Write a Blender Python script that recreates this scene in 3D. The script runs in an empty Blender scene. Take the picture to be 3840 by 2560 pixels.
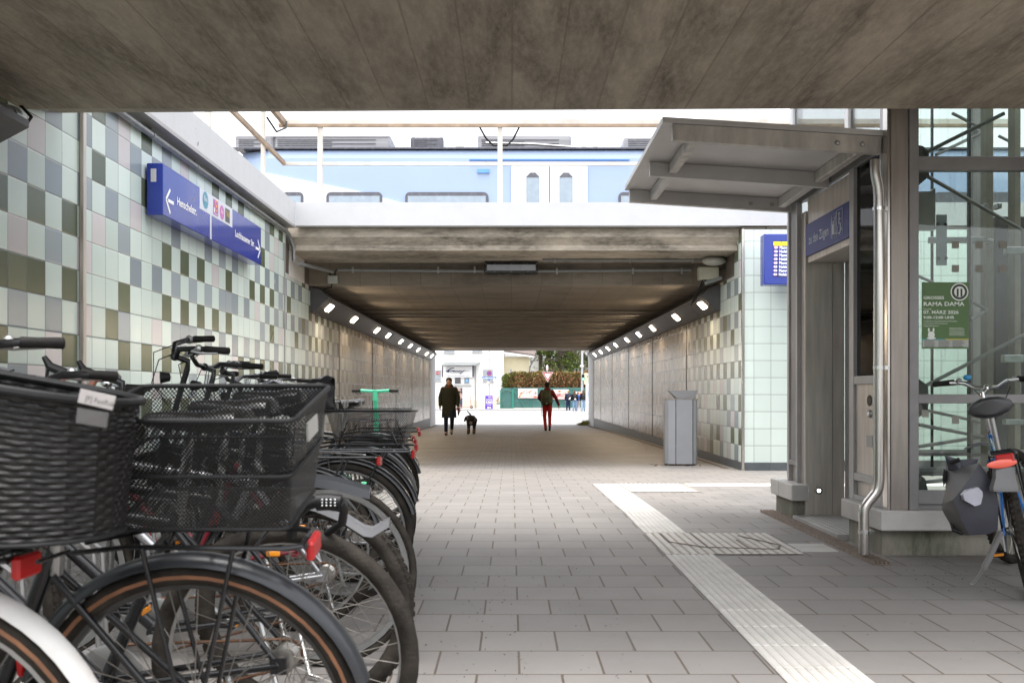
import bpy, math, random
from mathutils import Vector, Matrix, Euler
S = bpy.context.scene
R = math.radians
random.seed(7)
# ---------------------------------------------------------------- camera
CX, HY, F = 1917.0, 1473.0, 3520.0      # vanishing point and focal length in photo pixels
CAMZ = 1.0
cam_d = bpy.data.cameras.new("camera")
cam = bpy.data.objects.new("camera", cam_d); S.collection.objects.link(cam)
cam.location = (0, 0, CAMZ); cam.rotation_euler = (R(90), 0, 0)
cam_d.lens = 33.0; cam_d.sensor_width = 36.0
cam_d.shift_x = 3/3840; cam_d.shift_y = 193/3840
cam_d.clip_start = 0.05; cam_d.clip_end = 2000
cam_d.dof.use_dof = True; cam_d.dof.focus_distance = 12.0; cam_d.dof.aperture_fstop = 7.1
S.camera = cam
# ---------------------------------------------------------------- sky and sun
W = bpy.data.worlds.new("World"); S.world = W; W.use_nodes = True
nt = W.node_tree; bg = nt.nodes["Background"]
sky = nt.nodes.new("ShaderNodeTexSky"); sky.sky_type = 'NISHITA'; sky.sun_disc = False
sky.sun_elevation = R(80); sky.sun_rotation = R(188); sky.dust_density = 4.0; sky.air_density = 1.0
hs = nt.nodes.new("ShaderNodeHueSaturation"); hs.inputs["Saturation"].default_value = 0.18
nt.links.new(sky.outputs[0], hs.inputs["Color"]); nt.links.new(hs.outputs[0], bg.inputs["Color"])
bg.inputs["Strength"].default_value = 0.15
sl = bpy.data.lights.new("sun", 'SUN'); sl.energy = .5; sl.angle = R(25); sl.color = (1, 0.96, 0.9)
so = bpy.data.objects.new("sun", sl); S.collection.objects.link(so)
so.rotation_euler = (R(9), 0, R(-8))
S.view_settings.view_transform = 'Standard'; S.view_settings.look = 'None'
S.view_settings.exposure = 1.98; S.view_settings.gamma = 1.0
S.cycles.max_bounces = 8; S.cycles.diffuse_bounces = 5; S.cycles.transparent_max_bounces = 24
S.cycles.use_denoising = True; S.cycles.caustics_reflective = False; S.cycles.caustics_refractive = False
S.cycles.sample_clamp_indirect = 6.0

# ---------------------------------------------------------------- helpers
def P(sx, sy, d):                       # photo pixel at a depth -> a point of the place
    return Vector(((sx-CX)*d/F, d, CAMZ-(sy-HY)*d/F))
GZ = [(-20, 0), (8, -.03), (13.8, -.14), (28, -.25), (39, -.39), (50, -.43), (90, -.48), (400, -.5)]
def gz(y):
    for (a, za), (b, zb) in zip(GZ, GZ[1:]):
        if y <= b: return za + (zb-za)*max(0, (y-a))/(b-a)
    return -.5
COL = S.collection
def rootloc(o):
    v = Vector((0, 0, 0))
    while o is not None: v += o.location; o = o.parent
    return v
def tag(o, label=None, cat=None, group=None, kind=None):
    if label: o['label'] = label
    if cat: o['category'] = cat
    if group: o['group'] = group
    if kind: o['kind'] = kind
    return o
def thing(name, label, cat, loc=(0, 0, 0), group=None):
    o = bpy.data.objects.new(name, None); COL.objects.link(o); o.location = loc
    o.empty_display_size = .1
    return tag(o, label, cat, group)
class MB:
    def __init__(s, T=None): s.v = []; s.f = []; s.uv = {}; s.T = T or Matrix()
    def add(s, vs, fs, uvs=None):
        b = len(s.v); s.v += [s.T @ Vector(p) for p in vs]
        for i, f in enumerate(fs):
            if uvs: s.uv[len(s.f)] = uvs[i]
            s.f.append([b+k for k in f])
        return s
    def box(s, x0, x1, y0, y1, z0, z1, M=None):
        vs = [(x, y, z) for z in (z0, z1) for y in (y0, y1) for x in (x0, x1)]
        if M: vs = [M @ Vector(p) for p in vs]
        return s.add(vs, [(0, 2, 3, 1), (4, 5, 7, 6), (0, 1, 5, 4), (2, 6, 7, 3), (0, 4, 6, 2), (1, 3, 7, 5)])
    def bbox(s, x0, x1, y0, y1, z0, z1, b=.01, M=None):      # box with bevelled vertical+horizontal edges
        pr = [(x0+b, y0), (x1-b, y0), (x1, y0+b), (x1, y1-b), (x1-b, y1), (x0+b, y1), (x0, y1-b), (x0, y0+b)]
        cx, cy = (x0+x1)/2, (y0+y1)/2
        def ring(z, k): return [(x+(b if x < cx else -b)*k*(1 if True else 0), y+(b if y < cy else -b)*k, z) for x, y in pr]
        rs = [ring(z0, .8), ring(z0+b, 0), ring(z1-b, 0), ring(z1, .8)]
        if M: rs = [[M @ Vector(p) for p in r] for r in rs]
        return s.rings(rs, True, True)
    def rings(s, rs, c0=False, c1=False, closed=True):
        n = len(rs[0]); vs = [p for r in rs for p in r]; fs = []
        for i in range(len(rs)-1):
            for j in range(n if closed else n-1):
                k = (j+1) % n; fs.append((i*n+j, i*n+k, (i+1)*n+k, (i+1)*n+j))
        if c0: fs.append(tuple(range(n-1, -1, -1)))
        if c1: fs.append(tuple((len(rs)-1)*n+j for j in range(n)))
        return s.add(vs, fs)
    def tube(s, pts, r, n=8, closed=False, caps=True):
        pts = [Vector(p) for p in pts]; N = len(pts); rs = r if isinstance(r, (list, tuple)) else [r]*N
        up = None; out = []
        for i, p in enumerate(pts):
            if closed: t = pts[(i+1) % N]-pts[i-1]
            else: t = pts[min(i+1, N-1)]-pts[max(i-1, 0)]
            if t.length < 1e-9: t = Vector((0, 0, 1))
            t.normalize()
            if up is None: up = Vector((0, 0, 1)) if abs(t.z) < .9 else Vector((1, 0, 0))
            a = t.cross(up)
            if a.length < 1e-6: a = t.cross(Vector((1, .3, 0)))
            a.normalize(); b = a.cross(t); up = b
            out.append([p+rs[i]*(math.cos(2*math.pi*k/n)*a+math.sin(2*math.pi*k/n)*b) for k in range(n)])
        if closed: out.append(out[0])
        return s.rings(out, caps and not closed, caps and not closed)
    def lathe(s, prof, c=(0, 0, 0), axis='z', n=24, caps=True):
        rs = []
        for r, h in prof:
            ring = []
            for k in range(n):
                a = 2*math.pi*k/n; x, y = r*math.cos(a), r*math.sin(a)
                p = {'z': (x, y, h), 'y': (x, h, y), 'x': (h, x, y)}[axis]
                ring.append((p[0]+c[0], p[1]+c[1], p[2]+c[2]))
            rs.append(ring)
        return s.rings(rs, caps, caps)
    def prism(s, poly, axis, a0, a1):   # poly of 2D points, extruded along axis
        def q(p, a): return {'x': (a, p[0], p[1]), 'y': (p[0], a, p[1]), 'z': (p[0], p[1], a)}[axis]
        return s.rings([[q(p, a0) for p in poly], [q(p, a1) for p in poly]], True, True)
    def ell(s, c, r, n=12, m=8):
        c = Vector(c); r = r if isinstance(r, (list, tuple)) else (r, r, r); rs = []
        for i in range(1, m):
            t = math.pi*i/m
            rs.append([(c.x+r[0]*math.sin(t)*math.cos(2*math.pi*k/n), c.y+r[1]*math.sin(t)*math.sin(2*math.pi*k/n), c.z-r[2]*math.cos(t)) for k in range(n)])
        return s.rings(rs, True, True)
    def quad(s, a, b, c, d, uv=None):
        return s.add([a, b, c, d], [(0, 1, 2, 3)], [uv] if uv else None)
    def build(s, name, m, parent=None, smooth=False, label=None, local=False):
        me = bpy.data.meshes.new(name)
        vs = s.v; off = Vector((0, 0, 0))
        if parent is not None:
            if not local: off = rootloc(parent)
        elif vs and not local:
            xs = [p.x for p in vs]; ys = [p.y for p in vs]
            off = Vector(((min(xs)+max(xs))/2, (min(ys)+max(ys))/2, min(p.z for p in vs)))
        me.from_pydata([tuple(p-off) for p in vs], [], s.f)
        if s.uv:
            l = me.uv_layers.new(name="UVMap")
            for p in me.polygons:
                if p.index in s.uv:
                    for li, u in zip(p.loop_indices, s.uv[p.index]): l.data[li].uv = u
        me.validate(); me.update()
        bm_fix(me)
        if smooth:
            me.shade_smooth()
            try: me.set_sharp_from_angle(angle=R(40))
            except Exception: pass
        o = bpy.data.objects.new(name, me); COL.objects.link(o)
        if m: me.materials.append(m)
        if parent is not None: o.parent = parent
        else: o.location = off
        if label: o['label'] = label
        return o
import bmesh
def bm_fix(me):
    b = bmesh.new(); b.from_mesh(me); bmesh.ops.recalc_face_normals(b, faces=b.faces); b.to_mesh(me); b.free()
def blob(name, prims, vox, m, parent=None, sm=2):            # one continuous surface from capsules/ellipsoids
    mb = MB()
    for p in prims:
        if p[0] == 'e': mb.ell(p[1], p[2], 16, 10)
        elif p[0] == 'r': mb.rings(p[1], True, True)
        else:
            a, b = Vector(p[1]), Vector(p[2]); r0, r1 = p[3], p[4]
            mb.tube([a.lerp(b, t/4) for t in range(5)], [r0+(r1-r0)*t/4 for t in range(5)], 12)
            mb.ell(a, r0*.999, 12, 8); mb.ell(b, r1*.999, 12, 8)
    o = mb.build(name, None, parent)
    md = o.modifiers.new("r", 'REMESH'); md.mode = 'VOXEL'; md.voxel_size = vox
    if sm:
        ms = o.modifiers.new("s", 'SMOOTH'); ms.iterations = sm; ms.factor = .5
    dg = bpy.context.evaluated_depsgraph_get(); me = bpy.data.meshes.new_from_object(o.evaluated_get(dg))
    o.modifiers.clear(); old = o.data; o.data = me; bpy.data.meshes.remove(old); me.name = name
    me.materials.clear(); me.materials.append(m); me.shade_smooth()
    return o
def text(s, size, org, xd, yd, m, parent, xs=1.0, align='LEFT', name='lettering', off=0.0, bold=0.0):
    cu = bpy.data.curves.new("t", 'FONT'); cu.body = s; cu.size = size; cu.align_x = align; cu.offset = min(.02*size, bold) if bold else 0.
    cu.resolution_u = 3
    t = bpy.data.objects.new("t", cu); COL.objects.link(t)
    dg = bpy.context.evaluated_depsgraph_get(); me = bpy.data.meshes.new_from_object(t.evaluated_get(dg))
    bpy.data.objects.remove(t); bpy.data.curves.remove(cu)
    xd = Vector(xd).normalized(); yd = Vector(yd).normalized(); n = xd.cross(yd); o0 = Vector(org)-rootloc(parent)
    for v in me.vertices: v.co = o0+xd*v.co.x*xs+yd*v.co.y+n*off
    me.name = name; me.materials.clear(); me.materials.append(m)
    o = bpy.data.objects.new(name, me); COL.objects.link(o); o.parent = parent
    return o
# ---------------------------------------------------------------- materials
def newmat(name):
    m = bpy.data.materials.new(name); m.use_nodes = True
    return m, m.node_tree.nodes, m.node_tree.links, m.node_tree.nodes["Principled BSDF"]
def N(ns, t, **kw):
    n = ns.new("ShaderNode"+t)
    for k, v in kw.items():
        if k in n.inputs: n.inputs[k].default_value = v
        else: setattr(n, k, v)
    return n
MATS = {}
def mat(name, c, rough=.5, metal=0., var=.12, vs=6., bump=.0, bs=60., emit=0., stretch=None, coat=0., spec=.5):
    if name in MATS: return MATS[name]
    m, ns, ln, b = newmat(name); b.inputs['Specular IOR Level'].default_value = spec
    b.inputs["Roughness"].default_value = rough; b.inputs["Metallic"].default_value = metal
    b.inputs["Coat Weight"].default_value = coat
    tc = N(ns, "TexCoord"); mp = N(ns, "Mapping"); ln.new(tc.outputs["Object"], mp.inputs[0])
    if stretch: mp.inputs["Scale"].default_value = stretch
    n = N(ns, "TexNoise", Scale=vs, Detail=6.0, Roughness=.6); ln.new(mp.outputs[0], n.inputs["Vector"])
    rp = N(ns, "ValToRGB"); ln.new(n.outputs["Fac"], rp.inputs[0])
    rp.color_ramp.elements[0].position = .3; rp.color_ramp.elements[1].position = .7
    rp.color_ramp.elements[0].color = (*[x*(1-var) for x in c], 1); rp.color_ramp.elements[1].color = (*[min(1, x*(1+var)) for x in c], 1)
    ln.new(rp.outputs[0], b.inputs["Base Color"])
    mr = N(ns, "MapRange"); mr.inputs[3].default_value = max(0, rough-.08); mr.inputs[4].default_value = min(1, rough+.1)
    ln.new(n.outputs["Fac"], mr.inputs[0]); ln.new(mr.outputs[0], b.inputs["Roughness"])
    if bump:
        n2 = N(ns, "TexNoise", Scale=bs, Detail=4.0); ln.new(mp.outputs[0], n2.inputs["Vector"])
        bp = N(ns, "Bump", Strength=bump, Distance=.01); ln.new(n2.outputs["Fac"], bp.inputs["Height"]); ln.new(bp.outputs[0], b.inputs["Normal"])
    if emit:
        b.inputs["Emission Color"].default_value = (*c, 1); b.inputs["Emission Strength"].default_value = emit
    MATS[name] = m; return m
def math_(ns, ln, op, a, b=None, c=None, clamp=False):
    n = N(ns, "Math", operation=op); n.use_clamp = clamp
    for i, x in enumerate((a, b, c)):
        if x is None: continue
        if isinstance(x, (int, float)): n.inputs[i].default_value = x
        else: ln.new(x, n.inputs[i])
    return n.outputs[0]
def mix(ns, ln, f, a, b):
    n = N(ns, "Mix", data_type='RGBA')
    for i, x in ((0, f), (6, a), (7, b)):
        if isinstance(x, (int, float)): n.inputs[i].default_value = x
        elif isinstance(x, tuple): n.inputs[i].default_value = (*x, 1)
        else: ln.new(x, n.inputs[i])
    return n.outputs[2]
def pos(ns, ln):
    g = N(ns, "NewGeometry"); s = N(ns, "SeparateXYZ"); ln.new(g.outputs["Position"], s.inputs[0])
    return g.outputs["Position"], s.outputs

def tilemat(name, axis, u0, v0, plain=False, fade=None):
    """glazed tiles 0.25 m square: colour picked per tile; worn, sooted further in"""
    m, ns, ln, b = newmat(name); p, xyz = pos(ns, ln); u = xyz[axis]; v = xyz[2]; T = .25
    us = math_(ns, ln, 'DIVIDE', math_(ns, ln, 'SUBTRACT', u, u0), T); vs_ = math_(ns, ln, 'DIVIDE', math_(ns, ln, 'SUBTRACT', v, v0), T)
    iu = math_(ns, ln, 'FLOOR', us); iv = math_(ns, ln, 'FLOOR', vs_)
    fu = math_(ns, ln, 'FRACT', us); fv = math_(ns, ln, 'FRACT', vs_)
    cb = N(ns, "CombineXYZ"); ln.new(iu, cb.inputs[0]); ln.new(iv, cb.inputs[1]); cb.inputs[2].default_value = 3.7 + axis
    wn = N(ns, "TexWhiteNoise", noise_dimensions='3D'); ln.new(cb.outputs[0], wn.inputs["Vector"])
    r = wn.outputs["Value"]
    MINT = (.70, .80, .74)
    if plain:
        col = mix(ns, ln, r, (.62, .70, .655), (.66, .745, .70))
    else:
        def ramp(st):
            rp = N(ns, "ValToRGB"); rp.color_ramp.interpolation = 'CONSTANT'; ln.new(r, rp.inputs[0])
            e = rp.color_ramp.elements
            while len(e) > 1: e.remove(e[-1])
            e[0].position = 0; e[0].color = (*st[0][1], 1)
            for q, c in st[1:]:
                k = e.new(q); k.color = (*c, 1)
            return rp.outputs[0]
        OL = (.10, .125, .075); OL2 = (.135, .16, .10); GR = (.28, .33, .36); GR2 = (.35, .40, .425); PK = (.64, .60, .60)
        ca = ramp([(0, MINT), (.50, (.62, .72, .665)), (.90, GR2), (.94, PK), (.97, OL2)])
        co = ramp([(0, OL), (.34, OL2), (.62, GR2), (.72, MINT), (.92, PK)])
        cg = ramp([(0, GR), (.34, GR2), (.68, OL2), (.72, PK), (.82, MINT)])
        par = math_(ns, ln, 'FRACT', math_(ns, ln, 'MULTIPLY', math_(ns, ln, 'ADD', iu, iv), .5))
        rw = math_(ns, ln, 'FRACT', math_(ns, ln, 'MULTIPLY', math_(ns, ln, 'ADD', iv, 20.0), .5))
        cc = mix(ns, ln, math_(ns, ln, 'GREATER_THAN', rw, .25), co, cg)
        col = mix(ns, ln, math_(ns, ln, 'GREATER_THAN', par, .25), ca, cc)
        w2 = N(ns, "TexWhiteNoise", noise_dimensions='3D'); cb2 = N(ns, "CombineXYZ"); ln.new(iu, cb2.inputs[1]); ln.new(iv, cb2.inputs[0]); ln.new(cb2.outputs[0], w2.inputs["Vector"])
        sc = math_(ns, ln, 'ADD', math_(ns, ln, 'MULTIPLY', w2.outputs["Value"], .12), .92)
        hv = N(ns, "HueSaturation"); ln.new(sc, hv.inputs["Value"]); ln.new(col, hv.inputs["Color"]); col = hv.outputs[0]
    nz = N(ns, "TexNoise", Scale=3.0, Detail=6.0); mp = N(ns, "Mapping"); mp.inputs["Scale"].default_value = (2, 2, 1.0); ln.new(p, mp.inputs[0]); ln.new(mp.outputs[0], nz.inputs["Vector"])
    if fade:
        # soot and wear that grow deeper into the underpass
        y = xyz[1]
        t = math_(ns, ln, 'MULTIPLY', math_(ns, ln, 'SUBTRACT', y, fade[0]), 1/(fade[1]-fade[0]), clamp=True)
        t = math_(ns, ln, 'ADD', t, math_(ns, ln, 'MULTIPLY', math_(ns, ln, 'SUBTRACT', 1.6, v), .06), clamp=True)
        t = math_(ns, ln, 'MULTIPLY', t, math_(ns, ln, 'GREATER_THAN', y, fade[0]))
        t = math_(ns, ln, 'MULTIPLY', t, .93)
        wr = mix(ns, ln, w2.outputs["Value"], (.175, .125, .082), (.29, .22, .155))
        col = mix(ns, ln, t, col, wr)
    dirt = math_(ns, ln, 'MULTIPLY', math_(ns, ln, 'SUBTRACT', nz.outputs["Fac"], .45), 1.6, clamp=True)
    col = mix(ns, ln, math_(ns, ln, 'MULTIPLY', dirt, .06), col, (.20, .185, .16))
    # joints
    du = math_(ns, ln, 'MINIMUM', fu, math_(ns, ln, 'SUBTRACT', 1, fu)); dv = math_(ns, ln, 'MINIMUM', fv, math_(ns, ln, 'SUBTRACT', 1, fv))
    d = math_(ns, ln, 'MINIMUM', du, math_(ns, ln, 'MULTIPLY', dv, .8))
    jt = math_(ns, ln, 'LESS_THAN', d, math_(ns, ln, 'ADD', .013, math_(ns, ln, 'MULTIPLY', t, .022)) if fade else .013)
    col = mix(ns, ln, math_(ns, ln, 'MULTIPLY', jt, .75), col, (.16, .155, .15))
    ln.new(col, b.inputs["Base Color"])
    ht = math_(ns, ln, 'MINIMUM', math_(ns, ln, 'MULTIPLY', d, 30), 1)
    tw = N(ns, "TexNoise", Scale=1.7, Detail=1.0); ln.new(p, tw.inputs["Vector"])
    ht = math_(ns, ln, 'ADD', ht, math_(ns, ln, 'MULTIPLY', tw.outputs["Fac"], .3))
    bp = N(ns, "Bump", Strength=.35, Distance=.004); ln.new(ht, bp.inputs["Height"]); ln.new(bp.outputs[0], b.inputs["Normal"])
    rg = math_(ns, ln, 'ADD', math_(ns, ln, 'MULTIPLY', nz.outputs["Fac"], .10), .17 if not fade else .20)
    ln.new(rg, b.inputs["Roughness"])
    return m

def concrete(name, c, board=None, streak=(1, 1, 1), dark=(.06, .055, .045), dirt=.55, rough=.85, linew=.02, lines=.5):
    m, ns, ln, b = newmat(name); p, xyz = pos(ns, ln)
    mp = N(ns, "Mapping"); mp.inputs["Scale"].default_value = streak; ln.new(p, mp.inputs[0])
    n1 = N(ns, "TexNoise", Scale=1.1, Detail=8.0, Roughness=.62, Distortion=.3); ln.new(mp.outputs[0], n1.inputs["Vector"])
    n2 = N(ns, "TexNoise", Scale=9.0, Detail=8.0, Roughness=.7); ln.new(mp.outputs[0], n2.inputs["Vector"])
    n3 = N(ns, "TexNoise", Scale=90.0, Detail=3.0); ln.new(p, n3.inputs["Vector"])
    f1 = math_(ns, ln, 'MULTIPLY', math_(ns, ln, 'SUBTRACT', n1.outputs["Fac"], .38), 3.2, clamp=True)
    f2 = math_(ns, ln, 'MULTIPLY', math_(ns, ln, 'SUBTRACT', n2.outputs["Fac"], .42), 3.0, clamp=True)
    col = mix(ns, ln, math_(ns, ln, 'MULTIPLY', f1, dirt), c, dark)
    col = mix(ns, ln, math_(ns, ln, 'MULTIPLY', f2, dirt*.5), col, tuple(x*1.5 for x in c))
    col = mix(ns, ln, math_(ns, ln, 'MULTIPLY', math_(ns, ln, 'GREATER_THAN', n3.outputs["Fac"], .66), .35), col, dark)
    ht = math_(ns, ln, 'ADD', math_(ns, ln, 'MULTIPLY', n2.outputs["Fac"], .6), math_(ns, ln, 'MULTIPLY', n3.outputs["Fac"], .3))
    if board:
        ax, w = board
        q = math_(ns, ln, 'DIVIDE', xyz[ax], w); fr = math_(ns, ln, 'FRACT', q)
        l = math_(ns, ln, 'LESS_THAN', fr, linew/w)
        wn = N(ns, "TexWhiteNoise", noise_dimensions='1D'); ln.new(math_(ns, ln, 'FLOOR', q), wn.inputs["W"])
        hv = N(ns, "HueSaturation"); ln.new(math_(ns, ln, 'ADD', math_(ns, ln, 'MULTIPLY', wn.outputs["Value"], .14), .93), hv.inputs["Value"]); ln.new(col, hv.inputs["Color"])
        nm = math_(ns, ln, 'MULTIPLY', math_(ns, ln, 'GREATER_THAN', n2.outputs["Fac"], .44), lines)
        col = mix(ns, ln, math_(ns, ln, 'MULTIPLY', l, nm), hv.outputs[0], dark)
        ht = math_(ns, ln, 'SUBTRACT', ht, math_(ns, ln, 'MULTIPLY', l, .6))
        ht = math_(ns, ln, 'ADD', ht, math_(ns, ln, 'MULTIPLY', wn.outputs["Value"], .5))
    ln.new(col, b.inputs["Base Color"]); b.inputs["Roughness"].default_value = rough
    bp = N(ns, "Bump", Strength=.8, Distance=.012); ln.new(ht, bp.inputs["Height"]); ln.new(bp.outputs[0], b.inputs["Normal"])
    return m

def pavemat(name, bw, bh, c1, c2, mort, ms, ox=0, oy=0, rough=.7):
    m, ns, ln, b = newmat(name); p, xyz = pos(ns, ln)
    mp = N(ns, "Mapping"); mp.inputs["Location"].default_value = (ox, oy, 0); ln.new(p, mp.inputs[0])
    br = N(ns, "TexBrick", Scale=1.0); br.offset = .5
    br.inputs["Mortar Size"].default_value = ms; br.inputs["Mortar Smooth"].default_value = .3; br.inputs["Bias"].default_value = 0
    br.inputs["Brick Width"].default_value = bw; br.inputs["Row Height"].default_value = bh
    br.inputs["Color1"].default_value = (*c1, 1); br.inputs["Color2"].default_value = (*c2, 1); br.inputs["Mortar"].default_value = (*mort, 1)
    ln.new(mp.outputs[0], br.inputs["Vector"])
    n1 = N(ns, "TexNoise", Scale=1.3, Detail=8.0, Roughness=.65); ln.new(p, n1.inputs["Vector"])
    n2 = N(ns, "TexNoise", Scale=45.0, Detail=5.0); ln.new(p, n2.inputs["Vector"])
    vo = N(ns, "TexVoronoi", Scale=11.0); vo.inputs["Randomness"].default_value = 1.0; ln.new(p, vo.inputs["Vector"])
    dn = N(ns, "TexNoise", Scale=.8, Detail=2.0); ln.new(p, dn.inputs["Vector"])
    f = math_(ns, ln, 'MULTIPLY', math_(ns, ln, 'SUBTRACT', n1.outputs["Fac"], .4), 2.0, clamp=True)
    col = mix(ns, ln, math_(ns, ln, 'MULTIPLY', f, .5), br.outputs["Color"], tuple(x*.62 for x in c1))
    col = mix(ns, ln, math_(ns, ln, 'MULTIPLY', n2.outputs["Fac"], .22), col, tuple(x*.7 for x in c1))
    lim = math_(ns, ln, 'MULTIPLY', math_(ns, ln, 'SUBTRACT', dn.outputs["Fac"], .36), .22)
    sp = math_(ns, ln, 'LESS_THAN', vo.outputs["Distance"], lim)
    col = mix(ns, ln, math_(ns, ln, 'MULTIPLY', sp, .8), col, (.05, .045, .04))
    ln.new(col, b.inputs["Base Color"])
    ht = math_(ns, ln, 'SUBTRACT', math_(ns, ln, 'MULTIPLY', n2.outputs["Fac"], .25), br.outputs["Fac"])
    bp = N(ns, "Bump", Strength=.5, Distance=.006); ln.new(ht, bp.inputs["Height"]); ln.new(bp.outputs[0], b.inputs["Normal"])
    rr = math_(ns, ln, 'ADD', math_(ns, ln, 'MULTIPLY', n1.outputs["Fac"], .3), rough-.18); ln.new(rr, b.inputs["Roughness"])
    return m

def glassmat(name, tint=(.80, .88, .85), gloss=.10, streaks=False):
    m, ns, ln, b = newmat(name); ns.remove(b); out = ns["Material Output"]
    t = N(ns, "BsdfTransparent"); t.inputs[0].default_value = (*tint, 1)
    g = N(ns, "BsdfGlossy"); g.inputs["Roughness"].default_value = .02
    fr = N(ns, "Fresnel", IOR=1.5); mx = N(ns, "MixShader")
    f = math_(ns, ln, 'MULTIPLY', fr.outputs[0], .85, clamp=True)
    ln.new(f, mx.inputs[0]); ln.new(t.outputs[0], mx.inputs[1]); ln.new(g.outputs[0], mx.inputs[2])
    last = mx.outputs[0]
    if streaks:
        p, xyz = pos(ns, ln); mp = N(ns, "Mapping"); mp.inputs["Scale"].default_value = (28, 28, 1.1); ln.new(p, mp.inputs[0])
        nz = N(ns, "TexNoise", Scale=1.0, Detail=5.0, Distortion=.8); ln.new(mp.outputs[0], nz.inputs["Vector"])
        f2 = math_(ns, ln, 'MULTIPLY', math_(ns, ln, 'SUBTRACT', nz.outputs["Fac"], .60), 3.5, clamp=True)
        f2 = math_(ns, ln, 'ADD', math_(ns, ln, 'MULTIPLY', f2, .4), .015)
        df = N(ns, "BsdfDiffuse"); df.inputs[0].default_value = (.5, .52, .5, 1); m2 = N(ns, "MixShader")
        ln.new(f2, m2.inputs[0]); ln.new(last, m2.inputs[1]); ln.new(df.outputs[0], m2.inputs[2]); last = m2.outputs[0]
    ln.new(last, out.inputs[0]); return m

def meshmat(name, c, pitch, hole=.55, rough=.45, cross=False):    # perforated sheet / expanded metal: real see-through holes
    m, ns, ln, b = newmat(name); out = ns["Material Output"]
    b.inputs["Base Color"].default_value = (*c, 1); b.inputs["Roughness"].default_value = rough; b.inputs["Specular IOR Level"].default_value = .22
    uv = N(ns, "UVMap"); s = N(ns, "SeparateXYZ"); ln.new(uv.outputs[0], s.inputs[0])
    u, v = s.outputs[0], s.outputs[1]
    if cross:
        a, c2 = math_(ns, ln, 'MULTIPLY', u, math.pi/pitch), math_(ns, ln, 'MULTIPLY', v, math.pi/pitch)
    else:
        a = math_(ns, ln, 'MULTIPLY', math_(ns, ln, 'ADD', u, v), math.pi/pitch); c2 = math_(ns, ln, 'MULTIPLY', math_(ns, ln, 'SUBTRACT', u, v), math.pi/pitch)
    w = math_(ns, ln, 'MULTIPLY', math_(ns, ln, 'ABSOLUTE', math_(ns, ln, 'SINE', a)), math_(ns, ln, 'ABSOLUTE', math_(ns, ln, 'SINE', c2)))
    h = math_(ns, ln, 'GREATER_THAN', w, hole)
    t = N(ns, "BsdfTransparent"); mx = N(ns, "MixShader"); ln.new(h, mx.inputs[0]); ln.new(b.outputs[0], mx.inputs[1]); ln.new(t.outputs[0], mx.inputs[2])
    ln.new(mx.outputs[0], out.inputs[0]); return m

def chippaint(name, c, chip):
    m, ns, ln, b = newmat(name); p, xyz = pos(ns, ln)
    n1 = N(ns, "TexNoise", Scale=7.0, Detail=8.0, Roughness=.7); ln.new(p, n1.inputs["Vector"])
    mp = N(ns, "Mapping"); mp.inputs["Scale"].default_value = (6, 6, .8); ln.new(p, mp.inputs[0])
    n2 = N(ns, "TexNoise", Scale=1.0, Detail=6.0); ln.new(mp.outputs[0], n2.inputs["Vector"])
    vo = N(ns, "TexVoronoi", Scale=9.0); ln.new(p, vo.inputs["Vector"])
    k = math_(ns, ln, 'MULTIPLY', math_(ns, ln, 'GREATER_THAN', n1.outputs["Fac"], .67), .8)
    k2 = math_(ns, ln, 'LESS_THAN', vo.outputs["Distance"], math_(ns, ln, 'MULTIPLY', math_(ns, ln, 'SUBTRACT', n2.outputs["Fac"], .42), .35))
    col = mix(ns, ln, math_(ns, ln, 'MULTIPLY', math_(ns, ln, 'MULTIPLY', math_(ns, ln, 'SUBTRACT', n2.outputs["Fac"], .45), 2.5, clamp=True), .25), c, (.45, .43, .39))
    col = mix(ns, ln, math_(ns, ln, 'MAXIMUM', k, math_(ns, ln, 'MULTIPLY', k2, .7)), col, chip); ln.new(col, b.inputs["Base Color"])
    b.inputs["Roughness"].default_value = .75
    bp = N(ns, "Bump", Strength=.5, Distance=.01); ln.new(n1.outputs["Fac"], bp.inputs["Height"]); ln.new(bp.outputs[0], b.inputs["Normal"]); return m
# ================================================================ MATERIAL SET
XL, XR, YE = -3.34, 3.40, 13.9
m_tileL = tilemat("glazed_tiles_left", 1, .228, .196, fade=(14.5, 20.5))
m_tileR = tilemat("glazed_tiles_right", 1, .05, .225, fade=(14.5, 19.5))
m_tileE = tilemat("glazed_tiles_mint", 0, .068, .225, plain=True)
m_slab = concrete("board_marked_concrete", (.38, .32, .25), board=(0, .262), streak=(3.6, .9, 1), dark=(.13, .108, .08), dirt=1.0, linew=.010, lines=.45)
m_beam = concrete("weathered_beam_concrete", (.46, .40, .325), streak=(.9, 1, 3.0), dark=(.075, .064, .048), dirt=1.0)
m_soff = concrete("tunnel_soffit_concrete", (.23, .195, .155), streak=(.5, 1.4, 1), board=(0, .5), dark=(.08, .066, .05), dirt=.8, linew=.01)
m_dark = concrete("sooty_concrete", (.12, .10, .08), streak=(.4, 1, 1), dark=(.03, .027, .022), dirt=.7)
m_plinthc = concrete("mossy_plinth_concrete", (.26, .24, .20), streak=(2.5, 2.5, .8), dark=(.07, .08, .045), dirt=.9)
m_white = mat("white_wall_paint", (.55, .555, .57), .7, var=.04, vs=3, bump=.15, bs=30)
m_whitepatch = mat("pale_render", (.62, .59, .56), .8, var=.1, bump=.2)
m_skirt = mat("dark_plinth_tiles", (.085, .095, .105), .45, var=.25, vs=2.5, bump=.1)
m_railp = mat("cream_rail_paint", (.60, .56, .51), .5, var=.16, vs=3.5)
m_railb = mat("weathered_brown_rail", (.30, .22, .155), .6, var=.3, vs=6)
m_galv = mat("galvanised_steel", (.33, .345, .35), .38, .8, var=.2, vs=14)
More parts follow.
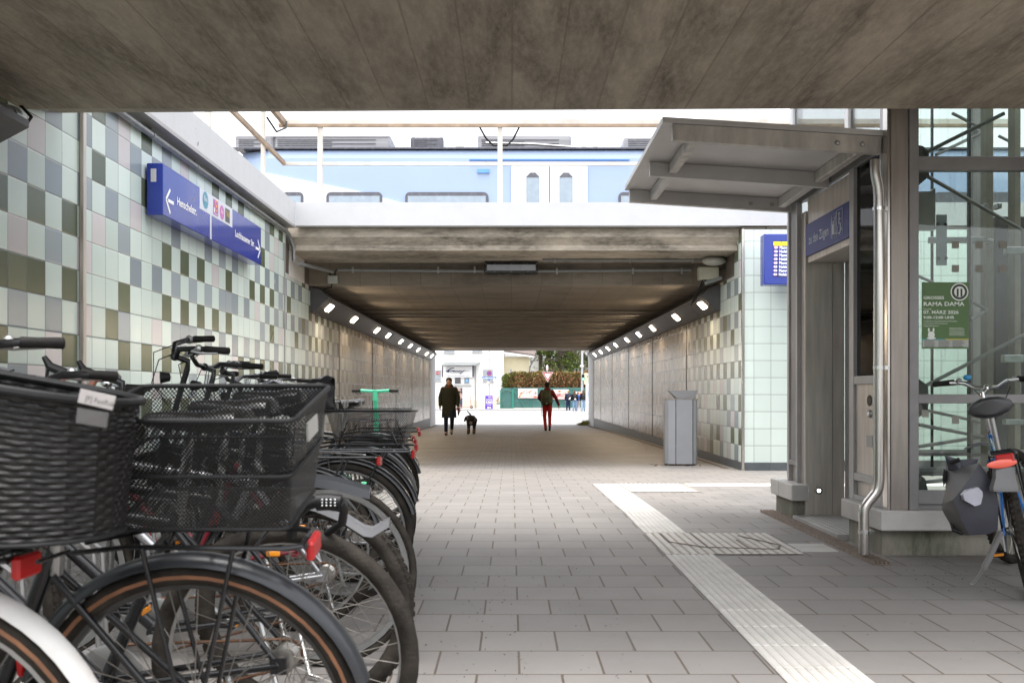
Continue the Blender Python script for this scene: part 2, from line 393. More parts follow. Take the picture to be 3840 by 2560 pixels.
m_conduit = mat("grey_plastic_conduit", (.24, .25, .25), .45, var=.12)
m_grey = mat("grey_painted_steel", (.23, .222, .22), .42, .1, var=.14, vs=4)
m_greyl = mat("light_grey_painted_steel", (.36, .35, .345), .42, .2, var=.14, vs=4)
m_steel = mat("brushed_steel", (.54, .49, .445), .38, .4, var=.18, vs=3, stretch=(9, 9, .6))
m_steeld = mat("darker_brushed_steel", (.30, .265, .235), .36, .4, var=.18, vs=3, stretch=(9, 9, .6))
m_steell = mat("polished_steel", (.55, .52, .49), .22, .95, var=.14, vs=3, stretch=(9, 9, .6))
m_cap = mat("matt_steel_capping", (.46, .44, .42), .45, .1, var=.2, vs=2.5)
m_canopy = mat("canopy_sheet_steel", (.50, .48, .465), .45, .15, var=.12, vs=2.5)
m_canbeam = mat("stained_canopy_beam", (.45, .42, .385), .5, .15, var=.3, vs=3.5, stretch=(3, 3, .8))
m_lampbox = mat("charcoal_lamp_housing", (.085, .08, .08), .42, .4, var=.2, vs=5)
m_black = mat("black_gloss_paint", (.008, .008, .009), .25, var=.3)
m_blackm = mat("black_matt_plastic", (.008, .008, .0085), .5, spec=.25, var=.3, vs=20)
m_rubber = mat("dusty_rubber", (.014, .013, .012), .7, var=.45, spec=.2, vs=9, bump=.2, bs=90)
m_alu = mat("aluminium", (.36, .36, .355), .35, .8, var=.15)
m_chrome = mat("chrome", (.75, .75, .75), .12, 1., var=.05)
m_rust = mat("rusty_chain_steel", (.13, .065, .035), .7, .4, var=.4, vs=30)
m_red = mat("red_reflector", (.36, .006, .006), .35, var=.1)
m_orange = mat("orange_reflector", (.85, .30, .02), .3, var=.1)
m_tan = mat("tan_rubber", (.22, .095, .045), .6, var=.3, vs=12)
m_leather = mat("worn_black_vinyl", (.012, .011, .010), .28, var=.35, vs=10, bump=.25, bs=45)
m_bsign = mat("blue_sign_enamel", (.012, .035, .30), .22, var=.08, coat=.4)
m_wtext = mat("white_lettering", (.85, .85, .85), .4, var=.02)
m_ballast = mat("track_ballast", (.16, .145, .13), .9, var=.3, vs=20, bump=.6)
m_mort = (.17, .13, .10)
m_pave = pavemat("grey_concrete_slabs", .31, .31, (.238, .221, .207), (.198, .186, .176), (.075, .052, .034), .0052, ox=-.03, oy=-.015)
m_pave2 = pavemat("small_grey_pavers", .205, .104, (.25, .238, .23), (.205, .198, .195), (.085, .072, .06), .005, rough=.62)
m_asph = mat("pale_asphalt", (.30, .295, .29), .85, var=.12, vs=2, bump=.2)
m_tact = mat("white_tactile_concrete", (.50, .48, .45), .75, var=.1, vs=5, bump=.2, bs=60)
m_tactg = mat("dirty_tactile_groove", (.30, .26, .215), .85, var=.2, vs=8)
m_glass = glassmat("clear_glass", (.88, .91, .90))
m_glasss = glassmat("streaky_lift_glass", (.80, .85, .82), streaks=True)
m_glassd = glassmat("smoked_glass", (.22, .24, .25))

# ================================================================ GROUND
def sheet(name, x0, x1, ys, m, dz=0., kind='structure', zf=gz):
    b = MB()
    for a, c in zip(ys, ys[1:]): b.quad((x0, a, zf(a)+dz), (x1, a, zf(a)+dz), (x1, c, zf(c)+dz), (x0, c, zf(c)+dz))
    return tag(b.build(name, m), kind=kind)
sheet("ground", -600, 600, [-300, 8, 13.8, 28, 39, 50, 90, 900], mat("earth_ground", (.17, .16, .14), .95, var=.25, vs=.4), -.03)
sheet("pavement", -3.36, 7.6, [-9, 0, 4, 8, 13.9], m_pave)
sheet("underpass_pavement", -3.36, 3.42, [13.9, 20, 28, 39, 42], m_pave2)
sheet("road", -60, 60, [42, 50, 60, 78.5], m_asph)
b = MB(); b.box(-60, 60, 78.5, 78.75, gz(80)-.05, gz(80)+.12); b.box(-60, 60, 78.75, 85, gz(80)-.05, gz(80)+.115)
tag(b.build("far_pavement", mat("far_paving", (.36, .35, .34), .85)), kind='structure')
# tactile paving
def ribs(mb, x0, x1, y0, y1, n, w=.018, h=.005, along='y', seg=.31):
    y = y0
    while y < y1-1e-4:
        y2 = min(y+seg, y1)
        for i in range(n):
            c = x0+(x1-x0)*(i+.5)/n
            z0, z1 = gz(y), gz(y2)
            mb.add([(c-w, y+.006, z0+.004), (c+w, y+.006, z0+.004), (c+w, y2-.006, z1+.004), (c-w, y2-.006, z1+.004),
                    (c-w*.55, y+.009, z0+.004+h), (c+w*.55, y+.009, z0+.004+h), (c+w*.55, y2-.009, z1+.004+h), (c-w*.55, y2-.009, z1+.004+h)],
                   [(4, 5, 6, 7), (0, 1, 5, 4), (1, 2, 6, 5), (2, 3, 7, 6), (3, 0, 4, 7)])
        y = y2
tp = thing("tactile_strip", "white ribbed guide strip for blind walkers running down the grey pavement to the underpass", "tactile paving", (1.1, 6, 0))
b = MB()
for a, c in zip([.5, 4, 8, 10.1], [4, 8, 10.1, 11.25]): b.quad((.975, a, gz(a)+.004), (1.285, a, gz(a)+.004), (1.285, c, gz(c)+.004), (.975, c, gz(c)+.004))
b.build("base", m_tactg, tp)
b = MB(); ribs(b, .975, 1.285, 1.0, 5.95, 8); b.build("rib", m_tact, tp); b = MB(); ribs(b, .975, 1.285, 6.88, 10.1, 8); b.build("rib", m_tact, tp)
def field(name, label, x0, x1, y0, y1, p=.056, rot=False):
    t = thing(name, label, "tactile paving", ((x0+x1)/2, (y0+y1)/2, gz(y0)), "studded tactile fields")
    b = MB(); b.quad((x0, y0, gz(y0)+.006), (x1, y0, gz(y0)+.006), (x1, y1, gz(y1)+.006), (x0, y1, gz(y1)+.006)); b.build("base", m_tactg, t)
    b = MB(); y = y0+p/2; j = 0
    while y < y1:
        x = x0+p/2*(1+(j % 2)*0)
        while x < x1-.01:
            z = gz(y)+.006; r = .019
            b.add([(x-r, y-r, z), (x+r, y-r, z), (x+r, y+r, z), (x-r, y+r, z), (x-r*.6, y-r*.6, z+.005), (x+r*.6, y-r*.6, z+.005), (x+r*.6, y+r*.6, z+.005), (x-r*.6, y+r*.6, z+.005)],
                  [(4, 5, 6, 7), (0, 1, 5, 4), (1, 2, 6, 5), (2, 3, 7, 6), (3, 0, 4, 7)])
            x += p
        y += p; j += 1
    b.build("stud", m_tact, t); return t
field("tactile_field", "studded white tactile field beside the lift entrance, crossed by an inspection cover", .972, 1.86, 5.96, 6.86)
field("tactile_field", "studded white tactile field at the far end of the ribbed guide strip", 1.29, 2.05, 10.12, 11.24)
b = MB(); ribs(b, .98, 1.285, 10.12, 11.24, 8); b.build("rib", m_tact, tp)
b = MB()
x = 2.07
while x < 7: b.box(x, min(x+.29, 7), 10.95, 11.24, gz(11)-.01, gz(11)+.004); x += .3
tag(b.build("white_paving_band", mat("white_paving", (.62, .61, .59), .7, var=.06)), kind='structure')
b = MB()
for i in range(6):
    y = 6.08+i*.055; b.box(1.88, 2.12, y, y+.028, -.05, gz(6.3)+.006)
tag(b.build("guide_rib_plate", m_tact), "short plate of white ribs between the studded field and the lift threshold", "tactile paving")
cv = thing("inspection_cover", "angular steel framed inspection cover let into the studded tactile field", "manhole cover", (1.45, 6.4, 0))
def strip(mb, pts, w, z, h=.003):
    for a, c in zip(pts, pts[1:]):
        a, c = Vector(a), Vector(c); d = (c-a).normalized(); n = Vector((-d.y, d.x))*w/2
        mb.prism([tuple(a-n), tuple(c-n), tuple(c+n), tuple(a+n)], 'z', z, z+h)
b = MB(); strip(b, [(1.08, 6.80), (1.08, 6.42), (1.28, 6.20), (1.74, 6.12), (1.80, 6.28), (1.62, 6.70)], .016, gz(6.4)+.011); b.build("frame", mat("rusty_cover_frame", (.16, .12, .095), .7, .4), cv)
b = MB(); strip(b, [(1.30, 6.83), (1.30, 6.2)], .012, gz(6.4)+.0115); strip(b, [(1.56, 6.5), (1.56, 6.16)], .010, gz(6.4)+.0115); b.build("joint", mat("rusty_cover_frame", (.16, .12, .095)), cv)
# drain grating in front of lift
dg_ = thing("drain_grating", "narrow perforated rusty drain grating along the lift threshold", "drain", (2.22, 7, 0))
b = MB(); b.box(2.165, 2.265, 5.6, 8.15, -.08, -.031); b.build("channel", mat("drain_channel", (.10, .075, .06), .8), dg_)
b = MB(); y = 5.6
while y < 8.14:
    b.box(2.165, 2.265, y, y+.020, gz(y)-.01, gz(y)+.005); y += .034
for x in (2.163, 2.188, 2.213, 2.238, 2.262): b.box(x, x+.006, 5.6, 8.15, -.03, -.008)
b.build("grate", mat("rusty_grate", (.27, .215, .18), .7, .4, var=.3, vs=30), dg_)
# gutters along the tunnel walls
for X, lb in ((XL+.02, "narrow slotted drain channel at the foot of the left tunnel wall"), (XR-.24, "narrow slotted drain channel at the foot of the right tunnel wall")):
    b = MB()
    for a, c in zip([14.2, 20, 28], [20, 28, 41]):
        b.add([(X+.06, a, gz(a)+.005), (X+.14, a, gz(a)+.005), (X+.14, c, gz(c)+.005), (X+.06, c, gz(c)+.005)], [(0, 1, 2, 3)])
    tag(b.build("drain_channel", mat("rusty_channel", (.10, .075, .055), .8, var=.4)), lb, "drain")

# ================================================================ NEAR BRIDGE SLAB (skewed, falling to the right)
def HA(x): return 2.934-(x+3.34)*.0477
def YA(x): return 6.39-(x+3.34)*.157
sb = MB(); X0, X1 = -3.9, 7.6
def slabpt(x, k):
    h, y = HA(x), YA(x)
    return {0: (x, 3.0, h), 1: (x, y, h), 2: (x, y+.60-(x+3.34)*.02, h+.15), 3: (x, y+.60-(x+3.34)*.02, h+.95), 4: (x, 3.0, h+.95)}[k]
xs = [X0, -1, 2.4, X1]
sb.rings([[slabpt(x, k) for k in range(5)] for x in xs], True, True)
bd = thing("bridge_deck", "low brown board marked concrete bridge deck spanning the top of the view", "bridge", (2, 0, 2.6))
sb.build("slab", m_slab, bd)

# ================================================================ LEFT WALL
lw = thing("left_wall", "long left wall of pale green, grey, olive and pink glazed tiles", "wall", (XL, 2, 0))
b = MB(); b.quad((XL, -8, -.2), (XL, YE, -.2), (XL, YE, 3.44), (XL, -8, 3.44)); b.build("tile_face", m_tileL, lw)
b = MB(); b.box(XL-.4, XL-.004, -8, YE, -.2, 3.44); b.build("core", m_dark, lw)
b = MB(); b.box(XL+.001, XL+.012, YE-.11, YE-.05, 0, 3.2); b.build("corner_trim", m_greyl, lw)
p = P(302, 1200, 3520*3.34/1615)
b = MB(); b.bbox(XL+.001, XL+.035, p.y-.028, p.y+.028, 0, 3.43, .004); b.build("steel_joint_cover", m_steel, lw)
# left parapet
lp = thing("left_parapet", "white painted parapet beam running above the left tiled wall", "parapet", (-3.4, 10, 3.4))
b = MB(); b.prism([(-3.2, 3.475), (-3.2, 3.82), (-3.62, 3.82), (-3.62, 3.445)], 'y', 7.0, 13.9)
# prism on y axis takes (x,z)
b.build("beam", chippaint("flaking_white_paint", (.56, .565, .58), (.14, .12, .10)), lp)
b = MB(); b.prism([(-3.19, 3.435), (-3.19, 3.472), (-3.6, 3.472), (-3.6, 3.435)], 'y', 7.0, 13.88); b.build("drip_edge", m_greyl, lp)
# conduit on left wall
cd = thing("conduit_pipe", "grey galvanised conduit pipe clipped along the top of the left tiled wall", "pipe", (-3.28, 10, 3.3))
b = MB(); b.tube([(XL+.06, 5.7, 3.0), (XL+.06, 6.6, 3.02)], .045, 12); b.tube([(XL+.05, 6.9, 3.36), (XL+.05, 13.75, 3.36), (XL+.06, 13.85, 3.33), (XL+.08, 14.06, 3.18), (XL+.08, 14.08, 2.98)], .030, 12); b.build("pipe", m_galv, cd, True)
for y in (7.5, 8.6, 9.8, 10.9, 12, 13.1):
    b = MB(); b.tube([(XL+.05, y-.02, 3.36), (XL+.05, y+.02, 3.36)], .036, 12); b.box(XL, XL+.05, y-.015, y+.015, 3.385, 3.42); b.build("clip", m_galv, cd)
cd2 = thing("conduit_pipe", "fat grey conduit end with a loose cable at the slab edge above the left tiles", "pipe", (-3.28, 6.2, 2.8))
b = MB(); b.tube([(XL+.10, 4.2, 2.70), (XL+.10, 6.05, 2.80)], .048, 14); b.tube([(XL+.10, 6.05, 2.80), (XL+.10, 6.12, 2.81)], .056, 14); b.tube([(XL+.10, 5.75, 2.785), (XL+.10, 5.80, 2.787)], .056, 14); b.build("pipe", m_galv, cd2, True)
b = MB(); b.tube([(XL+.10, 6.1, 2.8), (XL+.13, 6.22, 2.78), (XL+.12, 6.30, 2.85), (XL+.04, 6.32, 2.93), (XL+.02, 6.3, 3.0)], .011, 8); b.build("cable", m_blackm, cd2, True)
# dark lamp box poking in at the upper left frame edge
lb = thing("wall_lamp_housing", "dark metal lamp housing jutting in under the slab at the left edge", "lamp", (-3.2, 5.7, 2.6))
b = MB(); b.prism([(XL+.002, 2.86), (XL+.33, 2.70), (XL+.33, 2.655), (XL+.002, 2.48)], 'y', 3.2, 5.86); b.build("housing", m_lampbox, lb)

# ================================================================ UNDERPASS
tn = thing("underpass_bridge", "concrete railway bridge with stepped beams and a dark ribbed ceiling over the underpass", "bridge", (0, 14, 2.8))
def YZ(poly, x0, x1, name, m): b = MB(); b.prism(poly, 'x', x0, x1); return b.build(name, m, tn)
YZ([(14.06, 3.47), (14.02, 3.33), (14.12, 3.22), (14.12, 3.14), (15.45, 3.14), (15.45, 3.47)], XL+.0, 7.6, "portal_beam", m_beam)
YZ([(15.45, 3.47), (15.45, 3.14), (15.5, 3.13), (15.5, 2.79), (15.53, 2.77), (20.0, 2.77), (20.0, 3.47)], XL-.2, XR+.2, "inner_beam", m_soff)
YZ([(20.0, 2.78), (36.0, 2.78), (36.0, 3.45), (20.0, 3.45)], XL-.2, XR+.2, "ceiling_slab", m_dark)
YZ([(36.0, 2.77), (39.3, 2.77), (39.3, 3.6), (36.0, 3.6)], XL-.2, XR+.2, "end_beam", m_beam)
b = MB(); y = 20.15
while y < 35.9: b.box(XL, XR, y, y+.34, 2.735, 2.775); y += .78
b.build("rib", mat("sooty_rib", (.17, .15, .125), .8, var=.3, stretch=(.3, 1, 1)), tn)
# tunnel walls
def twall(X, s, m, name, label):
    t = thing(name, label, "wall", (X, 26, -.2))
    b = MB(); y0 = YE+.0 if s < 0 else 13.8
    b.quad((X, y0, -.022), (X, 38.6, -.022), (X, 38.6, 2.78), (X, y0, 2.78 if s < 0 else 2.78)); b.build("tile_face", m, t)
    b = MB(); xo = X+s*.35
    b.box(min(X+s*.004, xo), max(X+s*.004, xo), y0+.03, 41.3, -.6, 3.44); b.build("core", m_dark, t)
    b = MB()
    y = y0
    while y < 38.5:
        b.box(min(X, X-s*.008), max(X, X-s*.008), y+.003, min(y+.497, 38.6), gz(y+.5)-.05, -.024); y += .5
    b.build("skirting", m_skirt, t)
    b = MB(); b.box(min(X-s*.012, X+s*.002), max(X-s*.012, X+s*.002), 38.6, 41.28, -.6, 2.78); b.build("painted_end", m_white, t)
    b = MB()
    for y in (18.2, 22.6, 27.2, 31.6, 35.6): b.box(min(X, X-s*.006), max(X, X-s*.006), y, y+.03, -.1, 2.4)
    b.build("movement_joint", m_blackm, t)
    return t
tl = twall(XL, -1, m_tileL, "tunnel_wall", "left wall inside the underpass, tiles fading to grimy brown")
tr = twall(XR, 1, m_tileR, "tunnel_wall", "right wall inside the underpass, tiles fading to grimy brown")
b = MB(); b.quad((XL+.003, 14.08, 2.76), (XL+.003, 15.15, 2.76), (XL+.003, 15.15, 3.14), (XL+.003, 14.08, 3.14)); b.build("painted_patch", m_whitepatch, tl)
b = MB(); b.quad((XR-.001, 13.8, 2.78), (XR-.001, 14.3, 2.78), (XR-.001, 14.3, 3.36), (XR-.001, 13.8, 3.36)); b.build("tile_face", m_tileR, tr)
# end wall beside the tunnel (faces the camera)
ew = thing("mint_tiled_wall", "wall of plain mint green tiles with a dark skirting right of the underpass", "wall", (5, 13.8, -.2))
b = MB(); b.quad((XR+.03, 13.8, -.022), (7.6, 13.8, -.022), (7.6, 13.8, 3.40), (XR+.03, 13.8, 3.40)); b.build("tile_face", m_tileE, ew)
b = MB(); b.box(XR+.36, 7.6, 13.806, 14.05, -.3, 3.44); b.build("core", m_dark, ew)
b = MB(); x = XR+.03
while x < 7.5: b.box(x+.002, min(x+.358, 7.6), 13.788, 13.8, -.16, -.024); x += .36
b.build("skirting", m_skirt, ew)
b = MB(); b.bbox(XR-.012, XR+.028, 13.782, 13.83, -.16, 3.40, .004); b.build("corner_trim", m_steell, ew)
b = MB(); b.quad((7.6, 4, -.1), (7.6, 13.8, -.1), (7.6, 13.8, 3.4), (7.6, 4, 3.4)); b.box(7.606, 7.9, 4, 13.8, -.1, 3.45)
tag(b.build("right_wall", m_tileL), "far right side wall of tiles seen only through the lift glass", "wall")
# cross parapet
b = MB(); b.box(-3.19, 7.6, 13.9, 14.3, 3.476, 3.82)
tag(b.build("cross_parapet", m_white), "smooth white parapet beam across the underpass portal", "parapet")
# earth behind walls and track bed
m_earth = mat("embankment_earth", (.14, .13, .09), .95, var=.3, vs=.6, bump=.3)
for nm, bx in (("embankment", (-80, -3.76, -30, 41, 3.2)), ("embankment", (7.92, 80, 4, 41, 3.2)), ("embankment", (3.78, 7.9, 14.1, 41, 3.2))):
    b = MB(); b.box(bx[0], bx[1], bx[2], bx[3], -.6, bx[4]); tag(b.build(nm, m_earth), kind='structure')
b = MB(); b.box(-80, 80, 14.32, 40.9, 3.462, 3.55); tag(b.build("track_bed", m_ballast), kind='structure')

# ---- railing above the parapets: one thing per run
def hollow(mb, a, c, w, h): # square bar between 2 points
    a, c = Vector(a), Vector(c); d = (c-a).normalized()
    up = Vector((0, 0, 1)) if abs(d.z) < .9 else Vector((0, 1, 0)); s = d.cross(up).normalized(); u = s.cross(d)
    r = [[p+s*x*w/2+u*y*h/2 for x, y in ((-1, -1), (1, -1), (1, 1), (-1, 1))] for p in (a, c)]
    mb.rings(r, True, True)
rl = thing("handrail", "cream painted steel railing standing on the parapet across the portal", "railing", (0, 14.35, 3.8))
for i, X in enumerate((-2.92, -.17, 2.58, 5.33)):
    b = MB(); hollow(b, (X, 14.35, 3.45), (X, 14.35, 5.12), .075, .05); b.build("post", m_railp, rl)
b = MB(); hollow(b, (-3.55, 14.35, 5.14), (7.6, 14.35, 5.14), .06, .075); b.build("top_rail", m_railp, rl)
b = MB(); hollow(b, (-3.55, 14.33, 5.075), (7.6, 14.33, 5.075), .05, .045); b.build("under_rail", m_railb, rl)
for xa, xb_ in ((-3.5, -2.96), (-2.88, -.21), (-.13, 2.54), (2.62, 5.29), (5.37, 7.6)):
    b = MB(); hollow(b, (xa, 14.35, 4.50), (xb_, 14.35, 4.50), .04, .05); b.build("middle_rail", m_railp, rl)
for X in (-.17,):
    b = MB(); b.tube([(X-.32, 14.37, 5.08), (X-.22, 14.37, 4.9), (X-.1, 14.37, 4.78), (X+.1, 14.37, 4.78), (X+.2, 14.37, 4.88), (X+.3, 14.37, 5.08)], .014, 8); b.build("cable", m_blackm, rl, True)
rl2 = thing("handrail", "brown weathered railing slanting away along the left parapet", "railing", (-3.5, 10, 3.8))
for y in (13.25, 10.85, 8.45):
    b = MB(); hollow(b, (-3.5, y, 3.8), (-3.5, y, 5.14), .05, .075); b.build("post", m_railp, rl2)
b = MB(); hollow(b, (-3.46, 7.0, 5.12), (-3.46, 14.30, 5.12), .06, .09); b.build("top_rail", m_railb, rl2)
b = MB(); hollow(b, (-3.46, 7.0, 4.50), (-3.46, 14.30, 4.50), .045, .06); b.build("middle_rail", m_railb, rl2)
b = MB(); b.tube([(-3.46, 13.3, 4.9), (-3.4, 13.6, 4.78), (-3.36, 14.0, 4.95), (-3.4, 14.2, 5.1)], .014, 8); b.build("cable", m_blackm, rl2, True)

# ---- lamp housings and lamps in the tunnel
m_lamp = mat("warm_lamp_glass", (1.0, .86, .68), .4, var=.0, emit=9.)
def lampstrip(s, X, ys, y0, y1, label, lab2):
    t = thing("lamp_housing", label, "lamp housing", (X, y0, 2.3), "riveted lamp housings")
    e = -s   # direction towards tunnel centre
    prof = [(X+e*.002, 2.765), (X+e*.17, 2.72), (X+e*.30, 2.60), (X+e*.30, 2.585), (X+e*.06, 2.34), (X+e*.002, 2.33)]
    b = MB(); b.prism(prof, 'y', y0, y1); b.build("casing", m_lampbox, t)
    A = Vector((X+e*.30, 0, 2.585)); B_ = Vector((X+e*.06, 0, 2.34)); d = (B_-A).normalized(); n = Vector((e*abs(d.z), 0, -abs(d.x)))
    y = y0+.04; seams = MB(); riv = MB()
    while y < y1:
        for q in (.025, .315):
            c = A+d*q; c.y = y; riv.ell(c+n*.002, .008, 6, 4)
        y += .30
    y = y0+1.3
    while y < y1:
        a = A+n*.004; c = B_+n*.004
        seams.add([(a.x, y, a.z), (a.x, y+.02, a.z), (c.x, y+.02, c.z), (c.x, y, c.z)], [(0, 1, 2, 3)]); y += 2.6
    riv.build("rivet", m_black, t); seams.build("seam", m_black, t)
    for i, y in enumerate(ys):
        L = thing("tunnel_lamp", lab2[i], "lamp", (A.x, y, 2.45), "lit lamps along the tunnel ceiling edge")
        pos_ = "%s" % i
        c = A+d*.16+n*.004; c.y = y; hw, hh, rc = .17, .075, .03
        ring = []
        for sx, sy, a0 in ((1, 1, 0), (-1, 1, 90), (-1, -1, 180), (1, -1, 270)):
            for k in range(4):
                a = R(a0+k*30); ring.append((sx*(hw-rc)+rc*math.cos(a), sy*(hh-rc)+rc*math.sin(a)))
        def W3(p, o, g=1): return c+Vector((0, 1, 0))*p[0]*g+d*p[1]*g+n*o
        b = MB(); b.rings([[W3(p, 0, 1.13) for p in ring], [W3(p, .008, 1.1) for p in ring], [W3(p, .008, 1.0) for p in ring]]); b.build("bezel", m_blackm, L)
        b = MB(); b.rings([[W3(p, .002) for p in ring], [W3(p, .011, .97) for p in ring]], True, True); b.build("glass", m_lamp, L)
        ld = bpy.data.lights.new("lamp_light", 'AREA'); ld.shape = 'RECTANGLE'; ld.size = .3; ld.size_y = .14; ld.energy = 5.5; ld.color = (1, .78, .54)
        lo = bpy.data.objects.new("lamp_light", ld); COL.objects.link(lo); lo.parent = L
        lo.location = c+n*.03-rootloc(L); lo.rotation_euler = n.to_track_quat('-Z', 'Y').to_euler()
        tag(lo, cat=None)
    return t
ordn = ["nearest", "second", "third", "fourth", "fifth", "sixth", "seventh", "eighth", "farthest"]
ysL = [16.25, 18.8, 22.0, 24.0, 26.8, 29.3, 31.8, 35.0, 37.2]; ysR = [15.75, 18.25, 21.3, 23.6, 26.0, 28.8, 31.1, 33.6, 36.0]
lampstrip(-1, XL, ysL, 15.6, 38.5, "charcoal riveted lamp housing slanting along the top of the left tunnel wall", ["%s lit square lamp in the housing on the left tunnel wall" % o for o in ordn])
lampstrip(1, XR, ysR, 15.6-.35, 38.5, "charcoal riveted lamp housing slanting along the top of the right tunnel wall", ["%s lit square lamp in the housing on the right tunnel wall" % o for o in ordn])
# unlit ceiling lamp
cl = thing("ceiling_lamp", "unlit black framed rectangular lamp in the middle of the concrete beam", "lamp", (0, 15.4, 3.0))
b = MB(); b.bbox(-.43, .43, 15.20, 15.46, 2.945, 3.135, .008); b.build("frame", m_black, cl)
b = MB(); b.box(-.395, .395, 15.19, 15.202, 2.98, 3.075); b.build("diffuser", mat("frosted_diffuser", (.42, .44, .50), .3), cl)
b = MB()
for x in (-.41, -.27, 0, .27, .41):
    for z in (2.96, 3.09): b.ell((x, 15.197, z), .008, 6, 4)
b.build("screw", m_alu, cl)
def conduit(name, label, pts, r, clips=()):
    t = thing(name, label, "pipe", pts[0]); b = MB(); b.tube(pts, r, 10); b.build("pipe", m_conduit, t, True)
    for x in clips:
        q = MB(); q.box(x-.015, x+.015, pts[0][1]-r-.006, pts[0][1]+r, pts[0][2]-r-.025, pts[0][2]+r+.025); q.build("clip", m_alu, t)
conduit("conduit_pipe", "grey conduit across the beam from the left corner to the ceiling lamp", [(-2.85, 15.42, 3.02), (-.45, 15.42, 3.0)], .024, (-2.6, -1.2, -.6))
conduit("conduit_pipe", "thicker grey conduit across the beam from the ceiling lamp to the right corner", [(.43, 15.42, 3.0), (2.95, 15.42, 3.02)], .024, (.75, 2.0, 2.8))
conduit("conduit_pipe", "upper thin grey conduit under the beam running to the right corner box", [(.5, 15.0, 3.12), (3.05, 15.0, 3.12)], .018, (.7, 1.9, 2.9))
conduit("conduit_pipe", "short slanting conduit below the left end of the beam", [(-3.2, 14.15, 2.95), (-2.92, 15.35, 2.98)], .028)
t = thing("junction_box", "small grey junction box with cables at the left end of the beam", "junction box", (-2.95, 15.45, 2.8))
b = MB(); b.bbox(-3.02, -2.86, 15.43, 15.5, 2.80, 2.93, .008); b.build("box", mat("grey_abs", (.45, .45, .41), .5), t)
b = MB(); b.tube([(-2.97, 15.44, 2.93), (-3.0, 15.42, 3.0), (-3.04, 15.4, 3.02)], .010, 6); b.tube([(-2.9, 15.44, 2.93), (-2.89, 15.42, 3.0), (-2.84, 15.42, 3.03)], .010, 6); b.tube([(-2.95, 15.45, 2.8), (-2.96, 15.47, 2.74), (-3.1, 15.55, 2.72)], .010, 6); b.build("cable", m_blackm, t, True)
t = thing("junction_box", "beige junction box and dome fitting with loose cables at the right end of the beam", "junction box", (3.1, 15.2, 2.8))
b = MB(); b.bbox(2.98, 3.30, 14.9, 15.05, 2.80, 3.0, .01); b.build("box", mat("beige_abs", (.42, .40, .31), .5), t)
b = MB(); b.ell((3.2, 14.8, 3.08), (.19, .16, .075), 16, 10); b.build("dome", mat("grey_abs", (.45, .45, .41), .5), t, True)
b = MB(); b.tube([(3.05, 14.95, 2.8), (3.02, 15.0, 2.7), (2.95, 15.05, 2.55), (2.92, 15.22, 2.42)], .012, 6); b.tube([(3.1, 14.95, 2.8), (3.03, 15.0, 2.68), (2.97, 15.1, 2.5), (2.93, 15.22, 2.44)], .012, 6); b.tube([(3.3, 14.9, 2.95), (3.38, 14.85, 2.98), (3.36, 14.8, 3.1)], .012, 6); b.build("cable", m_blackm, t, True)
b = MB(); b.tube([(3.08, 14.92, 2.74), (3.34, 14.92, 2.83)], .032, 10); b.build("pipe_stub", m_conduit, t, True)

# ================================================================ SIGNS
# hanging direction sign on left wall: x->+Y, y->+Z, faces +X
ds = thing("direction_sign", "long blue direction sign with white arrows on the left tiled wall", "sign", (XL, 9.8, 2.4))
def onwall(sx, sy, X): d = F*X/(sx-CX); return P(sx, sy, d)
XS = XL+.17
ya, yb = onwall(611, 700, XS).y, onwall(979, 900, XS).y
zt = onwall(611, 607+5, XS).z; zb = onwall(611, 806, XS).z
b = MB(); b.bbox(XL+.02, XS, ya, yb, zb, zt, .006); b.build("panel", m_bsign, ds)
SL = yb-ya; SH = zt-zb
def wt(s, u, v, h, xs, m=m_wtext, **k): return text(s, h/.72, (XS+.002, ya+u*SL, zb+v*SH), (0, 1, 0), (0, 0, 1), m, ds, xs, **k)
def wquad(u0, u1, v0, v1, m, name, off=.001):
    b = MB(); b.quad((XS+off, ya+u0*SL, zb+v0*SH), (XS+off, ya+u1*SL, zb+v0*SH), (XS+off, ya+u1*SL, zb+v1*SH), (XS+off, ya+u0*SL, zb+v1*SH)); return b.build(name, m, ds)
def wdisc(u, v, r, m, name, off=.0025, ri=0):
    b = MB(); c = Vector((XS+off, ya+u*SL, zb+v*SH)); k = 28
    if ri: b.rings([[c+Vector((0, q*math.cos(2*math.pi*i/k), q*math.sin(2*math.pi*i/k))) for i in range(k)] for q in (ri, r)])
    else: b.add([c+Vector((0, r*math.cos(2*math.pi*i/k), r*math.sin(2*math.pi*i/k))) for i in range(k)], [tuple(range(k))])
    return b.build(name, m, ds)
